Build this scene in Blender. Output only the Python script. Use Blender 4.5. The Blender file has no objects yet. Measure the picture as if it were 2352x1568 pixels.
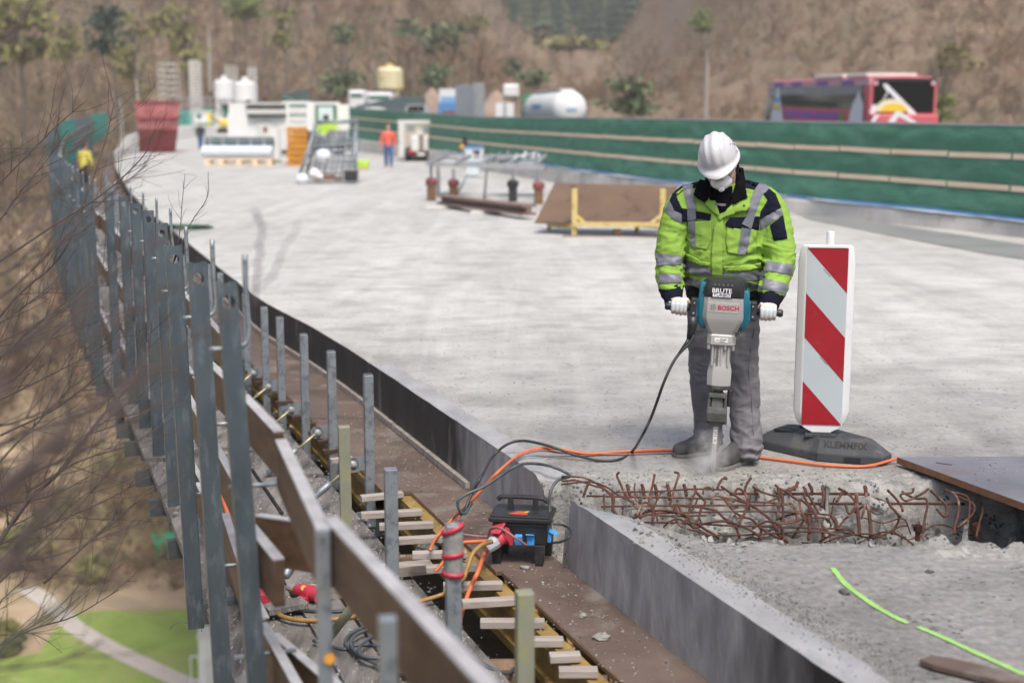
import bpy, bmesh, math, random
import numpy as np
from mathutils import Vector, Matrix, Euler
from mathutils.bvhtree import BVHTree
from mathutils import noise as mnoise
random.seed(7); np.random.seed(7)
R = math.radians
SC = bpy.context.scene
COL = SC.collection

# ---------------------------------------------------------------- camera, sky, sun, exposure
CAM_H = 1.76; FPX = 3000.0; UC, VC = 1176.0, 784.0
PITCH = math.atan((784-285)/FPX); CP, SP = math.cos(PITCH), math.sin(PITCH)
cd = bpy.data.cameras.new('camera'); cam = bpy.data.objects.new('camera', cd); COL.objects.link(cam)
cam.location = (0, 0, CAM_H); cam.rotation_euler = (R(90)-PITCH, 0, 0)
cd.sensor_fit = 'HORIZONTAL'; cd.sensor_width = 36; cd.lens = 36*FPX/2352.0
cd.clip_start = 0.05; cd.clip_end = 6000
cd.dof.use_dof = True; cd.dof.focus_distance = 6.7; cd.dof.aperture_fstop = 1.6
SC.camera = cam
SUN_EL, SUN_AZ = 60.0, 163.0     # azimuth measured from +Y (view direction) towards +X
wd = bpy.data.worlds.new('World'); SC.world = wd; wd.use_nodes = True
wn = wd.node_tree.nodes; wl = wd.node_tree.links
bg = wn['Background']; sk = wn.new('ShaderNodeTexSky'); sk.sky_type = 'NISHITA'; sk.sun_disc = False
sk.sun_elevation = R(SUN_EL); sk.sun_rotation = R(SUN_AZ); sk.air_density = 1.0; sk.dust_density = 4.0; sk.ozone_density = 1.0
wl.new(sk.outputs['Color'], bg.inputs['Color']); bg.inputs['Strength'].default_value = 0.11
sd = bpy.data.lights.new('sun', 'SUN'); sd.energy = 2.2; sd.angle = R(20); sd.color = (1.0, 0.945, 0.86)
so = bpy.data.objects.new('sun', sd); COL.objects.link(so)
sdir = Vector((math.cos(R(SUN_EL))*math.sin(R(SUN_AZ)), math.cos(R(SUN_EL))*math.cos(R(SUN_AZ)), math.sin(R(SUN_EL))))
so.rotation_euler = (-sdir).to_track_quat('-Z', 'Y').to_euler()
vs = SC.view_settings
vs.view_transform = 'Standard'; vs.look = 'None'; vs.exposure = 0.76; vs.gamma = 1.0; vs.use_curve_mapping = False
SC.cycles.use_denoising = True
SC.cycles.max_bounces = 6; SC.cycles.diffuse_bounces = 3; SC.cycles.glossy_bounces = 3; SC.cycles.transparent_max_bounces = 12
SC.cycles.volume_bounces = 2; SC.cycles.caustics_reflective = False; SC.cycles.caustics_refractive = False

# ---------------------------------------------------------------- placing helpers (photo survey -> metres)
def ray(u, v):
    x = (u-UC)/FPX; y = (VC-v)/FPX
    return Vector((x, CP+y*SP, -SP+y*CP))
def G(u, v, z=0.0):
    d = ray(u, v); t = (z-CAM_H)/d.z
    return Vector((d.x*t, d.y*t, z))
def WY(u, v, Y):
    d = ray(u, v); t = Y/d.y
    return Vector((d.x*t, Y, CAM_H+d.z*t))
def WT(u, v, t):
    d = ray(u, v)
    return Vector((d.x*t, d.y*t, CAM_H+d.z*t))
def sstep(a, b, x):
    t = min(1, max(0, (x-a)/(b-a))); return t*t*(3-2*t)
def lerp(a, b, t): return a+(b-a)*t
def interp(pts, y):
    if y <= pts[0][0]:
        (a, b), (c, d) = pts[0], pts[1]
    elif y >= pts[-1][0]:
        (a, b), (c, d) = pts[-2], pts[-1]
    else:
        for i in range(len(pts)-1):
            if pts[i][0] <= y <= pts[i+1][0]:
                (a, b), (c, d) = pts[i], pts[i+1]; break
    return b+(d-b)*(y-a)/(c-a)
def smooth_table(pts, y0, y1, n, k):
    ys = np.linspace(y0, y1, n); xs = np.array([interp(pts, y) for y in ys])
    for _ in range(k):
        xs[1:-1] = .25*xs[:-2]+.5*xs[1:-1]+.25*xs[2:]
    return ys, xs

# ---------------------------------------------------------------- object helpers
def tag(o, label=None, cat=None, group=None, kind=None):
    if label: o['label'] = label
    if cat: o['category'] = cat
    if group: o['group'] = group
    if kind: o['kind'] = kind
    return o
def thing(name, label, cat, loc=(0, 0, 0), rotz=0.0, group=None, rot=None):
    o = bpy.data.objects.new(name, None); COL.objects.link(o)
    o.empty_display_size = .1
    o.location = loc; o.rotation_euler = rot if rot else (0, 0, rotz)
    return tag(o, label, cat, group)
def copy_tree(o, parent=None):
    c = o.copy(); COL.objects.link(c)
    if parent: c.parent = parent
    for ch in o.children: copy_tree(ch, c)
    return c

class MB:
    """collects shapes, builds ONE mesh object"""
    def __init__(s): s.v = []; s.f = []; s.m = []; s.mi = 0
    def add(s, vs, fs):
        n = len(s.v); s.v += [tuple(p) for p in vs]
        for f in fs: s.f.append(tuple(i+n for i in f)); s.m.append(s.mi)
        return s
    def mat(s, i): s.mi = i; return s
    def box(s, c, d, rot=None, taper=(1, 1)):
        x, y, z = d[0]/2, d[1]/2, d[2]/2; tx, ty = taper
        vs = [Vector(p) for p in ((-x,-y,-z),(x,-y,-z),(x,y,-z),(-x,y,-z),(-x*tx,-y*ty,z),(x*tx,-y*ty,z),(x*tx,y*ty,z),(-x*tx,y*ty,z))]
        if rot is not None:
            m = rot if isinstance(rot, Matrix) else Euler(rot).to_matrix()
            vs = [m @ p for p in vs]
        c = Vector(c)
        return s.add([p+c for p in vs], [(0,3,2,1),(4,5,6,7),(0,1,5,4),(1,2,6,5),(2,3,7,6),(3,0,4,7)])
    def bar(s, a, b, w, h, up=(0, 0, 1)):
        a, b = Vector(a), Vector(b); d = b-a; L = d.length; d.normalize(); up = Vector(up)
        if abs(d.dot(up)) > .98: up = Vector((0, 1, 0))
        x = d.cross(up).normalized(); z = x.cross(d).normalized()
        m = Matrix((x, d, z)).transposed()
        return s.box((a+b)/2, (w, L, h), m)
    def tube(s, path, r, n=8, caps=True, flat=1.0):
        P = [Vector(p) for p in path]; k = len(P)
        rr = r if isinstance(r, (list, tuple)) else [r]*k
        d0 = (P[1]-P[0]).normalized()
        up = Vector((0, 0, 1)) if abs(d0.z) < .9 else Vector((0, 1, 0))
        x = d0.cross(up).normalized(); vs = []; fs = []
        for i in range(k):
            d = ((P[i+1] if i < k-1 else P[i])-(P[i-1] if i > 0 else P[i]))
            if d.length < 1e-9: d = d0.copy()
            d.normalize()
            x = x-d*x.dot(d)
            if x.length < 1e-6: x = d.orthogonal()
            x.normalize(); y = d.cross(x)
            for j in range(n):
                a = 2*math.pi*j/n
                vs.append(P[i]+(x*math.cos(a)+y*math.sin(a)*flat)*rr[i])
        for i in range(k-1):
            for j in range(n):
                a, b = i*n+j, i*n+(j+1) % n
                fs.append((a, b, b+n, a+n))
        if caps:
            fs.append(tuple(range(n-1, -1, -1))); fs.append(tuple(range((k-1)*n, k*n)))
        return s.add(vs, fs)
    def lathe(s, prof, c=(0, 0, 0), n=16, rot=None):
        vs = []; fs = []; c = Vector(c); k = len(prof)
        m = (rot if isinstance(rot, Matrix) else Euler(rot).to_matrix()) if rot is not None else None
        for r, z in prof:
            for j in range(n):
                a = 2*math.pi*j/n; p = Vector((r*math.cos(a), r*math.sin(a), z))
                vs.append((m @ p if m else p)+c)
        for i in range(k-1):
            for j in range(n):
                a, b = i*n+j, i*n+(j+1) % n
                fs.append((a, b, b+n, a+n))
        fs.append(tuple(range(n-1, -1, -1))); fs.append(tuple(range((k-1)*n, k*n)))
        return s.add(vs, fs)
    def prism(s, poly, a, b):
        """poly: list of 3-D points of one end; extruded by vector b-a"""
        n = len(poly); P = [Vector(p)+Vector(a) for p in poly]; Q = [Vector(p)+Vector(b) for p in poly]
        fs = [tuple(range(n-1, -1, -1)), tuple(range(n, 2*n))]
        for j in range(n): fs.append((j, (j+1) % n, n+(j+1) % n, n+j))
        return s.add(P+Q, fs)
    def sphere(s, c, r, n=12, k=8, rot=None):
        r = (r, r, r) if isinstance(r, (int, float)) else r
        vs = []; fs = []; c = Vector(c)
        m = Euler(rot).to_matrix() if rot is not None and not isinstance(rot, Matrix) else rot
        for i in range(k+1):
            t = math.pi*i/k
            for j in range(n):
                a = 2*math.pi*j/n
                p = Vector((r[0]*math.sin(t)*math.cos(a), r[1]*math.sin(t)*math.sin(a), r[2]*math.cos(t)))
                vs.append((m @ p if m else p)+c)
        for i in range(k):
            for j in range(n):
                a, b = i*n+j, i*n+(j+1) % n
                fs.append((a, a+n, b+n, b))
        return s.add(vs, fs)
    def loft(s, rings, caps=True):
        n = len(rings[0]); vs = [p for r in rings for p in r]; fs = []
        for i in range(len(rings)-1):
            for j in range(n):
                a, b = i*n+j, i*n+(j+1) % n
                fs.append((a, b, b+n, a+n))
        if caps:
            fs.append(tuple(range(n-1, -1, -1))); fs.append(tuple(range((len(rings)-1)*n, len(rings)*n)))
        return s.add(vs, fs)
    def mesh(s, name, mats, smooth=False):
        me = bpy.data.meshes.new(name); me.from_pydata(s.v, [], s.f)
        if not isinstance(mats, (list, tuple)): mats = [mats]
        for m in mats: me.materials.append(m)
        if len(mats) > 1: me.polygons.foreach_set('material_index', s.m)
        if smooth: me.polygons.foreach_set('use_smooth', [True]*len(me.polygons))
        me.update(); return me
    def build(s, name, mats, parent=None, smooth=False, bevel=0, world=False, sub=0, auto=None, fix=True):
        if parent is not None and world:
            inv = Matrix.LocRotScale(parent.location, parent.rotation_euler, None).inverted()
            s.v = [tuple(inv @ Vector(p)) for p in s.v]
        me = s.mesh(name, mats, smooth)
        if fix:
            bm = bmesh.new(); bm.from_mesh(me); bmesh.ops.recalc_face_normals(bm, faces=bm.faces); bm.to_mesh(me); bm.free()
        o = bpy.data.objects.new(name, me); COL.objects.link(o)
        if parent is not None: o.parent = parent
        if bevel:
            b = o.modifiers.new('b', 'BEVEL'); b.width = bevel; b.segments = 2; b.limit_method = 'ANGLE'; b.angle_limit = R(35)
        if sub:
            b = o.modifiers.new('s', 'SUBSURF'); b.levels = sub; b.render_levels = sub
        if auto is not None and smooth:
            bm = bmesh.new(); bm.from_mesh(me)
            for e in bm.edges:
                if len(e.link_faces) == 2 and e.calc_face_angle(0) > R(auto): e.smooth = False
            bm.to_mesh(me); bm.free()
        return o
def spline(pts, n=8):
    """Catmull-Rom through points"""
    P = [Vector(p) for p in pts]; out = []
    for i in range(len(P)-1):
        p0 = P[i-1] if i > 0 else P[i]*2-P[i+1]; p1, p2 = P[i], P[i+1]
        p3 = P[i+2] if i+2 < len(P) else P[i+1]*2-P[i]
        for k in range(n):
            t = k/n
            out.append(.5*((2*p1)+(-p0+p2)*t+(2*p0-5*p1+4*p2-p3)*t*t+(-p0+3*p1-3*p2+p3)*t**3))
    out.append(P[-1]); return out
def bake(o, name, mats, parent=None, smooth=True):
    """apply modifiers: evaluated mesh becomes the object's mesh"""
    dg = bpy.context.evaluated_depsgraph_get(); dg.update()
    me = bpy.data.meshes.new_from_object(o.evaluated_get(dg)); me.name = name
    o.modifiers.clear(); o.data = me; o.name = name
    me.materials.clear()
    for m in (mats if isinstance(mats, (list, tuple)) else [mats]): me.materials.append(m)
    me.polygons.foreach_set('use_smooth', [smooth]*len(me.polygons))
    return o

# ---------------------------------------------------------------- materials
M = {}
def nd(t, ty, **kw):
    n = t.nodes.new(ty)
    for k, v in kw.items():
        if k in n.inputs: n.inputs[k].default_value = v
        else: setattr(n, k, v)
    return n
def c4(c): return (c[0], c[1], c[2], 1)
def mk(name, c1, c2=None, scale=6, rough=.6, metal=0.0, bump=0.0, bscale=None, stretch=(1, 1, 1), detail=6, spec=.5,
       c3=None, s3=1.5, t3=(.5, .62), coord='Object', attr=None, speck=None, emit=None, alpha=None, contrast=(.3, .7), rot=None):
    """procedural material: two-colour noise, optional third stain colour, bump, optional colour attribute"""
    m = bpy.data.materials.new(name); m.use_nodes = True; t = m.node_tree; L = t.links
    b = t.nodes['Principled BSDF']
    tc = nd(t, 'ShaderNodeTexCoord'); mp = nd(t, 'ShaderNodeMapping'); mp.inputs['Scale'].default_value = stretch
    if rot: mp.inputs['Rotation'].default_value = rot
    if coord == 'World':
        ge = nd(t, 'ShaderNodeNewGeometry'); L.new(ge.outputs['Position'], mp.inputs['Vector'])
    else: L.new(tc.outputs[coord], mp.inputs['Vector'])
    vec = mp.outputs['Vector']
    nz = nd(t, 'ShaderNodeTexNoise', Scale=scale, Detail=detail, Roughness=.6); L.new(vec, nz.inputs['Vector'])
    rm = nd(t, 'ShaderNodeValToRGB'); rm.color_ramp.elements[0].position = contrast[0]; rm.color_ramp.elements[1].position = contrast[1]
    rm.color_ramp.elements[0].color = c4(c1); rm.color_ramp.elements[1].color = c4(c2 or c1)
    L.new(nz.outputs['Fac'], rm.inputs['Fac']); col = rm.outputs['Color']
    if attr:
        at = nd(t, 'ShaderNodeVertexColor', layer_name=attr)
        mx = nd(t, 'ShaderNodeMix', data_type='RGBA', blend_type='MULTIPLY'); mx.inputs[0].default_value = 1
        L.new(at.outputs['Color'], mx.inputs[6]); L.new(col, mx.inputs[7]); col = mx.outputs[2]
    if c3:
        n3 = nd(t, 'ShaderNodeTexNoise', Scale=s3, Detail=8, Roughness=.65); L.new(vec, n3.inputs['Vector'])
        r3 = nd(t, 'ShaderNodeValToRGB'); r3.color_ramp.elements[0].position = t3[0]; r3.color_ramp.elements[1].position = t3[1]
        L.new(n3.outputs['Fac'], r3.inputs['Fac'])
        mx = nd(t, 'ShaderNodeMix', data_type='RGBA'); L.new(r3.outputs['Color'], mx.inputs[0]); L.new(col, mx.inputs[6])
        mx.inputs[7].default_value = c4(c3); col = mx.outputs[2]
    if speck:
        vo = nd(t, 'ShaderNodeTexVoronoi', Scale=speck[0]); L.new(vec, vo.inputs['Vector'])
        rs = nd(t, 'ShaderNodeValToRGB'); rs.color_ramp.elements[0].position = speck[1]; rs.color_ramp.elements[1].position = speck[1]+.06
        rs.color_ramp.elements[0].color = (1, 1, 1, 1); rs.color_ramp.elements[1].color = (0, 0, 0, 1)
        L.new(vo.outputs['Distance'], rs.inputs['Fac'])
        n4 = nd(t, 'ShaderNodeTexNoise', Scale=speck[0]*.22, Detail=3); L.new(vec, n4.inputs['Vector'])
        r4 = nd(t, 'ShaderNodeValToRGB'); r4.color_ramp.elements[0].position = .5; r4.color_ramp.elements[1].position = .6
        L.new(n4.outputs['Fac'], r4.inputs['Fac'])
        mu = nd(t, 'ShaderNodeMath', operation='MULTIPLY'); L.new(rs.outputs['Color'], mu.inputs[0]); L.new(r4.outputs['Color'], mu.inputs[1])
        mx = nd(t, 'ShaderNodeMix', data_type='RGBA'); L.new(mu.outputs[0], mx.inputs[0]); L.new(col, mx.inputs[6])
        mx.inputs[7].default_value = c4(speck[2]); col = mx.outputs[2]
    L.new(col, b.inputs['Base Color'])
    b.inputs['Roughness'].default_value = rough; b.inputs['Metallic'].default_value = metal
    b.inputs['Specular IOR Level'].default_value = spec
    if bump:
        nb = nd(t, 'ShaderNodeTexNoise', Scale=bscale or scale*3, Detail=8, Roughness=.65); L.new(vec, nb.inputs['Vector'])
        bp = nd(t, 'ShaderNodeBump', Strength=1.0, Distance=bump); L.new(nb.outputs['Fac'], bp.inputs['Height'])
        L.new(bp.outputs['Normal'], b.inputs['Normal'])
    M[name] = m
    return m
# ================================================================ SETTING
EDGE = [(1.5,1.973),(9.66,-1.08),(11.18,-1.68),
        (13.1,-2.54),(16.3,-3.69),(22.8,-6.01),(26.2,-7.23),(34.7,-10.1),(54,-16.25),(83,-25.0),(127,-37.0),(155,-41),(180,-44),(215,-46.5)]
_ey, _ex = smooth_table(EDGE, 1.0, 215, 2200, 26)
def E(y): return float(np.interp(y, _ey, _ex))
def DZ(y): return 0.0 if y < 60 else 1.6e-4*(y-60)**2
FENCE = [(8,12.9),(14,10.6),(20.8,8.15),(27,5.5),(35.3,2.73),(52,-1.2),(68,-5.0),(83,-9.7),(110,-18),(150,-26),(215,-32)]
_fy, _fx = smooth_table(FENCE, 6, 215, 400, 12)
def FX(y): return float(np.interp(y, _fy, _fx))

mk('concrete', (.44,.432,.408), (.59,.58,.55), scale=3.6, rough=.62, bump=.008, bscale=30, stretch=(.75,1.0,1), detail=12, spec=.45,
   c3=(.375,.365,.345), s3=1.9, t3=(.50,.68), coord='World', speck=(34, .20, (.12,.12,.125)))
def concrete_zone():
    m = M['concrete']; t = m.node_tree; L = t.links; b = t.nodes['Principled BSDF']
    # darker, finely mottled tone at the near end, paler further along, noisy border
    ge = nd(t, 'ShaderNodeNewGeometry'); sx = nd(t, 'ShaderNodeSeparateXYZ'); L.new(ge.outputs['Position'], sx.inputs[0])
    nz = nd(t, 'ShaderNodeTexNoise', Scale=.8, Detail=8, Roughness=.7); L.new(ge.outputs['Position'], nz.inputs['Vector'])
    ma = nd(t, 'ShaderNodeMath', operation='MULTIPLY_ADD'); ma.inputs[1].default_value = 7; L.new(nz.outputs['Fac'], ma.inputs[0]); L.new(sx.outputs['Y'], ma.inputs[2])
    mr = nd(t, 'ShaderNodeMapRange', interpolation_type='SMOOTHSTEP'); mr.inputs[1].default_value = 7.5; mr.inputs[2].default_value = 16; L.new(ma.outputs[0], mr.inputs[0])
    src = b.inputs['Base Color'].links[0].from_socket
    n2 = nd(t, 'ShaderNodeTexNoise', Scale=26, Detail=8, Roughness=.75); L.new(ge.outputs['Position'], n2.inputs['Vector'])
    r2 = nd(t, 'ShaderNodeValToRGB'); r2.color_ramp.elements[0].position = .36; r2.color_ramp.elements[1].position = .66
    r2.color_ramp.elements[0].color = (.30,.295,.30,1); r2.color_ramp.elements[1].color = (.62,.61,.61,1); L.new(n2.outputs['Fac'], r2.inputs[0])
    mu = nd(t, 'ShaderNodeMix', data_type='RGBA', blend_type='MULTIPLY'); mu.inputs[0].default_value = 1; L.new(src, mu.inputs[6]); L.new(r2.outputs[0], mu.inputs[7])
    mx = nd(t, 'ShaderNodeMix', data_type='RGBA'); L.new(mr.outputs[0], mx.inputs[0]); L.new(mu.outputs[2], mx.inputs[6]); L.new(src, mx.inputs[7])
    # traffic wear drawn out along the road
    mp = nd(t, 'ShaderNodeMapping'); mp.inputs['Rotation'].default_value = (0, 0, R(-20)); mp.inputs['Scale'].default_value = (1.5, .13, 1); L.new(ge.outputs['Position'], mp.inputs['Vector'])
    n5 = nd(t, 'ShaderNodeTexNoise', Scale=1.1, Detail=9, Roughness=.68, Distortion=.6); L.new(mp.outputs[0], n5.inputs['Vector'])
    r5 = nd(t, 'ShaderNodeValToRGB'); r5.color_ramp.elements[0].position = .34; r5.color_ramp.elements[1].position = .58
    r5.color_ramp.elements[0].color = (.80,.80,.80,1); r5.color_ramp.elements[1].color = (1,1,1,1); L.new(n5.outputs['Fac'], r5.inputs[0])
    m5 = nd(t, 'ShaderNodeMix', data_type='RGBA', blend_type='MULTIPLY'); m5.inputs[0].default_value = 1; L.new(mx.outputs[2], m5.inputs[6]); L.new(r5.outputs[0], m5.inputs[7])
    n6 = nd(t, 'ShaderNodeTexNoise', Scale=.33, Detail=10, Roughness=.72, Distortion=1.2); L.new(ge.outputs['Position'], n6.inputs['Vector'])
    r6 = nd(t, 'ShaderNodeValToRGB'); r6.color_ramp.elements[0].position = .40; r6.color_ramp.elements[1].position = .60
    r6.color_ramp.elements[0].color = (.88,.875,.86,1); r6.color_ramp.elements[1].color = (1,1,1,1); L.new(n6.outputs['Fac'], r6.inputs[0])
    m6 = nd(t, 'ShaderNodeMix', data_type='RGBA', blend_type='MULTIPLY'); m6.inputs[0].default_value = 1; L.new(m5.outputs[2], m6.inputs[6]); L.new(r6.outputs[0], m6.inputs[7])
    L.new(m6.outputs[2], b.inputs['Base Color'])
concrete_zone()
mk('edge_concrete', (.235,.235,.24), (.35,.35,.35), scale=5, rough=.6, bump=.003, bscale=60, coord='World', stretch=(1,.6,1), detail=10, c3=(.20,.22,.235), s3=1.6, t3=(.54,.66))
mk('broken_concrete', (.17,.165,.155), (.42,.41,.385), scale=9, rough=.9, bump=.02, bscale=30, coord='World', detail=10,
   speck=(42, .33, (.06,.065,.075)))
mk('slab_side', (.012,.012,.014), (.035,.035,.037), scale=3, rough=.55, bump=.008, bscale=40, coord='World', stretch=(1,1,.4), detail=8)
def slab_side_mix():
    m = M['slab_side']; t = m.node_tree; L = t.links; b = t.nodes['Principled BSDF']
    # raw grey concrete shows between the bitumen coats (two stretches of the side, streaked downwards)
    ge = nd(t, 'ShaderNodeNewGeometry'); sx = nd(t, 'ShaderNodeSeparateXYZ'); L.new(ge.outputs['Position'], sx.inputs[0])
    mp = nd(t, 'ShaderNodeMapping'); mp.inputs['Scale'].default_value = (2.2, 2.2, .7); L.new(ge.outputs['Position'], mp.inputs['Vector'])
    nz = nd(t, 'ShaderNodeTexNoise', Scale=2.2, Detail=8); L.new(mp.outputs[0], nz.inputs['Vector'])
    mr = nd(t, 'ShaderNodeMapRange'); mr.inputs[1].default_value = 4.0; mr.inputs[2].default_value = 4.9; L.new(sx.outputs['Y'], mr.inputs[0])
    mr2 = nd(t, 'ShaderNodeMapRange'); mr2.inputs[1].default_value = 7.9; mr2.inputs[2].default_value = 6.7; L.new(sx.outputs['Y'], mr2.inputs[0])
    mn = nd(t, 'ShaderNodeMath', operation='MINIMUM'); L.new(mr.outputs[0], mn.inputs[0]); L.new(mr2.outputs[0], mn.inputs[1])
    ad = nd(t, 'ShaderNodeMath', operation='ADD'); L.new(mn.outputs[0], ad.inputs[0])
    sb = nd(t, 'ShaderNodeMath', operation='MULTIPLY_ADD'); sb.inputs[1].default_value = 1.2; sb.inputs[2].default_value = -.45; L.new(nz.outputs['Fac'], sb.inputs[0])
    L.new(sb.outputs[0], ad.inputs[1])
    rp = nd(t, 'ShaderNodeValToRGB'); rp.color_ramp.elements[0].position = .25; rp.color_ramp.elements[1].position = .8; L.new(ad.outputs[0], rp.inputs[0])
    n2 = nd(t, 'ShaderNodeTexNoise', Scale=5, Detail=9); L.new(mp.outputs[0], n2.inputs['Vector'])
    r2 = nd(t, 'ShaderNodeValToRGB'); r2.color_ramp.elements[0].color = (.23,.23,.235,1); r2.color_ramp.elements[1].color = (.42,.42,.425,1)
    r2.color_ramp.elements[0].position = .3; r2.color_ramp.elements[1].position = .7; L.new(n2.outputs['Fac'], r2.inputs[0])
    src = b.inputs['Base Color'].links[0].from_socket
    mx = nd(t, 'ShaderNodeMix', data_type='RGBA'); L.new(rp.outputs[0], mx.inputs[0]); L.new(src, mx.inputs[6]); L.new(r2.outputs[0], mx.inputs[7])
    L.new(mx.outputs[2], b.inputs['Base Color'])
slab_side_mix()
mk('joint_fill', (.24,.235,.225), (.38,.37,.355), scale=9, rough=.9, coord='World')
mk('asphalt', (.05,.05,.052), (.075,.075,.075), scale=20, rough=.85, coord='World')
mk('leaf_litter', (.165,.116,.078), (.225,.168,.116), scale=.25, rough=1, detail=8, coord='World', c3=(.15,.118,.078), s3=.035, t3=(.48,.66))
mk('valley_ground', (.32,.235,.15), (.44,.34,.23), scale=.3, rough=1, detail=8, coord='World', c3=(.15,.155,.055), s3=.06, t3=(.48,.66))
mk('meadow', (.17,.25,.045), (.25,.33,.08), scale=.35, rough=1, detail=8, coord='World', c3=(.30,.30,.12), s3=.09, t3=(.52,.7))
mk('gravel_path', (.42,.37,.33), (.52,.47,.43), scale=1.2, rough=.95, coord='World')

# ---- trench (broken-out strip across the deck)
NEAR_E = [(-.2,6.6),(.1,6.22),(.25,6.06),(.43,5.84),(.65,5.60),(.87,5.41),(1.3,5.37),(1.7,5.33),(1.95,5.28),(2.3,5.24),(2.7,5.2),(3.4,5.2)]
def fb(x, y, z, s, o=4): return mnoise.fractal(Vector((x*s, y*s, z*s)), .9, 2.1, o)
def deckz(x, y):
    if y > 60: return DZ(y)
    z = .004*fb(x, y, 0, 1.1, 3) if y < 14 else 0
    if 4.6 < y < 7.4 and x < 4.2:
        yf = 6.335+.035*fb(x, 3.1, 0, 2.3, 5)-.10*sstep(2.15, 2.9, x)*0
        yn = interp(NEAR_E, x)+.05*fb(x, 7.7, 0, 2.6, 4)
        n = fb(x, y, .5, 9, 5); n2 = 0
        df = yf-y; dn = y-yn
        # chipped margin, then the broken face
        n2 = fb(x, y*.4, 9, 5, 5)
        zz = -.030*sstep(-.18, .0, df)*(.6+1.0*n) - .40*sstep(-.02, .14+.16*n2+.08*n, df)
        zz2 = -.36*sstep(.0, .10+.05*n, dn)-.015*sstep(-.10, 0, dn)*(.5+.6*n)
        fl = -.42+.11*fb(x, y, 2, 4.0, 6)+.10*sstep(1.0, 1.5, x)*sstep(.5, .05, abs(y-5.62))*sstep(2.4, 1.6, x)*(.6+n)
        if -.02 < df < 1.6 and -.02 < dn < 1.6:
            zz = max(zz, zz2, fl) if x < 3.3 else 0
        elif df >= 0: zz = zz2
        elif dn < 0: zz = zz2
        if dn < .02 and df > 0:
            zz = zz2
        # rubble crest on the near lip at the right
        zz += .075*sstep(1.62, 1.85, x)*sstep(2.75, 2.2, x)*sstep(.17, .0, abs(dn-.02))*(.75+.9*n)
        if x > 3.3: zz *= sstep(3.6, 3.3, x)
        z += zz+ (.034*n+.03*n2 if zz < -.04 else 0)
    return z
def build_deck():
    ys = list(np.arange(1.6, 4.9, .05))+list(np.arange(4.9, 6.05, .022))+list(np.arange(6.05, 6.45, .0085))+list(np.arange(6.45, 7.0, .03))+list(np.arange(7.0, 14, .11))
    y = 14.0
    while y < 215: ys.append(y); y += .02*y+.2
    ws = list(np.arange(0, .12, .02))+list(np.arange(.12, 2.7, .016))+list(np.arange(2.7, 4.2, .06))
    nf = 26
    nw = len(ws)+nf
    V = []; F = []; MI = []
    for y in ys:
        ex = E(y); xr = FX(y)-.02
        w1 = ws[-1]
        jag = .0045*fb(ex, y, 4, 7, 5) if y < 30 else 0
        row = [ex+w for w in ws]+[lerp(ex+w1, xr, (k+1)/nf) for k in range(nf)]
        row[0] += jag
        for x in row: V.append((x, y, deckz(x, y)))
    n = len(ys)
    A = np.array(V)
    for i in range(n-1):
        for j in range(nw-1):
            a = i*nw+j; F.append((a, a+1, a+nw+1, a+nw))
            zc = (V[a][2]+V[a+nw+1][2])/2; dz = max(abs(V[a][2]-V[a+nw][2]), abs(V[a][2]-V[a+1][2]))
            brk = V[a][1] < 8 and (zc < -.018 or dz > .006 or zc > .02)
            MI.append(1 if brk else (3 if (ws+[9]*40)[j] < .15+.02*mnoise.noise(Vector((0, V[a][1]*6, 0))) and V[a][1] < 9.5 else 0))
    base = len(V)
    # left side face, down to the formwork
    for i, y in enumerate(ys):
        x0, y0, z0 = V[i*nw]
        for k, zz in enumerate((0, .33, .66, 1.0)):
            zb = lerp(z0, -.375+DZ(y), zz) if z0 > -.3 else z0-.08*zz
            V.append((x0+(.006*fb(x0, y, zb, 6, 3) if k else 0), y0, zb))
    for i in range(n-1):
        for k in range(3):
            a = base+i*4+k; F.append((a, a+4, a+5, a+1))
            MI.append(1 if V[base+i*4][2] < -.05 else 2)
    me = bpy.data.meshes.new('bridge_deck'); me.from_pydata(V, [], F)
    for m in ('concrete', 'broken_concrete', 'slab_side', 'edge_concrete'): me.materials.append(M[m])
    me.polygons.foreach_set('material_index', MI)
    me.polygons.foreach_set('use_smooth', [True]*len(me.polygons)); me.update()
    o = bpy.data.objects.new('bridge_deck', me); COL.objects.link(o); tag(o, kind='structure')
    return o
deck = build_deck()

def strip(mb, y0, y1, oa, ob, z0, z1, n=6, fn=E, dz=True):
    """box that follows the deck edge; offsets oa<ob measured outwards (to the left)"""
    rings = []
    for i in range(n+1):
        y = lerp(y0, y1, i/n); e = fn(y); d = DZ(y) if dz else 0
        rings.append([Vector((e-oa, y, z0+d)), Vector((e-ob, y, z0+d)), Vector((e-ob, y, z1+d)), Vector((e-oa, y, z1+d))])
    return mb.loft(rings)

# ---- second carriageway behind the green fence, and the far abutment
mb = MB()
vs = []; fs = []
ys = [5, 20, 40, 60, 80, 100, 120, 150, 180, 215]
for y in ys: vs += [(FX(y)+.30, y, DZ(y)-.01), (FX(y)+26, y, DZ(y)-.01)]
for i in range(len(ys)-1): fs.append((2*i, 2*i+1, 2*i+3, 2*i+2))
mb.add(vs, fs); tag(mb.build('road', M['asphalt']), kind='structure')

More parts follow.
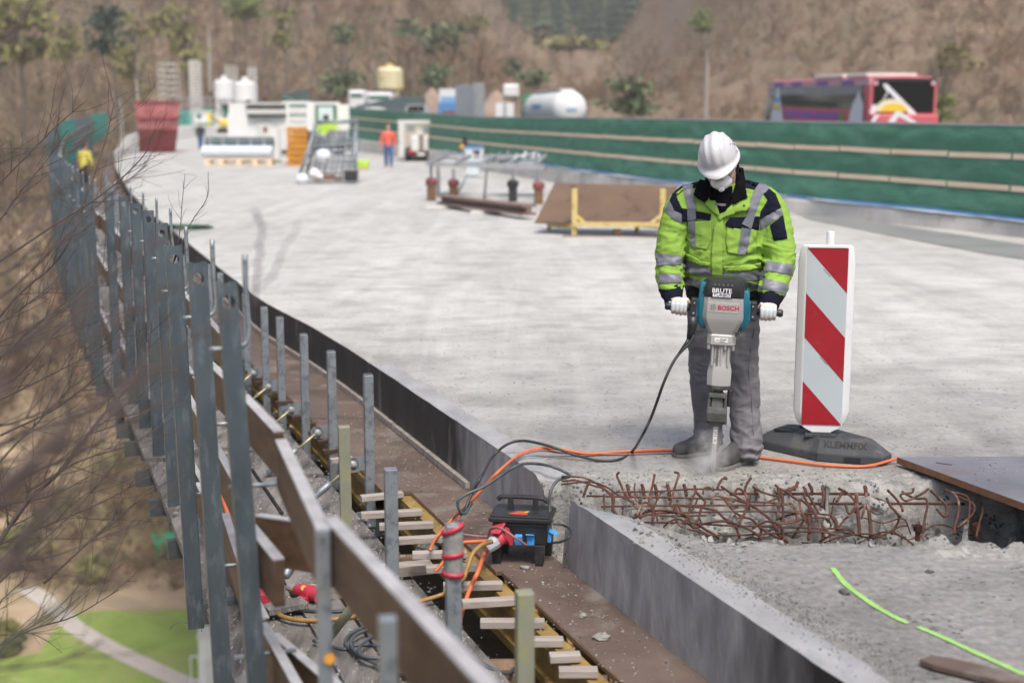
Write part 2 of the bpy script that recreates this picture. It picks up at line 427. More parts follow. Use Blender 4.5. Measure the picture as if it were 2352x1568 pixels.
# ---- terrain: valley under the bridge, wooded slopes behind
def terr(x, y):
    # left/back slope
    lf = sstep(-4, -40, x-.04*(y-200))
    hl = -40+.42*max(0, y-125) if y < 330 else -40+.42*205+.1*(y-330)
    hl = min(hl, 60+.05*(y-330))
    hc = -40+44*sstep(110, 215, y) + .05*max(0, y-330)
    hr = -40+40*sstep(55, 140, y)+.33*max(0, y-140) - .18*max(0, y-330)
    rt = sstep(14, 60, x-.06*(y-150))
    h = lerp(hc, hl, lf); h = lerp(h, hr, rt)
    n = mnoise.fractal(Vector((x*.012, y*.012, 0)), 1, 2, 4)
    amp = sstep(120, 190, y)*4
    far = .21*max(0, y-430)
    return h+n*amp+far
def build_terrain():
    xs = list(np.linspace(-520, -140, 20))+list(np.linspace(-130, 160, 74))+list(np.linspace(170, 620, 24))
    ys = list(np.linspace(-60, 340, 84))+list(np.linspace(350, 1200, 46))
    V = [(x, y, terr(x, y)) for y in ys for x in xs]; nx = len(xs)
    F = []; MI = []
    for i in range(len(ys)-1):
        for j in range(nx-1):
            a = i*nx+j; F.append((a, a+1, a+nx+1, a+nx)); MI.append(1 if V[a][2] < -17+6*mnoise.noise(Vector((V[a][0]*.05, V[a][1]*.05, 0))) and V[a][0] < 20 else 0)
    me = bpy.data.meshes.new('hillside'); me.from_pydata(V, [], F)
    me.materials.append(M['leaf_litter']); me.materials.append(M['valley_ground'])
    me.polygons.foreach_set('material_index', MI); me.polygons.foreach_set('use_smooth', [True]*len(F)); me.update()
    o = bpy.data.objects.new('hillside', me); COL.objects.link(o); tag(o, kind='structure')
build_terrain()
def drape(name, pix, mat, dz):
    P = [G(u, v, -40) for u, v in pix]
    mb = MB(); mb.add([(p.x, p.y, -40+dz) for p in P], [tuple(range(len(P)))]); tag(mb.build(name, M[mat]), kind='structure')
drape('meadow', [(150,1408),(250,1402),(350,1404),(430,1400),(700,1395),(900,1480),(900,1700),(300,1700),(-40,1600),(-40,1520),(90,1500)], 'meadow', .05)
def ribbon(name, pix, width, mat, dz, z=-40):
    P = spline([G(u, v, z) for u, v in pix], 8); vs = []; fs = []
    for i, p in enumerate(P):
        d = (P[min(i+1, len(P)-1)]-P[max(i-1, 0)]).normalized(); nrm = Vector((-d.y, d.x, 0))
        vs += [p+nrm*width/2+Vector((0,0,dz)), p-nrm*width/2+Vector((0,0,dz))]
    for i in range(len(P)-1): fs.append((2*i, 2*i+1, 2*i+3, 2*i+2))
    mb = MB(); mb.add(vs, fs); return tag(mb.build(name, M[mat]), kind='structure')
ribbon('path', [(60,1350),(130,1400),(170,1440),(250,1487),(350,1535),(430,1572),(560,1630)], 1.8, 'gravel_path', .10)
ribbon('valley_road', [(150,1235),(300,1268),(430,1300),(600,1322),(800,1340)], 4.2, 'gravel_path', .06)
# ================================================================ WOODS
mk('bark_mix', (.75,.75,.75), (1,1,1), scale=.6, rough=1, attr='tint', coord='World'); mk('bark', (.10,.08,.065), (.17,.14,.115), scale=3, rough=.95, coord='World'); mk('bark_pale', (.30,.27,.24), (.42,.38,.34), scale=3, rough=.95, coord='World')
for n_, a, b in (('leaf_olive', (.16,.155,.055), (.24,.225,.09)), ('leaf_dark', (.055,.08,.05), (.095,.125,.075)), ('leaf_fresh', (.14,.18,.055), (.21,.25,.085)), ('leaf_ivy', (.09,.12,.06), (.15,.175,.09)), ('leaf_blue', (.014,.04,.028), (.035,.07,.045))):
    mk(n_, a, b, scale=.7, rough=.85, coord='World', detail=6)
def bare_wood():
    """one mass of leafless trees and scrub on the slopes (nobody could count them)"""
    rng = random.Random(11); V = []; F = []; C = []
    def tri(a, b, c, col): n = len(V); V.extend((a, b, c)); F.append((n, n+1, n+2)); C.extend([col]*3)
    def spike(p, q, w, col, rnd):
        d = q-p; s = d.cross(Vector((rnd-.5, .3, 1-rnd))).normalized()*w; s2 = d.cross(s).normalized()*w
        tri(p-s, p+s, q, col); tri(p-s2, p+s2, q, col)
    def tree(x, y, z, h, col, nb, bushy, tw):
        base_ = Vector((x, y, z-.3)); top_ = base_+Vector((rng.gauss(0, .04)*h, rng.gauss(0, .04)*h, h))
        if not bushy: spike(base_, top_, .012*h, tw, .4)
        for _ in range(nb):
            t = rng.uniform(.15, .95) if not bushy else rng.uniform(0, .5); p = base_.lerp(top_, t)
            L = h*(.42*(1.05-t)+.10)*rng.uniform(.6, 1.1); a = rng.uniform(0, 6.28); up = rng.uniform(.35, 1.2)
            d = Vector((math.cos(a), math.sin(a), up)).normalized(); q = p+d*L; spike(p, q, .0045*h if not bushy else .010*h, col, rng.random())
            for _ in range(4):
                m = p.lerp(q, rng.uniform(.25, .95)); d2 = (d+Vector((rng.gauss(0,.6), rng.gauss(0,.6), rng.gauss(.25,.45)))).normalized()
                e = m+d2*L*rng.uniform(.25, .55); spike(m, e, .008*h if not bushy else .015*h, tuple(c*rng.uniform(.8, 1.25) for c in col), rng.random())
    pal = [(.285,.195,.132), (.32,.22,.150), (.255,.19,.132), (.335,.225,.158), (.28,.22,.158), (.295,.235,.142)]
    # left slope, centre and right slope
    for n, (u0, u1), (y0, y1), (h0, h1), nb, bushy in ((1500, (-150, 1150), (140, 330), (8, 14), 12, False), (1500, (-150, 1120), (128, 325), (3, 6), 9, True), (900, (1080, 2550), (142, 330), (4, 8), 11, False), (2900, (1150, 2550), (108, 325), (2.2, 4.5), 9, True), (800, (900, 1500), (300, 560), (5, 9), 9, True)):
        for _ in range(n):
            y = y0+(y1-y0)*rng.random()**1.15; u = rng.uniform(u0, u1); x = (u-UC)/FPX*y; z = terr(x, y)
            if abs(x-(-35+.0*y)) < 14 and y < 215 and z < 4 and u > 250 and u < 800 and y > 175: continue
            c = rng.choice(pal); k = rng.uniform(.8, 1.2); col = tuple(v*k for v in c)
            tw = (.42,.37,.325) if rng.random() < .34 else tuple(v*.95 for v in col)
            tree(x, y, z, rng.uniform(h0, h1), col, nb, bushy, tw)
    for _ in range(260):   # scrub on the valley floor
        u = rng.uniform(-100, 430); y = rng.uniform(112, 135); x = (u-UC)/FPX*y
        tree(x, y, terr(x, y), rng.uniform(2, 5), tuple(v*1.0 for v in rng.choice(pal)), 9, True, (.2,.16,.12))
    me = bpy.data.meshes.new('bare_wood'); me.from_pydata(V, [], F); me.materials.append(M['bark_mix'])
    ca = me.color_attributes.new('tint', 'FLOAT_COLOR', 'POINT'); ca.data.foreach_set('color', [v for c in C for v in (*c, 1)]); me.update()
    o = bpy.data.objects.new('bare_wood', me); COL.objects.link(o); tag(o, kind='stuff')
bare_wood()
def conifer_mesh(mb, base_, h, w, rng, tiers=9):
    for i in range(tiers):
        t = i/tiers; z = base_.z+h*(.12+.86*t); r = w*(1-t)**.85*(.85+.3*rng.random())+.15; n = 9; zz = z+h*.86/tiers*1.5
        vs = [Vector((base_.x, base_.y, zz))]
        for j in range(2*n):
            a = math.pi*j/n+rng.random()*.2; k = r*(1 if j % 2 else .55)*rng.uniform(.8, 1.15); vs.append(Vector((base_.x+k*math.cos(a), base_.y+k*math.sin(a), z-.12*k*(1.6 if j % 2 else .4))))
        mb.add(vs, [(0, j+1, (j+1) % (2*n)+1) for j in range(2*n)])
def far_conifers():
    rng = random.Random(5); mb = MB()
    for _ in range(620):
        y = rng.uniform(520, 860); u = rng.uniform(960, 1480); x = (u-UC)/FPX*y; mb.mi = rng.choice((0, 0, 1)); conifer_mesh(mb, Vector((x, y, terr(x, y))), rng.uniform(15, 24), rng.uniform(3.2, 5), rng, 6)
    tag(mb.build('far_conifers', [M['leaf_blue'], M['leaf_dark']], fix=False), kind='stuff')
far_conifers()
def leafy(name, u, vb, vt, y, wpx, mat, label, kind='round', n=420, seed=0, trunk='bark', group=None):
    rng = random.Random(seed+int(u)); b = WY(u, vb, y); t = WY(u, vt, y); h = t.z-b.z; w = wpx*y/FPX/2; gz_ = min(b.z, terr(b.x, y))-.3
    r = thing(name, label, 'tree', (b.x, y, gz_), group=group); H = t.z-gz_; z0 = b.z-gz_
    mb = MB(); mb.tube([(0,0,0), (.02*H,0,H*.5), (0,0,H*.93)], [.022*H*.6, .016*H*.6, .004*H], 7)
    for k in range(7):
        zz = z0+(H-z0)*(.1+.11*k); a = k*2.4; mb.tube([(0,0,zz), (w*.75*math.cos(a), w*.75*math.sin(a), zz+.12*H)], [.006*H, .002*H], 5)
    mb.build('trunk', M[trunk], r)
    mb = MB(); cl = [(rng.uniform(-.75,.75), rng.uniform(-.75,.75), rng.uniform(.08,.95), rng.uniform(.28,.5)) for _ in range(11)]
    for _ in range(n):
        cx, cy, cz, cr = rng.choice(cl); k = (1-cz*.85) if kind == 'cone' else 1-abs(cz-.5)*.9
        p = Vector((cx*w*k+rng.gauss(0, cr*w*.75), cy*w*k+rng.gauss(0, cr*w*.75), z0+(H-z0)*cz+rng.gauss(0, cr*.16*(H-z0)))); s = w*.10*rng.uniform(.6, 1.4)
        q = Euler((rng.uniform(0,3), rng.uniform(0,3), rng.uniform(0,3))).to_matrix(); mb.add([p+q @ Vector(c) for c in ((-s,-s*.6,0),(s,-s*.6,.2*s),(s*.8,s*.7,0),(-s*.7,s*.8,-.2*s))], [(0,1,2,3)])
    mb.build('crown', M[mat], r, fix=False); return r
T = [(40,140,-20,190,150,'leaf_olive','round','yellowish tree at the far left of the slope'),(150,150,60,185,70,'leaf_olive','round','yellow green tree left of centre on the left slope'),(255,130,10,200,90,'leaf_blue','cone','grey green conifer near the top left of the slope'),
     (310,230,40,170,75,'leaf_olive','round','slim olive tree behind the skip'),(425,170,40,165,70,'leaf_olive','round','olive green tree behind the pale mast'),(390,90,10,210,80,'leaf_olive','round','olive tree high above the red skip'),(560,60,-10,240,80,'leaf_fresh','round','pale green tree high above the silos'),(650,110,10,190,60,'leaf_olive','cone','thin olive tree with a bare lower trunk above the white machine'),
     (780,100,55,230,55,'leaf_ivy','round','small green tree above the white truck'),(785,215,160,170,85,'leaf_ivy','round','dark green bush above the loader cab'),(1015,130,50,230,100,'leaf_ivy','round','dark green tree at the foot of the conifer hill'),(935,80,45,250,60,'leaf_ivy','cone','green pine left of the conifer hill'),
     (1000,205,155,190,75,'leaf_ivy','cone','green fir standing right of the yellow silo'),(1090,90,35,330,60,'leaf_olive','round','yellow green tree beside the conifer hill'),(1180,175,125,260,60,'leaf_ivy','round','dark bush in the gap between the hills'),(1230,200,165,200,60,'leaf_ivy','round','green bush above the tank trailer'),
     (1450,265,185,150,110,'leaf_ivy','round','green pine right of the tank trailer'),(1610,75,20,240,50,'leaf_fresh','round','small bright green crown on the right slope'),(2185,180,100,170,85,'leaf_olive','round','round bush above the coach'),(2150,10,-30,230,120,'leaf_dark','round','dark tree at the top edge above the coach'),
     (2155,290,215,105,70,'leaf_fresh','round','green bush right behind the coach'),(1310,110,85,420,120,'leaf_olive','round','olive scrub tree below the conifer hill')]
for i, (u, vb, vt, y, wp_, mat, kind, lb) in enumerate(T): leafy('tree', u, vb, vt, y, wp_*1.15, mat, lb, kind, 480, i, group='single trees on the slopes')
for u, vb, vt, y, lb in ((282,350,215,150,'pale slim birch trunk left of the red skip'),(412,300,262,158,'pale birch stem right behind the red skip'),(480,120,60,210,'pale birch stem above the silos'),(1622,215,110,160,'pale bare trunk on the right slope'),(318,290,180,155,'thin pale stem beside the red skip')):
    b, t = WY(u, vb, y), WY(u+3, vt, y); r = thing('tree', lb, 'tree', b, group='pale birch stems'); h = t.z-b.z
    mb = MB(); mb.tube([(0,0,-6), (.01*h,0,h*.5), (0,0,h)], [.26,.2,.10], 7); mb.build('trunk', M['bark_pale'], r)
    mb = MB(); rng = random.Random(int(u))
    for k in range(26):
        z = h*rng.uniform(.5, 1.0); a = rng.uniform(0, 6.28); L = h*rng.uniform(.1, .22); mb.tube([(0,0,z), (L*.6*math.cos(a), L*.6*math.sin(a), z+L)], [.03,.008], 4)
    mb.build('crown', M['bark'], r)
for u, v, s, m_, lb in ((60,1300,2.6,'leaf_olive','olive bush low at the left edge of the valley'),(215,1335,1.6,'leaf_olive','olive bush beside the valley path'),(90,1180,2.4,'leaf_olive','yellowish shrub above the valley path'),(330,1195,1.8,'leaf_olive','light shrub on the valley road bank'),(0,1500,1.8,'leaf_olive','bush at the lower left corner of the valley')):
    p = G(u, v, -40); r = thing('bush', lb, 'bush', (p.x, p.y, -40), group='bushes in the valley'); rng = random.Random(int(u)); mb = MB()
    for k in range(7): a = k*.9; mb.tube([(0,0,0), (s*.5*math.cos(a), s*.5*math.sin(a), s*.8)], [.08,.02], 4)
    mb.build('stem', M['bark'], r); mb = MB()
    for _ in range(380):
        d = Vector((rng.gauss(0,1), rng.gauss(0,1), rng.gauss(0,1))).normalized()*rng.random()**.4; q = Vector((d.x*s, d.y*s, s*.75+d.z*s*.7)); k = .28*rng.uniform(.6,1.4)
        e = Euler((rng.uniform(0,3), rng.uniform(0,3), 0)).to_matrix(); mb.add([q+e @ Vector(c) for c in ((-k,-k,0),(k,-k,0),(k,k,0),(-k,k,0))], [(0,1,2,3)])
    mb.build('crown', M[m_], r, fix=False)
# ================================================================ FORMWORK PLATFORM AND GUARD RAILING (left of the deck)
mk('ply_brown', (.075,.05,.038), (.145,.105,.085), scale=2.2, rough=.75, bump=.003, bscale=45, coord='World', detail=9,
   c3=(.20,.175,.155), s3=3.2, t3=(.54,.70))
mk('ply_edge', (.14,.085,.05), (.26,.17,.11), scale=20, rough=.85, coord='World', stretch=(1,.2,6))
mk('plank_grey', (.085,.077,.071), (.215,.20,.188), scale=7, rough=.9, bump=.003, bscale=60, coord='World', stretch=(2.2,.35,1), detail=9,
   c3=(.06,.054,.05), s3=3.4, t3=(.50,.64), speck=(55, .30, (.30,.29,.28)))
mk('pale_wood', (.25,.215,.19), (.41,.365,.33), scale=5, rough=.85, bump=.002, bscale=60, coord='World', stretch=(.3,3,3), detail=8,
   c3=(.19,.16,.14), s3=4, t3=(.5,.7))
mk('beam_yellow', (.19,.12,.035), (.34,.225,.065), scale=7, rough=.6, coord='World', detail=8, c3=(.11,.07,.035), s3=4, t3=(.5,.7), bump=.002)
mk('board_brown', (.036,.019,.011), (.105,.060,.036), scale=3, rough=.55, coord='World', rot=(0,0,R(-21)), stretch=(5,.45,7), detail=9, bump=.002, bscale=30,
   c3=(.035,.02,.014), s3=2.2, t3=(.55,.72))
mk('board_top', (.25,.245,.25), (.41,.405,.415), scale=9, rough=.85, coord='World', detail=8)
mk('galvanised', (.22,.25,.275), (.33,.365,.39), scale=9, rough=.5, metal=.55, coord='World', detail=7, bump=.001, bscale=60,
   c3=(.17,.195,.22), s3=22, t3=(.5,.62))
mk('galvanised_dull', (.085,.112,.132), (.14,.175,.20), scale=6, rough=.45, metal=.6, coord='World', stretch=(1,1,.3), detail=9, c3=(.20,.235,.26), s3=26, t3=(.52,.70), bump=.0006, bscale=70)
mk('galv_yellowed', (.24,.245,.185), (.33,.33,.25), scale=9, rough=.55, metal=.35, coord='World', detail=7, c3=(.31,.32,.13), s3=9, t3=(.5,.62))
mk('steel_dark', (.06,.07,.078), (.11,.12,.13), scale=9, rough=.55, metal=.3, coord='World')
mk('zinc', (.62,.62,.60), (.75,.75,.72), scale=20, rough=.35, metal=.8)
mk('brass_zinc', (.42,.36,.20), (.5,.45,.3), scale=20, rough=.45, metal=.6)
mk('tape_red', (.45,.03,.06), rough=.5); mk('rag_grey', (.17,.165,.155), (.30,.29,.275), scale=20, rough=.9)
mk('paint_orange', (.62,.28,.03), rough=.6)

FZ = -.355      # top of the plywood formwork floor
WZ = -.50       # top of the walkway planks
plat = thing('formwork_platform', 'timber formwork platform with brown plywood, pale battens and plank walkway beside the deck', 'scaffold', (E(7)-.8, 7, -.6))
B = dict(parent=plat, world=True)
# plywood sheets against the slab side
yy = [2.6, 4.55, 6.0, 7.38, 9.3, 11.4, 13.8, 16.4, 19.4, 22.6, 26.2, 30.4, 35.4, 41, 48, 56, 66, 78, 92]
for i in range(len(yy)-1):
    ob = .335 if yy[i] < 7.2 else .52
    if yy[i] == 6.0: ob = .36
    mb = MB(); strip(mb, yy[i]+.004, yy[i+1]-.004, .0, ob, FZ-.021-.0015*(i % 2), FZ-.0015*(i % 2)+.002*math.sin(i*2.1), n=8)
    mb.build('plywood_sheet', [M['ply_brown']], **B)
    mb = MB(); strip(mb, yy[i]+.004, yy[i+1]-.004, ob+.0005, ob+.004, FZ-.023, FZ-.002, n=8); mb.build('sheet_edge', M['ply_edge'], **B)
for a, b in ((7.42, 8.9), (8.92, 11.0), (11.02, 13.4), (13.42, 16.5), (16.52, 21), (21.02, 27)):
    mb = MB(); strip(mb, a, b, .0, .032, FZ+.004, FZ+.042, n=8); mb.build('fillet_strip', M['pale_wood'], **B)
# longitudinal timber beams under the sheets
for a, b, o in ((2.4, 5.2, .40), (5.22, 7.9, .40), (7.7, 10.3, .50), (10.3, 13, .50), (13, 17, .50), (17, 22, .50), (22, 30, .50), (30, 45, .5)):
    mb = MB()
    strip(mb, a, b, o-.04, o+.04, FZ-.07, FZ-.027, n=7); strip(mb, a, b, o-.014, o+.014, FZ-.20, FZ-.07, n=7); strip(mb, a, b, o-.04, o+.04, FZ-.24, FZ-.20, n=7)
    mb.build('timber_beam', M['beam_yellow'], **B)
# short cross beams whose ends show under the sheet edge
y = 3.0
while y < 7.2:
    e = E(y); mb = MB()
    for dz, w, h in ((-.045, .07, .035), (-.10, .03, .08), (-.155, .07, .035)): mb.bar((e+.1, y+.04, FZ+dz), (e-.345-.02*math.sin(y*9), y, FZ+dz), w, h)
    mb.build('cross_beam', M['beam_yellow'], **B); y += .37
# loose pale battens across the gap
LB = [(829,1182,968,1174),(871,1208,995,1203),(915,1240,1023,1234),(947,1273,1072,1270),(978,1305,1096,1300),(1018,1345,1154,1342),
      (1061,1385,1184,1377),(1103,1429,1251,1429),(1216,1471,1294,1471),(1262,1508,1333,1505),(1283,1541,1373,1541),(829,1143,925,1133)]
for i, (a, b, c, d) in enumerate(LB):
    p, q = G(a, b, FZ+.0), G(c, d, FZ+.0); mb = MB(); mb.bar(p+Vector((0,0,-.003)), q+Vector((0,0,-.003)), .052, .032)
    mb.build('batten', M['pale_wood'], bevel=.003, **B)
y = 7.95
while y < 22:
    e = E(y); mb = MB(); mb.bar((e-.60-.05*random.random(), y-.06, FZ-.012), (e-.50, y-.0, FZ-.012), .05, .026)
    mb.build('batten', M['board_brown'] if y > 8.2 else M['pale_wood'], **B); y += .23+.06*random.random()
# dark sheets added under the platform so that its gaps look black
yy2 = [1.2, 3.6, 6.0, 8.4, 10.8, 13.5, 16.5, 20, 25, 31, 38, 46]
for i in range(len(yy2)-1):
    mb = MB(); strip(mb, yy2[i], yy2[i+1]-.02, .02, 1.42, -.99, -.95, n=5); mb.build('shade_sheet', M['steel_dark'], **B)
# walkway planks
for k in range(5):
    o0 = .68+.228*k; y = 1.4+.35*k % 1.1
    j = 0
    while y < 46:
        L = (2.35, 2.1, 2.5)[(j+k) % 3]
        if j % 2 == 0 or y > 9: L = min(L, 2.4)
        dz = .022*((j+k) % 2)+.006*random.random(); mb = MB()
        e0 = o0-.02*random.random() - .0*(1 if y < 6 else 0)
        if y < 6.6: e0 -= .015
        strip(mb, y, y+L, e0, e0+.212, WZ-.045+dz-.02, WZ+dz-.02, n=5)
        mb.build('walkway_plank', M['plank_grey'], **B); y += L+.012; j += 1
# dark transverse steel channels carrying the walkway
def bpost(e_pt, ztop, zbot, mat='galvanised', bracket=True, name='strut_post', brace=None, plate_z=None):
    x, y = e_pt.x, e_pt.y
    mb = MB(); w = .060
    mb.box((x, y, (ztop+zbot)/2), (w, .05, ztop-zbot), (0, 0, R(18)))
    p = mb.build(name, M[mat], bevel=.003, **B)
    mb = MB(); mb.box((x, y, ztop+.002), (w-.008, .042, .006), (0, 0, R(18))); mb.build('end_cap', M['steel_dark'], parent=p, world=False).location = (0, 0, 0)
    return p
mb0 = None
inner_rows = [(845,860),(760,806),(697,767),(642,728),(606,705),(563,675),(531,651),(505,627),(481,607)]
ipos = [G(u, v, .3) for u, v in inner_rows]
yq = ipos[-1].y
while yq < 40: yq += .95; ipos.append(Vector((E(yq)-.59, yq, .3)))
PL = Matrix.LocRotScale(plat.location, plat.rotation_euler, None).inverted()
def sub(mb, name, mat, parent, **k):
    """mesh given in world coordinates, parented to a part of the platform/railing (parts sit at their thing's origin)"""
    root = parent.parent; inv = Matrix.LocRotScale(root.location, root.rotation_euler, None).inverted()
    mb.v = [tuple(inv @ Vector(p)) for p in mb.v]
    return mb.build(name, mat, parent=parent, **k)
for i, p in enumerate(ipos):
    x, y = p.x, p.y; mb = MB(); rz = R(18); dxy = Vector((-math.cos(R(20)), -math.sin(R(20)), 0))
    mb.box((x, y, -.165), (.056, .05, .93), (0, 0, rz)); post = mb.build('strut_post', M['galvanised'], bevel=.004, **B)
    mb = MB(); mb.box((x, y, .302), (.048, .042, .006), (0, 0, rz)); sub(mb, 'end_cap', M['steel_dark'], post)
    if y > 26: continue
    c = Vector((x, y, -.235)) + dxy*.062
    mb = MB(); mb.box(c, (.09, .008, .082), (0, 0, R(20))); mb.lathe([(.041, -.004), (.041, .004)], c+dxy*.045, 14, (R(90), 0, R(20)))
    pl = sub(mb, 'bracket_plate', M['galvanised'], post)
    bc = c+dxy*.038; nrm = Vector((math.sin(R(20))*1, -math.cos(R(20)), 0))
    mb = MB(); m = Euler((R(90), 0, R(20))).to_matrix()
    mb.lathe([(.024, 0), (.024, .006), (.016, .007), (.016, .018), (.008, .019), (.008, .026)], bc+nrm*.004, 8, m); sub(mb, 'bolt', M['zinc'], post)
    e2 = Vector((x, y, 0))+Vector((-.40, -.20, 0)); e2.z = WZ+.03
    mid = bc.lerp(e2, .42)
    mb = MB(); mb.tube([bc+nrm*-.0, mid], .0085, 8); sub(mb, 'threaded_rod', M['brass_zinc'], post, smooth=True)
    mb = MB(); mb.tube([mid, mid.lerp(e2, .1), e2], [.017, .021, .021], 10); sub(mb, 'brace_tube', M['galvanised'], post, smooth=True)
    mb = MB(); f = Vector((x, y, -.575)); mb.box(f+dxy*.04, (.075, .008, .08), (0, 0, R(20))); mb.lathe([(.04, -.004), (.04, .004)], f+dxy*.075, 14, (R(90), 0, R(20)))
    mb.lathe([(.02, 0), (.02, .012), (.012, .013), (.012, .024)], f+dxy*.045+nrm*.005, 8, m); sub(mb, 'foot_plate', M['galvanised'], post, smooth=False)
    mb = MB(); o = Vector((E(y), y, 0)); mb.bar(Vector((x+.25, y+.10, -.64)), Vector((x-1.12, y-.40, -.64)), .05, .11)
    mb.build('steel_waling', M['steel_dark'], **B)
# front posts standing on the walkway's inner edge
for u, v, mat, zt, zb in ((790,978,'galv_yellowed',.30,-.48), (897,1075,'galvanised',.30,-.48), (1040,1203,'galvanised',.30,-.5), (1205,1357,'galv_yellowed',.30,-.6)):
    p = G(u, v, zt); mb = MB(); mb.box((p.x, p.y, (zt+zb)/2), (.056, .05, zt-zb), (0, 0, R(12))); post = mb.build('strut_post', M[mat], bevel=.004, **B)
    if u == 1040:   # wrapped in rag and red-white tape
        mb = MB(); rs = []
        for k in range(9):
            z = zt+.006-.0265*k; s = (.012, .037, .039, .038, .041, .039, .037, .038, .034)[k]
            rs.append([Vector((p.x+s*math.cos(a+.2*k), p.y+s*.85*math.sin(a+.2*k), z)) for a in np.linspace(0, 2*math.pi, 12, endpoint=False)])
        mb.loft(rs); sub(mb, 'rag', M['rag_grey'], post, smooth=True)
        for z, tl in ((-.018, .35), (-.115, .1), (-.19, -.1)):
            mb = MB(); ring = [[Vector((p.x+.0425*math.cos(a), p.y+.0385*math.sin(a), zt+z+h*.75+tl*.05*math.cos(a))) for a in np.linspace(0, 2*math.pi, 14, endpoint=False)] for h in (-.011, .011)]
            mb.loft(ring); sub(mb, 'tape', M['tape_red'], post, smooth=True)
# foot tubes of the front braces
for a, b, mat in (((826,1372,-.15),(757,1462,-.42),'galv_yellowed'), ((735,1165,-.34),(655,1322,-.48),'galvanised')):
    mb = MB(); mb.tube([G(*a), G(*b)], .021, 10); mb.build('brace_tube', M[mat], smooth=True, **B)
# side boards hanging below the walkway (outer face), and timber packing in the gap
for i, y in enumerate((2.2, 3.9, 5.6, 7.4, 9.4)):
    mb = MB(); strip(mb, y, y+1.68, 1.46, 1.485, WZ-.42, WZ-.06, n=4); mb.build('side_board', M['plank_grey'], **B)
for y, h in ((5.35, .22), (5.1, .18), (6.9, .12)):
    e = E(y); mb = MB(); mb.box((e-.58, y, FZ-.30), (.16, .12, h)); mb.build('packing_block', M['ply_edge'], **B)
# cross timbers lying over the walkway
for a, b, w, h in (((770,1322),(990,1300),.09,.05), ((700,1360),(820,1352),.09,.05), ((965,1255),(1010,1262),.10,.03), ((640,1275),(790,1240),.12,.02), ((610,1400),(700,1382),.10,.025), ((880,1520),(960,1535),.1,.02)):
    p, q = G(*a, WZ+.03), G(*b, WZ+.03); mb = MB(); mb.bar(p, q, w, h); mb.build('cross_timber', M['pale_wood'] if w < .1 else M['plank_grey'], **B)
# pale plastic sheet strip along the outer edge further off
mk('plastic_sheet', (.60,.64,.68), (.72,.75,.78), scale=3, rough=.45, coord='World', bump=.02, bscale=4)

# ---------------------------------------------------------------- guard railing
rail = thing('guard_railing', 'outer guard railing of blue-grey steel channel posts with brown boards along the walkway', 'railing', (E(7)-1.85, 7, -.6))
RB = dict(parent=rail, world=True)
RL = [(1.2,.36),(2.24,-.05),(3.15,-.455),(4.15,-.80),(4.7,-1.03),(6.2,-1.60),(7.6,-2.13),(9.9,-3.0),(12,-3.85),(16.3,-5.5),(22.8,-7.95),(31,-10.85),(45,-15.4),(60,-19.9),(83,-26.6),(127,-38.8)]
_ry, _rx = smooth_table(RL, 1.2, 127, 1500, 8)
def RX(y): return float(np.interp(y, _ry, _rx))
def RT(y): return interp([(4,1.19),(10,1.19),(22,1.36),(45,1.72),(60,1.9),(127,2.9)], y)
def channel(name, p, zt, zb, w=.074, rz=R(21), hole=True, mat='galvanised_dull', lean=.0):
    """U channel: web facing the camera with a round hole near its top, flanges running away"""
    mb = MB(); m = Euler((0, 0, rz)).to_matrix(); d = .048; th = .005; hw = w/2
    def T(x, y, z): return m @ Vector((x, y, 0))+Vector((p.x+lean*(zt-z), p.y, z))
    # web with hole: ring of 16 quads inside a square panel, strip below
    hz = zt-.058; r = .021; n = 16; sq = .05
    def sqp(a):
        c, s = math.cos(a), math.sin(a); k = 1/max(abs(c), abs(s)); return c*k, s*k
    for yy in (0, th):
        vs = []; fs = []
        for j in range(n):
            a = 2*math.pi*j/n; c, s = sqp(a)
            vs += [T(r*math.cos(a), yy, hz+r*math.sin(a)), T(hw*c, yy, hz+.058*s)]
        for j in range(n): fs.append((2*j, 2*j+1, (2*j+3) % (2*n), (2*j+2) % (2*n)))
        mb.add(vs, fs)
        mb.add([T(-hw, yy, zb), T(hw, yy, zb), T(hw, yy, hz-.058), T(-hw, yy, hz-.058)], [(0, 1, 2, 3)])
    rim = [[T(r*math.cos(2*math.pi*j/n), yy, hz+r*math.sin(2*math.pi*j/n)) for j in range(n)] for yy in (0, th)]
    mb.loft(rim, caps=False)
    for sx in (-1, 1):
        a, b = T(sx*(hw-th/2+.0005*sx), d/2, zb), T(sx*(hw-th/2+.0005*sx), d/2, zt); mb.bar(a, b, th, d, up=m @ Vector((0, 1, 0)))
        a, b = T(sx*(hw-.010), d-.002, zb), T(sx*(hw-.010), d-.002, zt); mb.bar(a, b, .018, .004, up=m @ Vector((0, 1, 0)))
    return mb.build(name, M[mat], **RB)
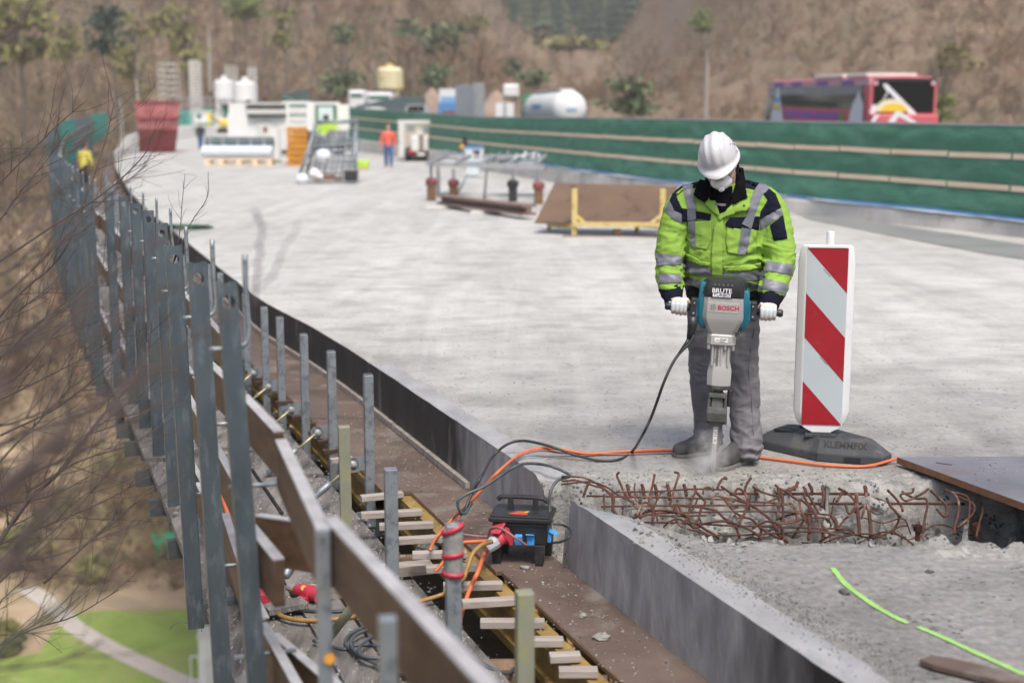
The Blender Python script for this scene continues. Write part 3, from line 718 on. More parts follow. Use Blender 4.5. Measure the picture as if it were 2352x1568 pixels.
# (u of web centre, v of top, v of bottom) surveyed from the photograph; the top is at 1.19
near = [(522,650,592,1568,1.28,.060),(454,604,513,1568,1.25,.068),(399,565,451,1444,1.22),(370,513,403,1206),(340,484,368,1128),(311,467,336,1057),(284,452,310,1035),(250,441,278,1019)]
ups = []
for u, v, ub, vb, *zw in near:
    z1_ = zw[0] if zw else 1.19; p = G(u, v, z1_); q = WY(ub, vb, p.y); ln = (q.x-p.x)/(z1_-q.z); ups.append((p, max(-.85, min(q.z, -.45)) if vb < 1568 else -.95, ln, z1_, zw[1] if len(zw) > 1 else .074))
y = ups[-1][0].y+.55; k = 0
while y < 90:
    ups.append((Vector((RX(y)-.04, y, 0)), -.7-.05*math.sin(k*1.7), .006)); y += (.75, 1.0, .85, 1.15)[k % 4]*(1 if y < 25 else 1.35); k += 1
for i, (p, zb, ln, *zw) in enumerate(ups):
    dz = DZ(p.y)
    ch = channel('channel_post', p, (RT(p.y)+.02*math.sin(i*2.7)) if i > 7 else zw[0], zb+dz, lean=ln, w=zw[1] if zw else .074)
    if p.y < 22:
        q = p+Vector((.050, .03, 0)); h = zw[0] if zw else 1.19
        mb = MB(); mb.tube(spline([(q.x, q.y, h+.085), (q.x, q.y, h-.06), (q.x+.004, q.y, h-.16), (q.x-.02, q.y-.008, h-.20), (q.x-.11, q.y-.04, h-.205)], 5), .009, 6); sub(mb, 'hook_rod', M['galvanised'], ch, smooth=True)
        for z in (.62, .05):
            mb = MB(); mb.tube([(p.x-.03, p.y+.05, z), (p.x+.16, p.y+.11, z)], .008, 6); sub(mb, 'hook_rod', M['galvanised'], ch, smooth=True)
        mb = MB(); mb.bar((p.x+.05, p.y+.03, zb+.07), (p.x+.30, p.y+.13, zb+.07), .05, .10); sub(mb, 'foot_bracket', M['steel_dark'], ch)
        mb = MB(); c = Vector((p.x-.02, p.y-.01, zb+.03)); mb.tube([c+Vector((.075*math.sin(a)+.0, .02, -.07*(1-math.cos(a))*.5-.0)) for a in np.linspace(-1.5, 1.9, 9)], .0022, 5); sub(mb, 'wire_loop', M['steel_dark'], ch)
def board(a, b, h=.15, w=.028, name='rail_board'):
    """board standing on edge; a, b are its top-edge ends"""
    a, b = Vector(a), Vector(b); mb = MB(); mb.mat(0).bar(a-Vector((0,0,h/2)), b-Vector((0,0,h/2)), w, h)
    mb.mat(1).bar(a+Vector((0,0,.003)), b+Vector((0,0,.003)), w+.002, .006)
    return mb.build(name, [M['board_brown'], M['board_top']], **RB)
# near bays, surveyed; then regular bays
board(G(758,1191,.78), G(1106,1568,.80)+Vector((.32,-.75,0)), .155, .034)
board(G(645,1012,.78), G(743,1218,.775), .15, .034)
board(G(560,909,.72), G(640,993,.72), .15, .034)
board(G(477,830,.72), G(545,893,.72), .15, .034)
board(G(640,1286,.44), G(555,1183,.44), .15, .034)
board(G(592,1184,.42), G(735,1204,.42), .17, .03)
board(G(430,905,.36), G(560,1140,.36), .15, .03)
board(G(598,1425,.08), G(517,1180,.05), .17, .03); board(G(604,1432,.08), G(720,1640,.08), .17, .03)
board(G(630,1457,.02), G(760,1568,.02), .20, .03)
board(G(745,1545,.15), G(860,1660,.15), .2, .03)
for z, h in ((.78, .15), (.30, .15), (-.28, .17)):
    y = 6.1 if z > .5 else 5.2
    j = 0
    while y < 90:
        L = (2.0, 1.7, 2.3)[j % 3]
        if not (z < .5 and y < 5.6 and z > -.1):
            a = Vector((RX(y)+.19+.03*(j % 2), y, z+.03*math.sin(j*1.3)+(RT(y)-1.19)*(1 if z > 0 else .2))); b = Vector((RX(y+L)+.19+.03*(j % 2), y+L, z+.03*math.sin(j*1.3+1)+(RT(y+L)-1.19)*(1 if z > 0 else .2)))
            board(a, b, h)
        y += L*.97; j += 1
# slim posts that hold the near boards
for u, v, zt in ((740,1212,.78), (890,1415,.785), (428,570,.7)):
    p = G(u, v, zt); mb = MB(); mb.box((p.x, p.y, zt/2-.3), (.036 if u > 500 else .03, .03, zt+.6), (0, 0, R(15)))
    ps = mb.build('rail_post', M['galvanised'], bevel=.003, **RB)
    if u == 740:
        q = WY(757, 1512, p.y-.018); mb = MB(); mb.lathe([(.014, 0), (.014, .003)], q, 12, (R(80), 0, R(15))); sub(mb, 'paint_spot', M['paint_orange'], ps)
        q = WY(743, 1238, p.y-.016); mb = MB(); mb.lathe([(.006, 0), (.006, .003)], q, 10, (R(80), 0, R(15))); sub(mb, 'bolt_hole', M['steel_dark'], ps)
# ================================================================ THINGS ON AND BESIDE THE DECK
mk('rust', (.030,.010,.007), (.105,.036,.021), scale=16, rough=.85, coord='World', detail=8, bump=.002, bscale=90, c3=(.24,.16,.12), s3=6, t3=(.56,.68))
mk('plate_steel', (.13,.13,.15), (.21,.21,.235), scale=2.2, rough=.55, metal=.25, coord='World', detail=9, c3=(.19,.10,.065), s3=3.0, t3=(.54,.74))
mk('plate_rust', (.16,.075,.04), (.27,.14,.08), scale=12, rough=.9, coord='World', bump=.003, bscale=60)
mk('white_plastic', (.66,.67,.67), (.74,.745,.74), scale=3, rough=.4, c3=(.52,.52,.51), s3=4, t3=(.55,.75))
mk('sheet_white', (.42,.475,.50), (.47,.52,.545), scale=4, rough=.35, detail=8)
mk('sheet_red', (.29,.009,.018), (.34,.014,.024), scale=4, rough=.35, c3=(.38,.05,.06), s3=7, t3=(.56,.8))
mk('rubber', (.030,.033,.037), (.065,.068,.073), scale=4, rough=.75, detail=9, bump=.0015, bscale=60, c3=(.13,.125,.12), s3=6, t3=(.52,.75), coord='World')
mk('rubber_relief', (.015,.016,.018), rough=.7)
mk('black_plastic', (.012,.013,.015), (.03,.031,.034), scale=8, rough=.42, c3=(.085,.083,.08), s3=7, t3=(.58,.8))
mk('cable_black', (.018,.02,.021), (.035,.036,.037), scale=20, rough=.45, coord='World')
mk('cable_slate', (.05,.06,.072), (.08,.09,.10), scale=20, rough=.5, coord='World')
mk('cable_orange', (.56,.125,.04), (.64,.165,.06), scale=12, rough=.5, coord='World', c3=(.5,.15,.07), s3=8, t3=(.55,.75))
mk('cable_mauve', (.20,.095,.095), (.27,.14,.14), scale=12, rough=.55, coord='World')
mk('hose_brown', (.24,.135,.035), (.32,.19,.06), scale=12, rough=.5, coord='World')
mk('cee_red', (.40,.025,.05), (.50,.05,.075), scale=9, rough=.45, c3=(.5,.20,.2), s3=5, t3=(.58,.8), coord='World')
mk('socket_blue', (.04,.30,.74), (.07,.38,.82), scale=9, rough=.4)
mk('plug_grey', (.30,.33,.36), (.38,.41,.44), scale=9, rough=.5)
mk('label_yellow', (.62,.52,.03), rough=.5); mk('label_red', (.50,.03,.03), rough=.5)
mk('spray_green', (.22,.42,.11), (.31,.52,.17), scale=18, rough=.85, coord='World')
mk('chip_grey', (.18,.175,.165), (.34,.33,.315), scale=10, rough=.95, coord='World', detail=8); mk('chip_dark', (.05,.05,.052), (.11,.11,.11), scale=10, rough=.9, coord='World')

def text(body, size, mat, parent, loc, rot, name='lettering', ext=.0006, off=0.0, sx=1.0, align='CENTER'):
    cu = bpy.data.curves.new(name, 'FONT'); cu.body = body; cu.size = size; cu.align_x = align; cu.align_y = 'CENTER'
    cu.extrude = ext; cu.offset = off; cu.resolution_u = 3
    o = bpy.data.objects.new(name, cu); cu.materials.append(M[mat]); COL.objects.link(o)
    o.parent = parent; o.location = loc; o.rotation_euler = rot; o.scale = (sx, 1, 1)
    # meshes survive copying and masking best
    dg = bpy.context.evaluated_depsgraph_get(); me = bpy.data.meshes.new_from_object(o.evaluated_get(dg)); me.name = name
    q = bpy.data.objects.new(name, me); COL.objects.link(q); q.parent = parent; q.location = loc; q.rotation_euler = rot; q.scale = (sx, 1, 1)
    bpy.data.objects.remove(o); bpy.data.curves.remove(cu)
    return q
def cable(name, pts, r, mat, label, cat='cable', group=None, n=10, k=8):
    """pts: world points"""
    mb = MB(); mb.tube(spline(pts, k), r, n)
    o = mb.build(name, M[mat], smooth=True); return tag(o, label, cat, group)
def gz(u, v, z): return G(u, v, z)

# ---- steel cover plate over the trench
zt = .052
pl = [G(2060,1049,zt), G(2360,1153,zt)+Vector((.30,-.82,0)), G(2360,1153,zt)+Vector((2.0,-.55,0)), G(2352,1047,zt)+Vector((1.5,.02,0))]
plate = thing('steel_plate', 'rust-edged grey steel plate lying over the broken trench at the right edge', 'steel plate', (pl[0].x, pl[0].y, 0))
mb = MB(); mb.add([p for p in pl], [(0,1,2,3)]); mb.build('plate_top', M['plate_steel'], plate, world=True)
mb = MB(); q = [Vector((p.x, p.y, zt-.0005)) for p in pl]; lo = [Vector((p.x, p.y, zt-.034)) for p in pl]
mb.add(q+lo, [(7,6,5,4),(0,1,5,4),(1,2,6,5),(2,3,7,6),(3,0,4,7)]); mb.build('plate_edge', M['plate_rust'], plate, world=True)
mb = MB(); a, b = G(2150,1062,zt+.001), G(2186,1067,zt+.001); mb.bar(a, b, .012, .002); mb.build('slot', M['rust'], plate, world=True)
# grit heap on the plate
def chips(name, n, fn, mats, smin, smax, kind='stuff', flat=.5):
    mb = MB()
    for _ in range(n):
        p = fn(); s = random.uniform(smin, smax)*random.random()**.6+smin*.3
        mb.mat(random.randrange(len(mats)) if random.random() < .35 else 0)
        r = Euler((random.uniform(-.5,.5), random.uniform(-.5,.5), random.uniform(0, 6.3))).to_matrix()
        k = [Vector((random.uniform(.6,1)*s*a, random.uniform(.6,1)*s*b, random.uniform(.5,1)*s*flat*c)) for a, b, c in ((1,0,-.4),(-.3,1,-.4),(-.8,-.7,-.4),(.3,.2,1),(-.4,.1,.8))]
        mb.add([r @ q+p+Vector((0,0,s*flat*.35)) for q in k], [(0,2,1),(0,1,3),(1,4,3),(1,2,4),(2,0,3),(2,3,4)])
    return tag(mb.build(name, [M[m] for m in mats]), kind=kind)
def on_deck(x, y): return Vector((x, y, deckz(x, y)))
def f_near():
    y = random.uniform(3.9, 7.6); x = E(y)+abs(random.gauss(.9, 1.1)); return on_deck(x, y)
chips('grit', 900, f_near, ['chip_grey', 'chip_dark'], .003, .010)
def f_rim():
    x = random.uniform(.2, 2.9); y = 6.36+abs(random.gauss(0, .12)); return on_deck(x, y)
chips('grit', 700, f_rim, ['chip_grey', 'chip_dark'], .003, .013)
def f_trench():
    x = random.uniform(.5, 2.7); y = random.uniform(5.3, 6.3); return on_deck(x, y)
chips('rubble', 900, f_trench, ['chip_grey', 'chip_dark'], .006, .028, flat=.8)
def f_line():
    t = random.random(); a, b = G(1560,1250,0), G(2110,1568,0); p = a.lerp(b, t); return on_deck(p.x+random.gauss(0, .06), p.y+random.gauss(0,.06))
chips('grit', 1700, f_line, ['chip_dark', 'chip_grey'], .002, .008)
def f_ply():
    y = 3.3+random.random()**.8*6.2; o = min(.5, abs(random.gauss(.2, .16))); return Vector((E(y)-o, y, FZ+.002))
chips('grit', 1500, f_ply, ['chip_grey', 'chip_dark'], .003, .011)
def f_walk():
    y = random.uniform(3.0, 12); o = random.uniform(.6, 1.75); return Vector((E(y)-o, y, WZ+.005))
chips('grit', 2600, f_walk, ['chip_grey', 'chip_dark', 'chip_dark'], .004, .020)
def f_far():
    y = random.uniform(7.5, 14); x = E(y)+abs(random.gauss(.4, .8)); return on_deck(x, y)
chips('grit', 350, f_far, ['chip_dark', 'chip_grey'], .004, .009)
def f_pl(): return Vector((2.42+random.gauss(0,.09), 6.35+random.gauss(0,.10), zt))
chips('grit', 160, f_pl, ['chip_grey', 'chip_dark'], .003, .009)
# larger single pieces
for i, (u, v, z, s) in enumerate(((1381,1467,FZ,.034),(1340,1415,FZ,.02),(1205,1305,FZ,.022),(1118,1135,FZ,.03),(1940,1363,0,.022),(2135,1315,0,.016))):
    random.seed(40+i); p = G(u, v, z); mb = MB(); mb.sphere((0, 0, s*.3), (s*1.2, s*.8, s*.5), 7, 5)
    mb.v = [tuple(Vector(q)*(1+.35*(random.random()-.5))) for q in mb.v]
    o = mb.build('concrete_chip', M['chip_dark'] if i > 3 else M['chip_grey']); o.location = p; o.rotation_euler = (0, 0, i*1.3)
    tag(o, ('largest pale concrete chip on the brown plywood near the bottom edge', 'small grey concrete chip on the plywood just beyond the largest one', 'grey concrete chip lying between the legs of the power box', 'grey concrete lump at the foot of the far slab wall behind the power box', 'dark chip of concrete beside the green paint stroke', 'small dark chip of concrete to the right of the green paint stroke')[i], 'rubble', 'loose rubble')

# ---- green survey paint on the near slab
def paint(pix, w, label):
    P = spline([G(u, v, 0) for u, v in pix], 12); vs = []; fs = []; random.seed(len(P))
    for i, p in enumerate(P):
        d = (P[min(i+1, len(P)-1)]-P[max(i-1, 0)]).normalized(); nrm = Vector((-d.y, d.x, 0)); ww = w*(.8+.4*random.random())
        for s in (-1, -.33, .33, 1):
            q = p+nrm*ww/2*s; vs.append((q.x, q.y, deckz(q.x, q.y)+.004))
    for i in range(len(P)-1):
        for k in range(3): fs.append((4*i+k, 4*i+k+1, 4*i+k+5, 4*i+k+4))
    mb = MB(); mb.add(vs, fs); tag(mb.build('paint_line', M['spray_green'], fix=False), label, 'paint mark', 'sprayed survey lines')
paint([(1912,1306),(1945,1345),(2000,1385),(2045,1412),(2085,1432)], .025, 'short upper stroke of bright green spray paint on the near slab')
paint([(2108,1440),(2170,1466),(2240,1498),(2300,1525),(2400,1570)], .025, 'long lower stroke of bright green spray paint at bottom right')
paint([(2336,1236),(2352,1245),(2380,1262)], .03, 'green spray paint spot at the right edge below the steel plate')

o = MB().prism([Vector(p) for p in ((0,-.03,0),(.05,-.045,0),(.55,-.05,0),(.62,-.03,0),(.62,.05,0),(.1,.045,0),(.02,.03,0))], (0,0,0), (0,0,.022)).build('timber_offcut', M['ply_brown'], bevel=.004)
o.location = G(2118, 1520, .005); o.rotation_euler = (0, 0, R(-36)); tag(o, 'brown timber offcut lying at the bottom right corner of the near slab', 'timber')
# ---- exposed reinforcement
def c7(x, y): return ((2200+x/2.352)*.5742, (1800+y/2.352)*.5742)
def c8(x, y): return ((3100+x/2.361)*.5742, (1750+y/2.361)*.5742)
cage = thing('reinforcement', 'tangle of bent rusty steel bars sticking out of the broken concrete trench', 'rebar', (1.2, 6, -.1))
def rb(cf, pts, r=.007, y0=None, y1=None):
    P = []
    n = len(pts)
    for i, (x, y) in enumerate(pts):
        u, v = cf(x, y); s = min(1.2, max(0, (v-1092)/110))
        Y = 6.26-.36*s if y0 is None else lerp(y0, y1 if y1 is not None else y0, i/max(1, n-1))
        P.append(WY(u, v, Y))
    mb = MB(); mb.tube(spline(P, 6), [r*.66*(1+.08*math.sin(i*1.9)) for i in range((n-1)*6+1)], 7); return mb.build('bar', M['rust'], cage, world=True, smooth=True)
for a in ([(110,245),(250,250),(340,265),(450,320),(560,400),(585,470),(590,560),(640,610),(700,640)], [(105,322),(300,300),(420,305),(540,350),(640,420),(740,470),(850,525)],
          [(110,290),(250,285),(400,330),(520,370),(580,440)], [(620,392),(850,390),(1050,385),(1350,365),(1640,372)], [(360,430),(800,440),(1200,448),(1600,462),(2000,490),(2200,500)],
          [(480,530),(800,525),(1200,520),(1700,518),(2170,515),(2250,500),(2310,540),(2320,660)], [(690,622),(860,622),(1000,592),(1300,585),(1800,575),(2352,580)],
          [(770,680),(1000,678),(1300,685),(1700,710),(2000,715),(2352,730)], [(1440,800),(1800,798),(2100,780),(2352,768)], [(1290,740),(1400,765),(1500,800)], [(2000,720),(2200,690),(2352,660)],
          [(880,600),(1150,620),(1470,612)]): rb(c7, a)
rb(c7, [(1690,412),(1900,408),(2352,412)], .011, 6.24); rb(c8, [(0,528),(350,528),(700,530),(890,535)], .011, 6.24); rb(c8, [(300,622),(900,622),(1400,622),(1790,625)], .011, 6.22)
rb(c8, [(0,632),(110,630),(160,650),(200,690),(205,760)]); rb(c8, [(0,700),(300,712),(480,725),(560,750),(585,800),(560,850)]); rb(c8, [(0,820),(250,770),(400,755),(500,770),(530,830)])
rb(c8, [(0,845),(300,850),(600,860),(700,868),(750,900)]); rb(c8, [(0,905),(250,885),(480,895),(620,920),(650,930)]); rb(c8, [(600,940),(760,912),(900,910),(1000,940),(1060,950)])
# bars standing or leaning (front-left to right)
for a, r in (([(650,205),(630,240),(660,310),(700,400),(740,460)], .009), ([(985,228),(965,330),(940,430),(925,520)], .009), ([(1170,205),(1210,225),(1180,330),(1150,430),(1130,510)], .009),
          ([(1050,385),(1000,480),(970,560)], .008), ([(815,625),(840,560),(880,495),(930,500),(960,540),(970,600),(965,660)], .009), ([(850,640),(860,590),(910,560),(960,565),(1000,600),(1010,660)], .007),
          ([(1165,560),(1160,520),(1200,515),(1240,590),(1300,660),(1360,690)], .008), ([(1360,335),(1380,400),(1430,450),(1460,490),(1420,560),(1400,640),(1370,680),(1350,730)], .010),
          ([(1440,410),(1450,360),(1500,350),(1540,380)], .007), ([(1520,500),(1530,440),(1580,425),(1640,450),(1700,455),(1860,500),(1960,560),(2060,640),(2120,720),(2200,860)], .010),
          ([(1575,360),(1600,300),(1630,265),(1670,270)], .010), ([(1610,340),(1700,400),(1800,465),(1850,490)], .009), ([(1740,420),(1755,370),(1800,370),(1850,440),(1860,520),(1830,590),(1790,660),(1780,690)], .009),
          ([(1890,262),(1850,320),(1830,390)], .010), ([(1910,345),(1990,390),(2080,420),(2160,440)], .008), ([(2010,500),(2100,465),(2170,440)], .007), ([(2120,325),(2150,360),(2160,450),(2150,560),(2140,650)], .009),
          ([(2330,305),(2310,350),(2240,390)], .011), ([(2160,360),(2240,400),(2300,450),(2352,480)], .009), ([(2170,370),(2195,470),(2190,570),(2190,680)], .008),
          ([(1180,515),(1300,525),(1430,540),(1560,570),(1640,640),(1730,690),(1760,750),(1785,830)], .009), ([(1640,460),(1720,560),(1800,620),(1900,650),(1980,730),(2100,800),(2240,865)], .009),
          ([(1400,700),(1470,750),(1560,800),(1590,830)], .010), ([(1390,450),(1360,530),(1330,570)], .007), ([(505,430),(510,480),(512,550)], .008), ([(320,415),(350,340),(380,290)], .010),
          ([(590,400),(600,470),(590,540),(610,590)], .011), ([(580,560),(640,620),(700,660)], .008), ([(740,400),(760,430),(780,440)], .006), ([(800,315),(795,360),(805,430),(815,480),(860,490)], .006),
          ([(1370,390),(1330,480),(1300,600),(1270,690)], .008), ([(1180,520),(1190,600),(1180,650),(1240,720)], .010), ([(1830,600),(1760,640),(1730,560)], .006)):
    rb(c7, a, r)
for x in (740,880,1120,1000,1275,1940,2050): rb(c7, [(x-15,325),(x,380),(x+8,440+30*math.sin(x))], .013, 6.30, 6.22)
for a, r in (([(215,420),(190,460),(110,500)], .011), ([(320,435),(345,480),(350,510)], .012), ([(450,470),(460,560),(440,650)], .012), ([(270,465),(300,520),(350,600),(410,710)], .010), ([(290,480),(280,560),(330,650),(400,760),(430,850),(470,940)], .010),
          ([(600,478),(680,520),(750,590),(760,650),(700,715),(670,640)], .010), ([(640,500),(610,560),(580,600)], .011), ([(770,530),(775,650),(790,780),(800,915)], .014), ([(850,460),(865,560),(885,680),(900,800),(905,935)], .014),
          ([(860,560),(840,680),(820,760)], .009), ([(1065,495),(1130,560),(1190,640),(1205,690)], .010), ([(1055,570),(1090,640),(1150,710),(1185,745)], .010), ([(1310,480),(1290,520),(1200,530),(1190,560),(1240,595),(1330,560),(1400,520),(1450,482)], .009),
          ([(1200,505),(1260,545),(1340,575),(1420,575),(1440,640),(1420,740),(1400,860),(1395,955)], .009), ([(1470,500),(1540,560),(1610,630),(1625,700),(1600,745),(1530,675)], .010),
          ([(1600,490),(1690,530),(1735,610),(1730,720),(1700,830),(1690,905)], .010), ([(1640,510),(1780,540),(1835,590),(1835,700),(1820,830),(1810,910)], .009), ([(1740,560),(1850,610),(1885,660),(1850,740),(1720,850)], .009),
          ([(1950,610),(1960,700),(1930,800),(1900,930)], .007), ([(230,580),(240,660),(270,740),(300,800)], .009), ([(240,580),(310,640),(335,700)], .009), ([(320,740),(325,850),(318,965)], .012), ([(540,750),(570,800),(600,870)], .013),
          ([(60,500),(75,640),(80,790)], .009), ([(30,480),(40,620),(30,760)], .011), ([(0,850),(50,930),(120,985)], .012)):
    rb(c8, a, r)
rbr = random.Random(77)
for i in range(24):
    x = .55+2.0*rbr.random()*(1 if i % 3 else .6); y = 6.22-.42*rbr.random(); z = -.07-.24*rbr.random(); p = Vector((x, y, z)); a = rbr.uniform(-.35, .35)+(0 if i % 6 else 1.2)
    d = Vector((math.cos(a)*.8, rbr.uniform(-.25, .25), math.sin(a)*.45)); L = rbr.uniform(.12, .38); q = p+d*L; m_ = p.lerp(q, .5)+Vector((0, rbr.gauss(0, .03), rbr.gauss(0, .04)))
    e = q+Vector((rbr.gauss(0, .04), rbr.gauss(0, .03), -.06-.05*rbr.random())) if i % 2 else q+d*.05
    if max(p.z, q.z, m_.z) > .05: continue
    mb = MB(); mb.tube(spline([p, m_, q, e], 5), rbr.choice((.0035, .0045, .0055)), 6); mb.build('bar', M['rust'], cage, world=True, smooth=True)
for i, (u, v, s) in enumerate(((1640,1196,.085),(1690,1188,.10),(1745,1196,.075),(1580,1206,.05),(1820,1205,.05),(1925,1192,.06),(1870,1170,.045),(2010,1150,.05),(1455,1172,.04))):
    rr2 = random.Random(i); p = WY(u, v, 6.05); mb = MB(); mb.sphere((0,0,0), (s*1.3, s*.8, s*.75), 14, 10)
    mb.v = [tuple(Vector(q)*(1+.5*mnoise.noise(Vector(q)*22+Vector((i*3,0,0))))) for q in mb.v]; o = mb.build('lump', M['broken_concrete'], cage); o.location = p-Vector((0,0,s*.5))-cage.location
for x, y0, y1 in ((1352, 815, 970), (1905, 805, 940)):   # threaded studs with nuts
    u, v = c8(x, y0); p = WY(u, v, 6.0); u2, v2 = c8(x-5, y1); q = WY(u2, v2, 6.0); mb = MB(); mb.tube([q, p], .013, 8); mb.lathe([(.022, 0), (.022, .028)], p+Vector((0,0,-.034)), 6)
    mb.build('stud', M['rust'], cage, world=True)

# ---- traffic beacon on its rubber foot
bx, by = 1.655, 6.83
beacon = thing('traffic_beacon', 'red and white striped plastic traffic beacon standing in a black rubber foot', 'traffic beacon', (bx, by, .1), R(-7))
mb = MB()   # body: front plate with swept-back side wings, built as a profile extruded upwards
def ring(z, w, d):
    return [Vector((-.112*w, -.018, z)), Vector((.112*w, -.018, z)), Vector((.148*w, .012*d, z)), Vector((.140*w, .040*d, z)), Vector((-.140*w, .040*d, z)), Vector((-.148*w, .012*d, z))]
mb.loft([ring(.075, .80, .6), ring(.10, .9, .8), ring(.155, 1, 1), ring(.98, 1, 1), ring(1.045, .93, .8), ring(1.062, .86, .6)])
body = mb.build('body', M['white_plastic'], beacon, bevel=.006, smooth=True, auto=40)
mb = MB(); mb.box((0, -.020, 1.054), (.205, .008, .010)); mb.build('frame_lip', M['white_plastic'], beacon)
z0, z1 = .078, 1.046; w = .105
def stripe(mb, zs):    # parallelogram clipped to the face
    mb.add([(x, -.0205, z) for x, z in zs], [tuple(range(len(zs)))])
mb = MB(); mb.add([(-w, -.0195, z0), (w, -.0195, z0), (w, -.0195, z1), (-w, -.0195, z1)], [(0,1,2,3)]); mb.build('reflective_sheet', M['sheet_white'], beacon)
H = z1-z0; s = H/4.0
for k, zz in enumerate(([(-w, z1), (w, z1), (w, z1-.243)], [(-w, z1-.243), (w, z1-.485), (w, z1-.727), (-w, z1-.485)], [(-w, z1-.727), (w, z0), (-w, z0)])):
    mb = MB(); stripe(mb, zz[::-1]); mb.build('red_stripe', M['sheet_red'], beacon)
mb = MB(); mb.lathe([(.021, 0), (.021, .075), (.019, .08)], (.012, .01, 1.055), 14); mb.build('peg', M['white_plastic'], beacon, smooth=True, auto=40)
mb = MB(); mb.loft([[Vector((a*x, -.016+b, z)) for a, b in ((-1,0),(1,0),(1,.045),(-1,.045))] for x, z in ((.112,.0765),(.085,.055),(.026,.024),(.018,.0))]); mb.build('foot_taper', M['white_plastic'], beacon, bevel=.003)
for zz in (z1-.13, z1-.61):
    mb = MB(); a = Vector((.0, -.0212, zz)); mb.bar(a+Vector((-.018,0,.02)), a+Vector((.018,0,-.02)), .0035, .0004); mb.build('print_mark', M['sheet_white'], beacon)
beacon.scale = (1, 1, .975)
foot = thing('beacon_foot', 'black rubber foot plate with embossed lettering under the striped beacon', 'beacon foot', (1.67, 6.86, 0))
pb = [(1.335,7.03),(1.615,6.715),(1.93,6.615),(2.005,6.70),(1.78,7.08),(1.48,7.19)]
ce = Vector((sum(p[0] for p in pb)/6, sum(p[1] for p in pb)/6, 0))
def fr(k, z): return [Vector((ce.x+(x-ce.x)*k, ce.y+(y-ce.y)*k, z)) for x, y in pb]
mb = MB(); mb.loft([fr(1, .0), fr(1, .045), fr(.93, .062), fr(.72, .112), fr(.66, .116)]); fo = mb.build('foot_body', M['rubber'], foot, world=True, bevel=.006)
p0, p1 = fr(1, .045)[1], fr(1, .045)[2]
mb = MB(); mb.box((1.655, 6.83, .120), (.16, .10, .018), (0, 0, R(-15))); mb.box((1.655, 6.83, .130), (.11, .07, .012), (0, 0, R(-15))); mb.build('socket_block', M['rubber'], foot, world=True, bevel=.003)
for x, y in ((1.50, 6.96), ): 
    mb = MB(); mb.box((x, y, .113), (.115, .07, .010), (0, 0, R(-40))); mb.build('recess', M['rubber_relief'], foot, world=True)
mb = MB(); mb.box((1.60, 7.0, .118), (.03, .03, .02), (0,0,.3)); mb.build('knob', M['rubber'], foot, world=True)
mb = MB(); c = p0.lerp(p1, .55); mb.box((c.x-.002, c.y-.001, .024), (.082, .010, .022), (0, 0, math.atan2(p1.y-p0.y, p1.x-p0.x))); mb.build('grip_slot', M['rubber_relief'], foot, world=True)
# lettering on the sloping front face
a0, a1 = fr(.93, .062)[1], fr(.93, .062)[2]; b0, b1 = fr(.72, .112)[1], fr(.72, .112)[2]
xd = (a1-a0).normalized(); ud = ((b0+b1)/2-(a0+a1)/2).normalized(); nn = xd.cross(ud).normalized(); ud = nn.cross(xd)
mtx = Matrix((xd, ud, nn)).transposed(); cc = ((a0+a1)/2).lerp((b0+b1)/2, .52)+nn*.0005
text('KLEMMFIX', .052, 'rubber_relief', foot, cc-foot.location, mtx.to_euler(), off=.0012, ext=.0022, sx=.92)

# ---- portable power distributor
bxp = G(1200, 1283, FZ); BOX = thing('power_box', 'black portable power box with red and blue sockets on stubby legs', 'power distributor', (bxp.x, bxp.y, FZ), R(-9))
mb = MB()
for sx, sy in ((-.115,-.07), (.095,-.075), (-.105,.085), (.115,.085)):
    m2 = MB(); m2.box((sx, sy, .052), (.040, .036, .104), taper=(1.35, 1.3)); m2.build('leg', M['black_plastic'], BOX, bevel=.004)
mb.box((0, .005, .155), (.262, .185, .112), taper=(1.04, 1.05)); mb.build('housing', M['black_plastic'], BOX, bevel=.012)
mb = MB(); mb.box((0, .005, .226), (.305, .225, .024)); mb.box((0, .005, .242), (.285, .205, .012)); mb.build('lid', M['black_plastic'], BOX, bevel=.010)
mb = MB(); hp = [(-.125,.02,.292), (-.105,.02,.308), (-.05,.02,.310), (.06,.02,.310), (.105,.02,.304), (.125,.02,.286)]
mb.tube(spline(hp, 5), .012, 8); mb.box((-.062,.02,.277), (.030,.028,.06), taper=(.8,.8)); mb.box((.062,.02,.277), (.030,.028,.06), taper=(.8,.8)); mb.build('handle', M['black_plastic'], BOX, smooth=True, auto=40)
mb = MB(); mb.add([(-.065,-.07,.2485),(.035,-.075,.2485),(.03,-.02,.2485),(-.02,-.015,.2485)], [(0,1,2,3)]); mb.build('warning_label', M['label_red'], BOX)
mb = MB()
for k in range(4): mb.add([(-.07+.0*k,-.072+.012*k,.2492),(.02,-.05+.012*k,.2492),(.035,-.044+.012*k,.2492),(-.05,-.066+.012*k,.2492)], [(0,1,2,3)])
mb.add([(.01,-.03,.2493),(.03,-.012,.2493),(.04,-.018,.2493),(.022,-.036,.2493)], [(0,1,2,3)]); mb.build('label_print', M['label_yellow'], BOX)
for x, open_ in ((-.004, 0), (.055, 1)):
    mb = MB(); mb.box((x, -.100, .132), (.036, .020, .050)); s_ = mb.build('blue_socket', M['socket_blue'], BOX, bevel=.004)
    mb = MB(); mb.box((x, -.118 if open_ else -.114, .160 if open_ else .136), (.040, .006, .040), (R(62 if open_ else 12), 0, 0)); mb.build('socket_flap', M['socket_blue'], s_, bevel=.003)
mb = MB(); mb.box((.138, -.035, .135), (.020, .045, .055)); s_ = mb.build('blue_socket', M['socket_blue'], BOX, bevel=.004)
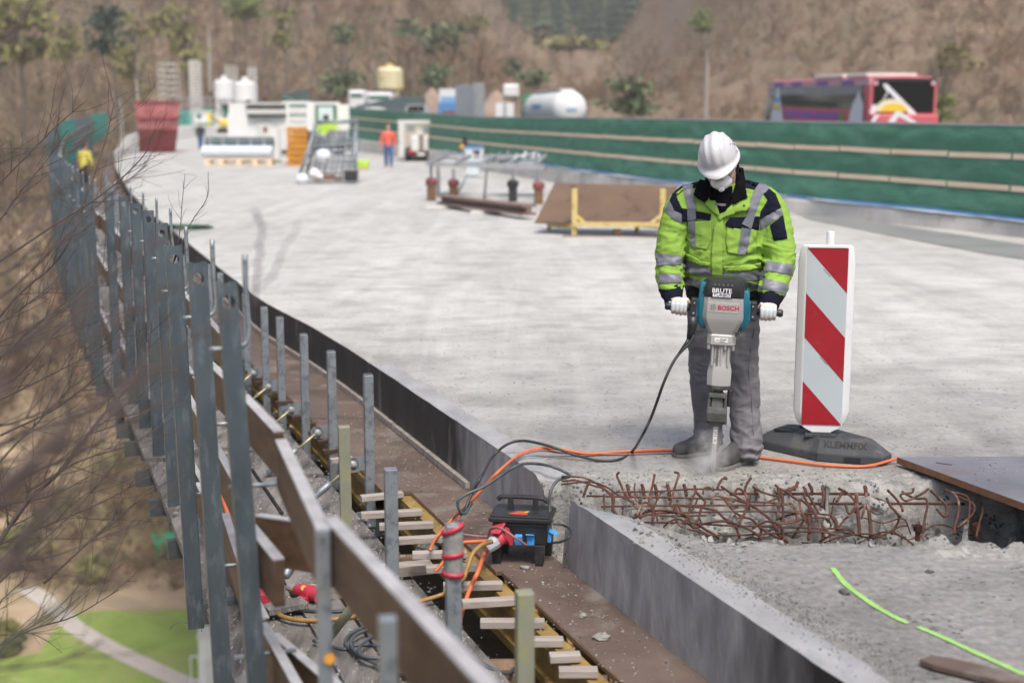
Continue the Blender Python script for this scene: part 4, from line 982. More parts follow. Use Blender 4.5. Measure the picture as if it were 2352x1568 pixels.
mb = MB(); mb.box((.158, -.04, .157), (.05, .048, .006), (0, R(22), 0)); mb.build('socket_flap', M['socket_blue'], s_, bevel=.003)
ax = Vector((-.62, -.62, -.40)).normalized(); q0 = Vector((-.07, -.075, .150)); rm = ax.to_track_quat('Z', 'Y').to_matrix()
mb = MB(); mb.lathe([(.040, 0), (.042, .03), (.036, .035), (.036, .065)], q0, 18, rm); mb.box(q0+ax*.01, (.085,.085,.03), rm); r_ = mb.build('red_socket', M['cee_red'], BOX, smooth=True, auto=35)
mb = MB(); mb.box(q0+ax*.045+Vector((-.01,-.01,.055)), (.075,.07,.010), Euler((R(35), R(-10), R(-30)))); mb.build('socket_flap', M['cee_red'], r_, bevel=.006)
mb = MB(); mb.lathe([(.034, .06), (.036, .075), (.030, .12), (.026, .13)], q0, 10, rm); mb.build('plug', M['plug_grey'], r_, smooth=True, auto=30)

# ---- cables
cable('orange_cable', [G(2062,1052,.03), G(1990,1070,.012), G(1900,1068,.012), G(1830,1060,.012), G(1745,1050,.012), G(1680,1045,.012), G(1610,1037,.012), G(1530,1033,.012), G(1430,1037,.014), G(1350,1041,.02), G(1285,1031,.05), G(1235,1030,.05), G(1195,1042,.03),
    WY(1150,1078,6.42), WY(1112,1118,6.42), WY(1075,1158,6.45), G(1040,1190,FZ+.03), G(1012,1222,FZ+.03), G(998,1240,FZ+.02), WY(988,1262,6.05)], .0078, 'cable_orange', 'thick orange cable running past the boots and over the deck edge')
cable('mauve_cable', [G(1610,1043,.008), G(1530,1040,.008), G(1430,1043,.008), G(1300,1040,.02), G(1240,1034,.05), G(1195,1046,.03), WY(1150,1076,6.5), WY(1105,1122,6.5), WY(1070,1165,6.45), WY(1052,1195,6.3), WY(1045,1215,6.2)], .006, 'cable_mauve', 'thin mauve cable lying alongside the orange cable')
cable('black_cable', [WY(1594,770,6.44), WY(1582,790,6.43), WY(1560,812,6.42), WY(1543,838,6.4), WY(1524,880,6.38), WY(1508,925,6.4), WY(1494,962,6.42), WY(1475,1000,6.45), G(1452,1036,.02), G(1420,1055,.01), G(1370,1056,.012), G(1320,1044,.03), G(1265,1025,.07), G(1205,1012,.08), G(1165,1020,.06), G(1130,1050,.0), WY(1108,1090,6.5), WY(1085,1130,6.45), WY(1070,1165,6.4), WY(1058,1180,6.35)],
    .0075, 'cable_black', 'black power cable curving from the breaker across the deck edge')
cable('slate_cable', [WY(1083,1155,6.3), WY(1068,1178,6.22), WY(1056,1172,6.2), WY(1052,1150,6.2), WY(1075,1133,6.22), WY(1110,1118,6.25), WY(1150,1092,6.28), WY(1190,1068,6.3), G(1225,1064,.05), G(1265,1070,.06), G(1300,1085,.03), WY(1308,1094,6.3), WY(1282,1102,6.25), WY(1265,1128,6.2), WY(1262,1165,6.18), WY(1266,1200,6.15)], .0078, 'cable_slate', 'slate grey cable arching over the broken corner behind the power box')
hp = BOX.matrix_basis @ (q0+ax*.12)
cable('orange_cable', [hp, hp+Vector((-.02,-.03,-.03)), WY(1098,1312,5.72), WY(1082,1345,5.7), WY(1068,1385,5.66), WY(1058,1420,5.62), WY(1054,1450,5.6)], .0105, 'cable_orange', 'orange cable hanging from the red plug of the power box')
cable('orange_cable', [WY(1122,1242,5.95), WY(1095,1243,5.97), WY(1060,1246,5.97), WY(1035,1262,5.95), WY(1018,1290,5.92), WY(1000,1312,5.9)], .009, 'cable_orange', 'orange cable passing under the battens to the power box')
cable('brown_hose', [WY(1130,1243,5.95), WY(1105,1252,5.9), WY(1085,1272,5.85), WY(1075,1300,5.8), WY(1060,1335,5.75), G(1030,1358,WZ+.06), G(1000,1370,WZ+.03), G(950,1384,WZ+.02), G(880,1402,WZ+.015), G(830,1412,WZ+.015), G(770,1421,WZ+.015), G(700,1424,WZ+.015), G(650,1415,WZ+.015), G(625,1395,WZ+.015), G(615,1372,WZ+.02)], .011, 'hose_brown', 'brown hose from the power box across the grey planks')
cable('black_cable', [G(608,1365,WZ+.02), G(640,1390,WZ+.01), G(700,1402,WZ+.01), G(770,1404,WZ+.01), G(840,1398,WZ+.01), G(905,1402,WZ+.01)], .009, 'cable_black', 'black cable beside the brown hose on the planks')
coil = []
for k in range(46):
    a = k*.42; coil.append(G(905+95*math.cos(a)+18*math.sin(k*.7), 1478+38*math.sin(a)+14*math.cos(k*.31), WZ+.012+.0012*k))
cable('black_cable', [G(720,1470,WZ+.01), G(790,1490,WZ+.01), G(830,1480,WZ+.01)]+coil+[G(1040,1490,WZ+.01), G(1090,1512,WZ+.01), G(1130,1535,WZ+.01), G(1165,1545,WZ-.02), G(1180,1535,WZ-.05)], .0085, 'cable_slate', 'loosely coiled dark cable on the planks at the bottom')
cable('orange_cable', [G(975,1545,WZ+.02), G(958,1568,WZ+.02), G(940,1600,WZ+.02)], .012, 'cable_orange', 'short piece of orange cable at the bottom edge')
cable('orange_cable', [G(505,1125,WZ+.02), G(518,1165,WZ+.02), G(532,1215,WZ+.02), G(548,1270,WZ+.02), G(556,1330,WZ+.02)], .013, 'cable_orange', 'orange cable seen between the channel posts on the walkway')
cable('mauve_cable', [WY(1038,1208,5.9), WY(1060,1225,5.95), WY(1100,1231,5.98), WY(1122,1230,6.0), WY(1127,1215,5.88), WY(1148,1212,5.8), WY(1180,1232,5.75), WY(1210,1252,5.78)], .006, 'cable_mauve', 'thin mauve cable looping over the red socket of the power box')
cable('black_cable', [WY(1268,1246,5.92), WY(1290,1243,5.9), WY(1308,1232,5.9), WY(1309,1215,5.95), WY(1290,1204,6.0), WY(1270,1203,6.0)], .006, 'cable_black', 'short black cable looping at the right side of the power box')
# ---- red plug couplings on the walkway
def coupling(pa, pb, label):
    a, b = G(*pa, WZ+.045), G(*pb, WZ+.045); d = b-a; L = d.length; m = d.to_track_quat('Z', 'Y').to_matrix()
    r = thing('plug_coupling', label, 'plug', a); 
    mb = MB(); mb.lathe([(.022, .02), (.034, .05), (.036, L*.45), (.040, L*.5), (.040, L*.72), (.034, L*.74), (.034, L*.96)], (0,0,0), 14, m); mb.build('shell', M['cee_red'], r, smooth=True, auto=30)
    mb = MB(); mb.lathe([(.018, -.03), (.022, .02)], (0,0,0), 12, m); mb.build('gland', M['rag_grey'], r)
    mb = MB(); mb.box(d*.55+Vector((-.01,-.03,-.02)), (.05, .03, .05), m); mb.build('latch', M['cee_red'], r, bevel=.006)
    mb = MB(); mb.lathe([(.014, 0), (.014, .004)], d*.45+Vector((0,-.028,.028)), 12, (R(50), 0, 0)); mb.build('sticker', M['paint_orange'], r)
coupling((672,1350), (735,1368), 'dusty red plug coupling lying on the grey planks below the rail')
coupling((600,1325), (603,1385), 'red plug half hidden behind the nearest channel post')
# ================================================================ THE BREAKER (electric demolition hammer)
mk('tool_grey', (.37,.36,.345), (.44,.43,.41), scale=5, rough=.42, metal=.15, c3=(.50,.49,.47), s3=9, t3=(.60,.8), bump=.0004, bscale=200)
mk('tool_teal', (.005,.105,.155), (.012,.15,.205), scale=5, rough=.38, c3=(.13,.22,.25), s3=11, t3=(.64,.85))
mk('tool_black', (.013,.014,.016), (.03,.031,.033), scale=7, rough=.42, c3=(.10,.098,.095), s3=11, t3=(.62,.85))
mk('tool_dirty', (.05,.052,.05), (.17,.17,.16), scale=14, rough=.6, metal=.4, detail=8)
mk('chisel_steel', (.40,.39,.37), (.60,.59,.57), scale=14, rough=.4, metal=.7)
mk('print_white', (.80,.80,.80), rough=.5); mk('print_black', (.012,.012,.012), rough=.5); mk('print_red', (.52,.012,.045), rough=.45); mk('print_grey', (.13,.13,.13), rough=.5)
TIPY = 6.47
tip = G(1637, 1086, 0.0); tip = Vector((tip.x, tip.y, .0))
top = WY(1667, 637, tip.y+.02)
axis = (top-tip).normalized(); HL = (top-tip).length
xax = Vector((math.cos(R(-11)), math.sin(R(-11)), 0)); xax = (xax-axis*xax.dot(axis)).normalized(); yax = axis.cross(xax)
hm_rot = Matrix((xax, yax, axis)).transposed()
HAM = thing('demolition_hammer', 'grey, teal and black electric breaker chiselling the concrete, gripped by the worker', 'breaker', tip, rot=hm_rot.to_euler())
S = HL/1.03
def rr(w, d, z, c=.25, cx=0, cy=0):
    """rounded-rectangle ring (chamfered corners)"""
    k = min(w, d)*c
    return [Vector(((cx+x)*S, (cy+y)*S, z*S)) for x, y in ((-w+k,-d),(w-k,-d),(w,-d+k),(w,d-k),(w-k,d),(-w+k,d),(-w,d-k),(-w,-d+k))]
HB = dict(parent=HAM)
mb = MB(); mb.loft([rr(.005,.005,.0), rr(.012,.006,.03), rr(.0135,.0135,.10), rr(.0135,.0135,.27)]); mb.build('chisel', M['chisel_steel'], smooth=True, auto=30, **HB)
mb = MB(); mb.box((0, -.0142*S, .205*S), (.018, .001, .085)); ch = mb.build('chisel_label', M['print_white'], **HB)
mb = MB()
for zz in (.24, .222, .212, .2, .182, .175): mb.box((.001, -.0150*S, zz*S), (.012, .0006, .004))
mb.build('label_print', M['print_grey'], **HB)
# tool retainer
mb = MB(); mb.loft([rr(.030,.032,.255), rr(.044,.045,.275), rr(.044,.045,.325), rr(.036,.040,.345), rr(.034,.038,.42), rr(.024,.03,.435)]); rt = mb.build('tool_holder', M['tool_dirty'], smooth=True, auto=25, **HB)
mb = MB(); mb.loft([rr(.050,.012,.285,cy=-.045), rr(.052,.014,.33,cy=-.048), rr(.045,.012,.36,cy=-.045), rr(.020,.008,.355,cy=-.043)])
for sx in (-1, 1): mb.bar((sx*.050*S, -.02*S, .27*S), (sx*.040*S, -.02*S, .425*S), .012, .05)
mb.box((0, -.035*S, .422*S), (.085, .035, .022)); mb.build('retaining_latch', M['tool_dirty'], bevel=.004, **HB)
mb = MB(); mb.tube([(sx*.055*S, -.02*S, .29*S) for sx in (-1, 1)], .009, 8); mb.build('latch_pin', M['tool_dirty'], **HB)
mb = MB(); mb.lathe([(.022+.004*(k % 2), .425*S+.006*k) for k in range(6)], (0, 0, 0), 12); mb.build('neck_spring', M['tool_dirty'], smooth=True, **HB)
mb = MB(); mb.lathe([(.011+.005*(k % 2), (.362+.008*k)*S) for k in range(12)], (.060*S, -.01, 0), 10); mb.build('side_spring', M['tool_black'], smooth=True, **HB)
# barrel
mb = MB(); mb.loft([rr(.056,.056,.452,.5), rr(.060,.060,.462,.5), rr(.060,.060,.472,.5)]); mb.build('rubber_ring', M['tool_dirty'], smooth=True, auto=30, **HB)
mb = MB(); mb.loft([rr(.060,.060,.474,.45), rr(.061,.061,.545,.45), rr(.052,.052,.585,.45), rr(.049,.049,.60,.45), rr(.051,.050,.685,.45)]); br = mb.build('barrel', M['tool_grey'], smooth=True, auto=28, **HB)
for x in (-.040, .005, .040):
    mb = MB(); mb.bar((x*S, -.050*S, .575*S), (x*S, -.051*S, .682*S), .010, .010); mb.build('rib', M['tool_grey'], parent=br, bevel=.002)
mb = MB(); mb.loft([rr(.064,.060,.682,.3), rr(.072,.068,.690,.3), rr(.072,.068,.735,.3), rr(.066,.062,.742,.3)]); co = mb.build('collar', M['tool_grey'], smooth=True, auto=28, **HB)
for sx in (-1, 0.35, 1):
    mb = MB(); mb.lathe([(.008, -.02), (.008, .0)], (sx*.062*S, -.060*S, .684*S), 8); mb.build('bolt', M['chisel_steel'], parent=co)
# motor body: grey front shell narrowing downwards
mb = MB(); mb.loft([rr(.066,.062,.742,.3), rr(.098,.085,.805,.25), rr(.104,.092,.83,.25), rr(.098,.090,.93,.22), rr(.096,.088,.932,.22)]); gb = mb.build('motor_housing', M['tool_grey'], smooth=True, auto=28, **HB)
mb = MB(); mb.loft([rr(.098,.089,.932,.22), rr(.100,.093,.94,.22), rr(.100,.095,.985,.22), rr(.092,.088,1.02,.25), rr(.06,.07,1.032,.3)]); tb = mb.build('top_cover', M['tool_black'], smooth=True, auto=28, **HB)
mb = MB(); mb.loft([rr(.105,.060,.940,.2,cy=.02), rr(.112,.062,.96,.2,cy=.02), rr(.110,.060,1.008,.2,cy=.02), rr(.09,.05,1.022,.2,cy=.02)]); mb.build('side_cover', M['tool_black'], smooth=True, auto=28, **HB)
for k in range(5):
    mb = MB(); mb.bar(((-.05+.022*k)*S, -.0935*S, .99*S), ((-.05+.022*k)*S, -.080*S, 1.024*S), .012, .006); mb.build('grip_rib', M['tool_black'], parent=tb, bevel=.002)
for sx in (-1, 1):
    mb = MB(); mb.loft([rr(.012,.066,.765,.3,cx=sx*.098,cy=.015), rr(.020,.078,.80,.3,cx=sx*.106,cy=.012), rr(.021,.080,.93,.3,cx=sx*.108,cy=.012), rr(.018,.07,1.0 if sx < 0 else .97,.3,cx=sx*.106,cy=.015), rr(.008,.06,1.005 if sx < 0 else .975,.3,cx=sx*.104,cy=.018)])
    tp = mb.build('side_panel', M['tool_teal'], smooth=True, auto=28, bevel=.002, **HB)
    mb = MB(); mb.box((sx*.128*S, -.005, .865*S), (.028, .095, .10), taper=(.8, .85)); mb.build('handle_boss', M['tool_teal'], parent=tp, bevel=.006)
    mb = MB()
    for k in range(2):
        for j in range(2): mb.box((sx*(.092+.012*k)*S, -.0765*S if k else -.0745*S, (.955+.022*j)*S), (.005, .004, .013))
    if sx < 0: mb.build('vent_slot', M['print_black'], parent=tp)
    # handle root and grip
    mb = MB(); mb.box((sx*.152*S, -.01, .868*S), (.034, .085, .098), taper=(.9, .9)); mb.build('handle_root', M['tool_black'], bevel=.006, **HB)
    y0 = -.020
    hx = .30 if sx > 0 else .30
    mb = MB(); mb.tube([(sx*.165*S, y0, .866*S), (sx*.20*S, y0, .866*S), (sx*.27*S, y0, .866*S), (sx*.288*S, y0, .866*S), (sx*hx*S, y0, .866*S)], [.017, .0165, .0165, .021, .015], 14)
    mb.build('grip', M['tool_black'], smooth=True, **HB)
    mb = MB(); mb.lathe([(.005, 0), (.005, .004)], (sx*.148*S, -.054, .895*S), 8, (R(90), 0, 0)); mb.lathe([(.005, 0), (.005, .004)], (sx*.150*S, -.054, .842*S), 8, (R(90), 0, 0)); mb.build('screw', M['chisel_steel'], **HB)
# cord strain relief at the left, vent under the right panel
def toL(p): return HAM.matrix_basis.inverted() @ p
mb = MB(); a = [toL(WY(u, v, 6.45)) for u, v in ((1591,727),(1590,748),(1587,765),(1583,778))]
mb.tube(a, [.026, .024, .020, .014], 10); mb.tube([a[-1], toL(WY(1577,787,6.44)), toL(WY(1560,812,6.42))], [.012, .009, .0078], 8); mb.build('cord_relief', M['tool_black'], smooth=True, **HB)
mb = MB()
for k in range(3):
    for j in range(2): mb.box(((.072+.012*k)*S, (-.075)*S, (.742+.011*k+.013*j)*S), (.009, .006, .009), (0, R(-45), 0))
mb.build('air_outlet', M['print_black'], **HB)
# markings
ry = (R(90), 0, 0)
mb = MB(); mb.box((-.010*S, -.0958*S, .958*S), (.104, .0012, .044)); mb.build('sign_panel', M['print_black'], **HB)
text('BRUTE', .030, 'print_white', HAM, Vector((-.012*S, -.0968*S, .9685*S)), ry, off=.0004, sx=1.10)
mb = MB(); mb.box((-.012*S, -.0970*S, .9465*S), (.087, .0010, .0185)); mb.build('sign_panel', M['print_white'], **HB)
text('TURBO', .0195, 'print_black', HAM, Vector((-.012*S, -.0982*S, .9467*S)), ry, off=.0002, sx=1.28)
mb = MB(); mb.box((.0, -.0915*S, .882*S), (.158, .0030, .050)); mb.build('name_plate', M['tool_grey'], bevel=.004, **HB)
text('BOSCH', .030, 'print_red', HAM, Vector((.026*S, -.0942*S, .882*S)), ry, off=.0006, sx=1.08)
lg = Vector((-.052*S, -.0938*S, .882*S))
mb = MB(); mb.loft([[lg+Vector((r*math.cos(a), 0, r*math.sin(a))) for a in np.linspace(0, 2*math.pi, 24, endpoint=False)] for r in (.0158, .0140)], caps=False)
for sx in (-1, 1): mb.box(lg+Vector((sx*.0055, 0, 0)), (.0022, .0008, .013))
mb.box(lg, (.011, .0008, .0022)); mb.loft([[lg+Vector((r*math.cos(a), -.0002, r*math.sin(a))) for a in np.linspace(0, 2*math.pi, 24, endpoint=False)] for r in (.0105, .0095)], caps=False)
mb.build('emblem', M['print_grey'], **HB)
mb = MB(); mb.box((0, -.0690*S, .714*S), (.066, .0012, .022)); mb.build('label_plate', M['print_white'], **HB)
text('Vibration', .0095, 'print_grey', HAM, Vector((.012*S, -.0705*S, .718*S)), ry, off=.0003); text('Control', .0075, 'print_grey', HAM, Vector((.006*S, -.0705*S, .708*S)), ry, off=.0001)
mb = MB(); zz = [(-.028+.0032*k, .712+(.006 if k % 2 else -.005)) for k in range(8)]
for (x0, a0), (x1, a1) in zip(zz, zz[1:]): mb.bar((x0*S, -.0702*S, a0*S), (x1*S, -.0702*S, a1*S), .0012, .0006)
mb.build('zigzag_mark', M['print_black'], **HB)
text('Boschhammer', .023, 'print_grey', HAM, Vector((-.017*S, -.0535*S, .618*S)), Matrix(((0,-1,0),(0,0,-1),(1,0,0))).to_euler(), ext=.001, off=.0006, sx=.9)

# ================================================================ THE WORKER
def mkcloth(name, c1, c2, **k):
    return mk(name, c1, c2, scale=k.pop('scale', 9), rough=k.pop('rough', .75), bump=k.pop('bump', .0035), bscale=k.pop('bscale', 24), detail=8, coord='World', **k)
mkcloth('jacket_cloth', (.80,.80,.80), (1,1,1), attr='cloth', spec=.15)
mkcloth('hivis', (.235,.385,.062), (.28,.455,.08), spec=.2); mkcloth('navy', (.008,.010,.020), (.011,.013,.024), rough=.9, spec=.08); mkcloth('reflective', (.13,.135,.165), (.17,.175,.205), rough=.45, bump=.002)
mkcloth('black_fleece', (.005,.005,.006), (.009,.009,.011), rough=1, spec=.03, bscale=160, bump=.001)
mkcloth('trouser_cloth', (.105,.102,.112), (.165,.16,.17), scale=5, c3=(.19,.18,.185), s3=3.5, t3=(.56,.78), bump=.004, bscale=20)
mk('skin', (.50,.27,.19), (.58,.34,.25), scale=18, rough=.5, coord='World'); mk('boot_leather', (.035,.034,.036), (.09,.088,.088), scale=9, rough=.75, coord='World', c3=(.17,.165,.16), s3=7, t3=(.55,.78), bump=.003, bscale=40)
mk('boot_sole', (.10,.095,.09), (.19,.18,.165), scale=20, rough=.9, coord='World'); mk('helmet_white', (.49,.49,.51), (.55,.55,.565), scale=3, rough=.3, c3=(.40,.40,.42), s3=5, t3=(.6,.85))
mk('mask_white', (.76,.76,.76), (.82,.82,.82), scale=20, rough=.8); mk('glove_cloth', (.80,.78,.76), (1,1,1), scale=14, rough=.85, attr='cloth', coord='World', bump=.0015, bscale=60)
mk('glasses_blue', (.012,.025,.16), (.02,.05,.24), scale=9, rough=.25); mk('strap_black', (.01,.01,.012), rough=.6); mk('hair', (.05,.032,.02), (.09,.06,.04), scale=60, rough=.8)
mk('cord_teal', (.01,.13,.17), rough=.5)
def PROJ(p):
    dz = p.z-CAM_H; dep = p.y*CP-dz*SP; up = p.y*SP+dz*CP
    return UC+FPX*p.x/dep, VC-FPX*up/dep
WK = thing('person', 'worker in white helmet, dust mask, lime hi-vis jacket and grey trousers gripping the breaker', 'person', (1.12, 6.75, 0))
WB = dict(parent=WK, world=True)
def ell(c, rx, ry, n=20, p=2.4):
    out = []
    for j in range(n):
        a = 2*math.pi*j/n; ca, sa = math.cos(a), math.sin(a); k = 1/((abs(ca)**p+abs(sa)**p)**(1/p))
        out.append(Vector((c.x+rx*ca*k, c.y+ry*sa*k, c.z)))
    return out
def limb(mb, pts, n=14, caps=True):
    """pts: (u, v, Y, r)"""
    P = [WY(u, v, Y) for u, v, Y, r in pts]; rs = [p[3] for p in pts]
    sp = spline(P, 4); rr_ = []
    for i in range(len(rs)-1):
        for k in range(4): rr_.append(lerp(rs[i], rs[i+1], k/4))
    rr_.append(rs[-1]); mb.tube(sp, rr_, n)
    mb.sphere(sp[0], rs[0]*.98, 10, 8); mb.sphere(sp[-1], rs[-1]*.95, 10, 8)
    return mb
TORSO = [(1668,418,6.77,.10,.075),(1668,432,6.77,.175,.10),(1667,448,6.78,.228,.115),(1666,475,6.78,.236,.135),(1665,530,6.79,.218,.15),(1661,585,6.80,.208,.158),(1662,635,6.82,.212,.158),(1666,668,6.84,.208,.152),(1667,690,6.855,.198,.146)]
ARM_L = [(1584,458,6.78,.080),(1561,482,6.775,.080),(1547,530,6.76,.072),(1539,585,6.735,.070),(1537,628,6.70,.063),(1541,660,6.655,.056),(1544,674,6.63,.053)]
ARM_R = [(1750,462,6.78,.086),(1771,488,6.77,.086),(1785,540,6.73,.080),(1790,590,6.69,.073),(1785,635,6.62,.068),(1774,668,6.55,.060),(1770,680,6.53,.058)]
LEG_L = [(1622,690,6.87,.098),(1618,760,6.87,.092),(1620,850,6.87,.083),(1622,900,6.87,.078),(1625,960,6.89,.071),(1627,1002,6.90,.069),(1628,1014,6.90,.066)]
LEG_R = [(1705,690,6.86,.100),(1705,760,6.83,.090),(1706,850,6.76,.079),(1708,890,6.74,.077),(1712,960,6.70,.077),(1715,1015,6.67,.078),(1716,1034,6.66,.074)]
def torso(mb, k=1.0):
    mb.loft([ell(WY(u, v, Y), rx*k, ry*k) for u, v, Y, rx, ry in TORSO][::-1]); return mb
def remesh(mb, name, vox, smooth_it, mats):
    me = mb.mesh('tmp', []); bm = bmesh.new(); bm.from_mesh(me); bmesh.ops.recalc_face_normals(bm, faces=bm.faces); bm.to_mesh(me); bm.free()
    o = bpy.data.objects.new('tmp', me); COL.objects.link(o)
    r = o.modifiers.new('r', 'REMESH'); r.mode = 'VOXEL'; r.voxel_size = vox
    s = o.modifiers.new('s', 'SMOOTH'); s.iterations = smooth_it; s.factor = .5
    return bake(o, name, mats)
def to_parent(o, parent):
    inv = Matrix.LocRotScale(parent.location, parent.rotation_euler, None).inverted(); o.data.transform(inv); o.parent = parent; return o
def wrinkle(o, amp, sc=9.0, centers=(), seed=0, aniso=(1, 1, 1.7)):
    me = o.data; n = len(me.vertices); co = np.empty(n*3); me.vertices.foreach_get('co', co); no = np.empty(n*3); me.vertices.foreach_get('normal', no)
    co = co.reshape(-1, 3); no = no.reshape(-1, 3); out = co.copy()
    for i in range(n):
        p = Vector(co[i]); q = Vector((p.x*aniso[0], p.y*aniso[1], p.z*aniso[2]))*sc+Vector((seed, 0, 0))
        w = mnoise.noise_vector(q*.5)*.9
        a = mnoise.noise(q+w); b = mnoise.noise((q+w)*2.1+Vector((7, 3, 1)))
        f = (1-abs(a)*2.4)*.7+(1-abs(b)*2.4)*.3
        k = amp*.45
        for c, r, s in centers:
            k += amp*s*math.exp(-((p-c).length/r)**2)
        out[i] = co[i]+no[i]*f*k
    me.vertices.foreach_set('co', out.reshape(-1)); me.update()
# ---- body: one continuous figure inside the clothes
HC = WY(1652, 372, 6.655)            # head centre
hr = Euler((0, 0, R(-17))).to_matrix() @ Euler((0, R(-11), 0)).to_matrix() @ Euler((R(31), 0, 0)).to_matrix()
def HP(x, y, z): return hr @ Vector((x, y, z))+HC
mb = MB(); torso(mb, .86)
for A in (ARM_L, ARM_R, LEG_L, LEG_R): limb(mb, [(u, v, Y, r*.68) for u, v, Y, r in A], 10)
mb.sphere(HP(0, .012, .010), (.073, .092, .095), 20, 14, hr); mb.sphere(HP(0, -.028, -.062), (.060, .068, .062), 16, 12, hr)   # skull, jaw
mb.sphere(HP(0, -.070, -.095), (.026, .024, .022), 10, 8, hr)                                                             # chin
mb.loft([[HP(x*w, y, z) for x, y, z in ((-1, -.085, z0), (1, -.085, z0), (.5, -.085-d, z0-.004), (-.5, -.085-d, z0-.004))] for w, d, z0 in ((.008, .004, .0), (.012, .018, -.028), (.017, .028, -.048), (.010, .008, -.056))])  # nose
for sx in (-1, 1):
    mb.sphere(HP(sx*.078, .012, -.020), (.010, .020, .032), 10, 8, hr)    # ear
    mb.sphere(HP(sx*.045, -.066, -.030), (.022, .024, .026), 10, 8, hr)   # cheek
    mb.sphere(HP(sx*.032, -.078, .008), (.024, .016, .010), 10, 8, hr)    # brow
mb.sphere(HP(0, -.092, -.070), (.026, .012, .006), 10, 6, hr); mb.sphere(HP(0, -.088, -.080), (.022, .012, .007), 10, 6, hr)     # lips
mb.tube([HP(0, .030, -.045), WY(1668, 412, 6.74), WY(1668, 436, 6.77)], [.060, .060, .072], 14)
body = remesh(mb, 'body', .0075, 3, M['skin']); to_parent(body, WK)
for sx in (-1, 1):
    mb = MB(); mb.sphere(HP(sx*.032, -.076, -.008), .0115, 12, 8); mb.build('eye', M['print_white'], smooth=True, **WB)
# ---- jacket
mb = MB(); torso(mb); limb(mb, ARM_L); limb(mb, ARM_R)
mb.tube([WY(1590,455,6.78), WY(1668,440,6.78), WY(1748,458,6.78)], [.075,.08,.08], 12)
jk = remesh(mb, 'jacket', .0062, 5, M['jacket_cloth'])
cen = [(WY(1538,600,6.73), .12, 1.3), (WY(1790,590,6.69), .14, 1.5), (WY(1570,545,6.75), .10, .9), (WY(1755,560,6.75), .11, 1.0), (WY(1662,650,6.7), .16, .9), (WY(1545,660,6.65), .07, 1.0), (WY(1772,665,6.55), .08, 1.2), (WY(1735,640,6.7), .12, .9), (WY(1590,640,6.7), .1, .8)]
wrinkle(jk, .0105, 9.0, cen)
bvh = BVHTree.FromPolygons([v.co for v in jk.data.vertices], [p.vertices[:] for p in jk.data.polygons])
def cA(x, y): return ((2500+x/2.138)*.5742, (450+y/2.138)*.5742)
NAVY = [[(425,625),(485,590),(497,640),(432,690)], [(558,556),(612,528),(662,600),(574,618)], [(383,750),(432,642),(447,735),(490,830),(487,872),(425,845)],
        [(980,488),(1062,520),(1166,595),(1106,662),(1010,642)], [(1174,692),(1230,650),(1292,702),(1220,748)], [(1220,750),(1290,708),(1335,815),(1152,912),(1158,850)],
        [(1240,965),(1352,878),(1388,1078),(1274,1102)]]
GREY = [[(483,594),(560,556),(578,640),(612,830),(616,905),(605,1000),(612,1158),(562,1128),(549,935),(540,830),(497,650)],
        [(1160,594),(1238,652),(1170,708),(1105,890),(1075,1000),(1042,1208),(958,1206),(998,950),(1035,880),(1104,664)],
        [(348,822),(384,752),(425,842),(492,872),(492,948),(430,922),(372,872)], [(1152,915),(1334,824),(1352,872),(1158,1004)],
        [(272,1205),(482,1224),(478,1302),(272,1306)], [(286,1374),(472,1380),(474,1452),(292,1462)], [(1210,1272),(1436,1303),(1424,1384),(1200,1356)], [(1194,1420),(1394,1470),(1368,1550),(1178,1502)],
        [(495,1250),(620,1300),(738,1342),(742,1392),(600,1388),(495,1335)], [(495,1400),(600,1432),(660,1442),(645,1502),(500,1445)], [(742,1345),(850,1375),(1010,1368),(1192,1340),(1192,1430),(1060,1436),(900,1400),(745,1392)], [(1060,1450),(1176,1490),(1172,1520),(1058,1492)]]
def inpoly(x, y, P):
    c = False; j = len(P)-1
    for i in range(len(P)):
        if (P[i][1] > y) != (P[j][1] > y) and x < (P[j][0]-P[i][0])*(y-P[i][1])/(P[j][1]-P[i][1]+1e-9)+P[i][0]: c = not c
        j = i
    return c
cN, cG, cH = (.008,.010,.019), (.15,.155,.185), (.26,.43,.07)
ca = jk.data.color_attributes.new('cloth', 'FLOAT_COLOR', 'POINT'); cols = []
for vtx in jk.data.vertices:
    u, v = PROJ(vtx.co); x, y = (u/.5742-2500)*2.138, (v/.5742-450)*2.138; c = cH
    if any(inpoly(x, y, P) for P in NAVY): c = cN
    elif any(inpoly(x, y, P) for P in GREY): c = cG
    hem = 1478 if x < 640 else 1528
    if 495 < x < 1180 and y > hem-.0: c = cN
    if x < 495 and y > 1508: c = cN
    if x > 1180 and y > 1545-(x-1180)*-.1: c = cN
    cols += [*c, 1]
ca.data.foreach_set('color', cols)
to_parent(jk, WK)
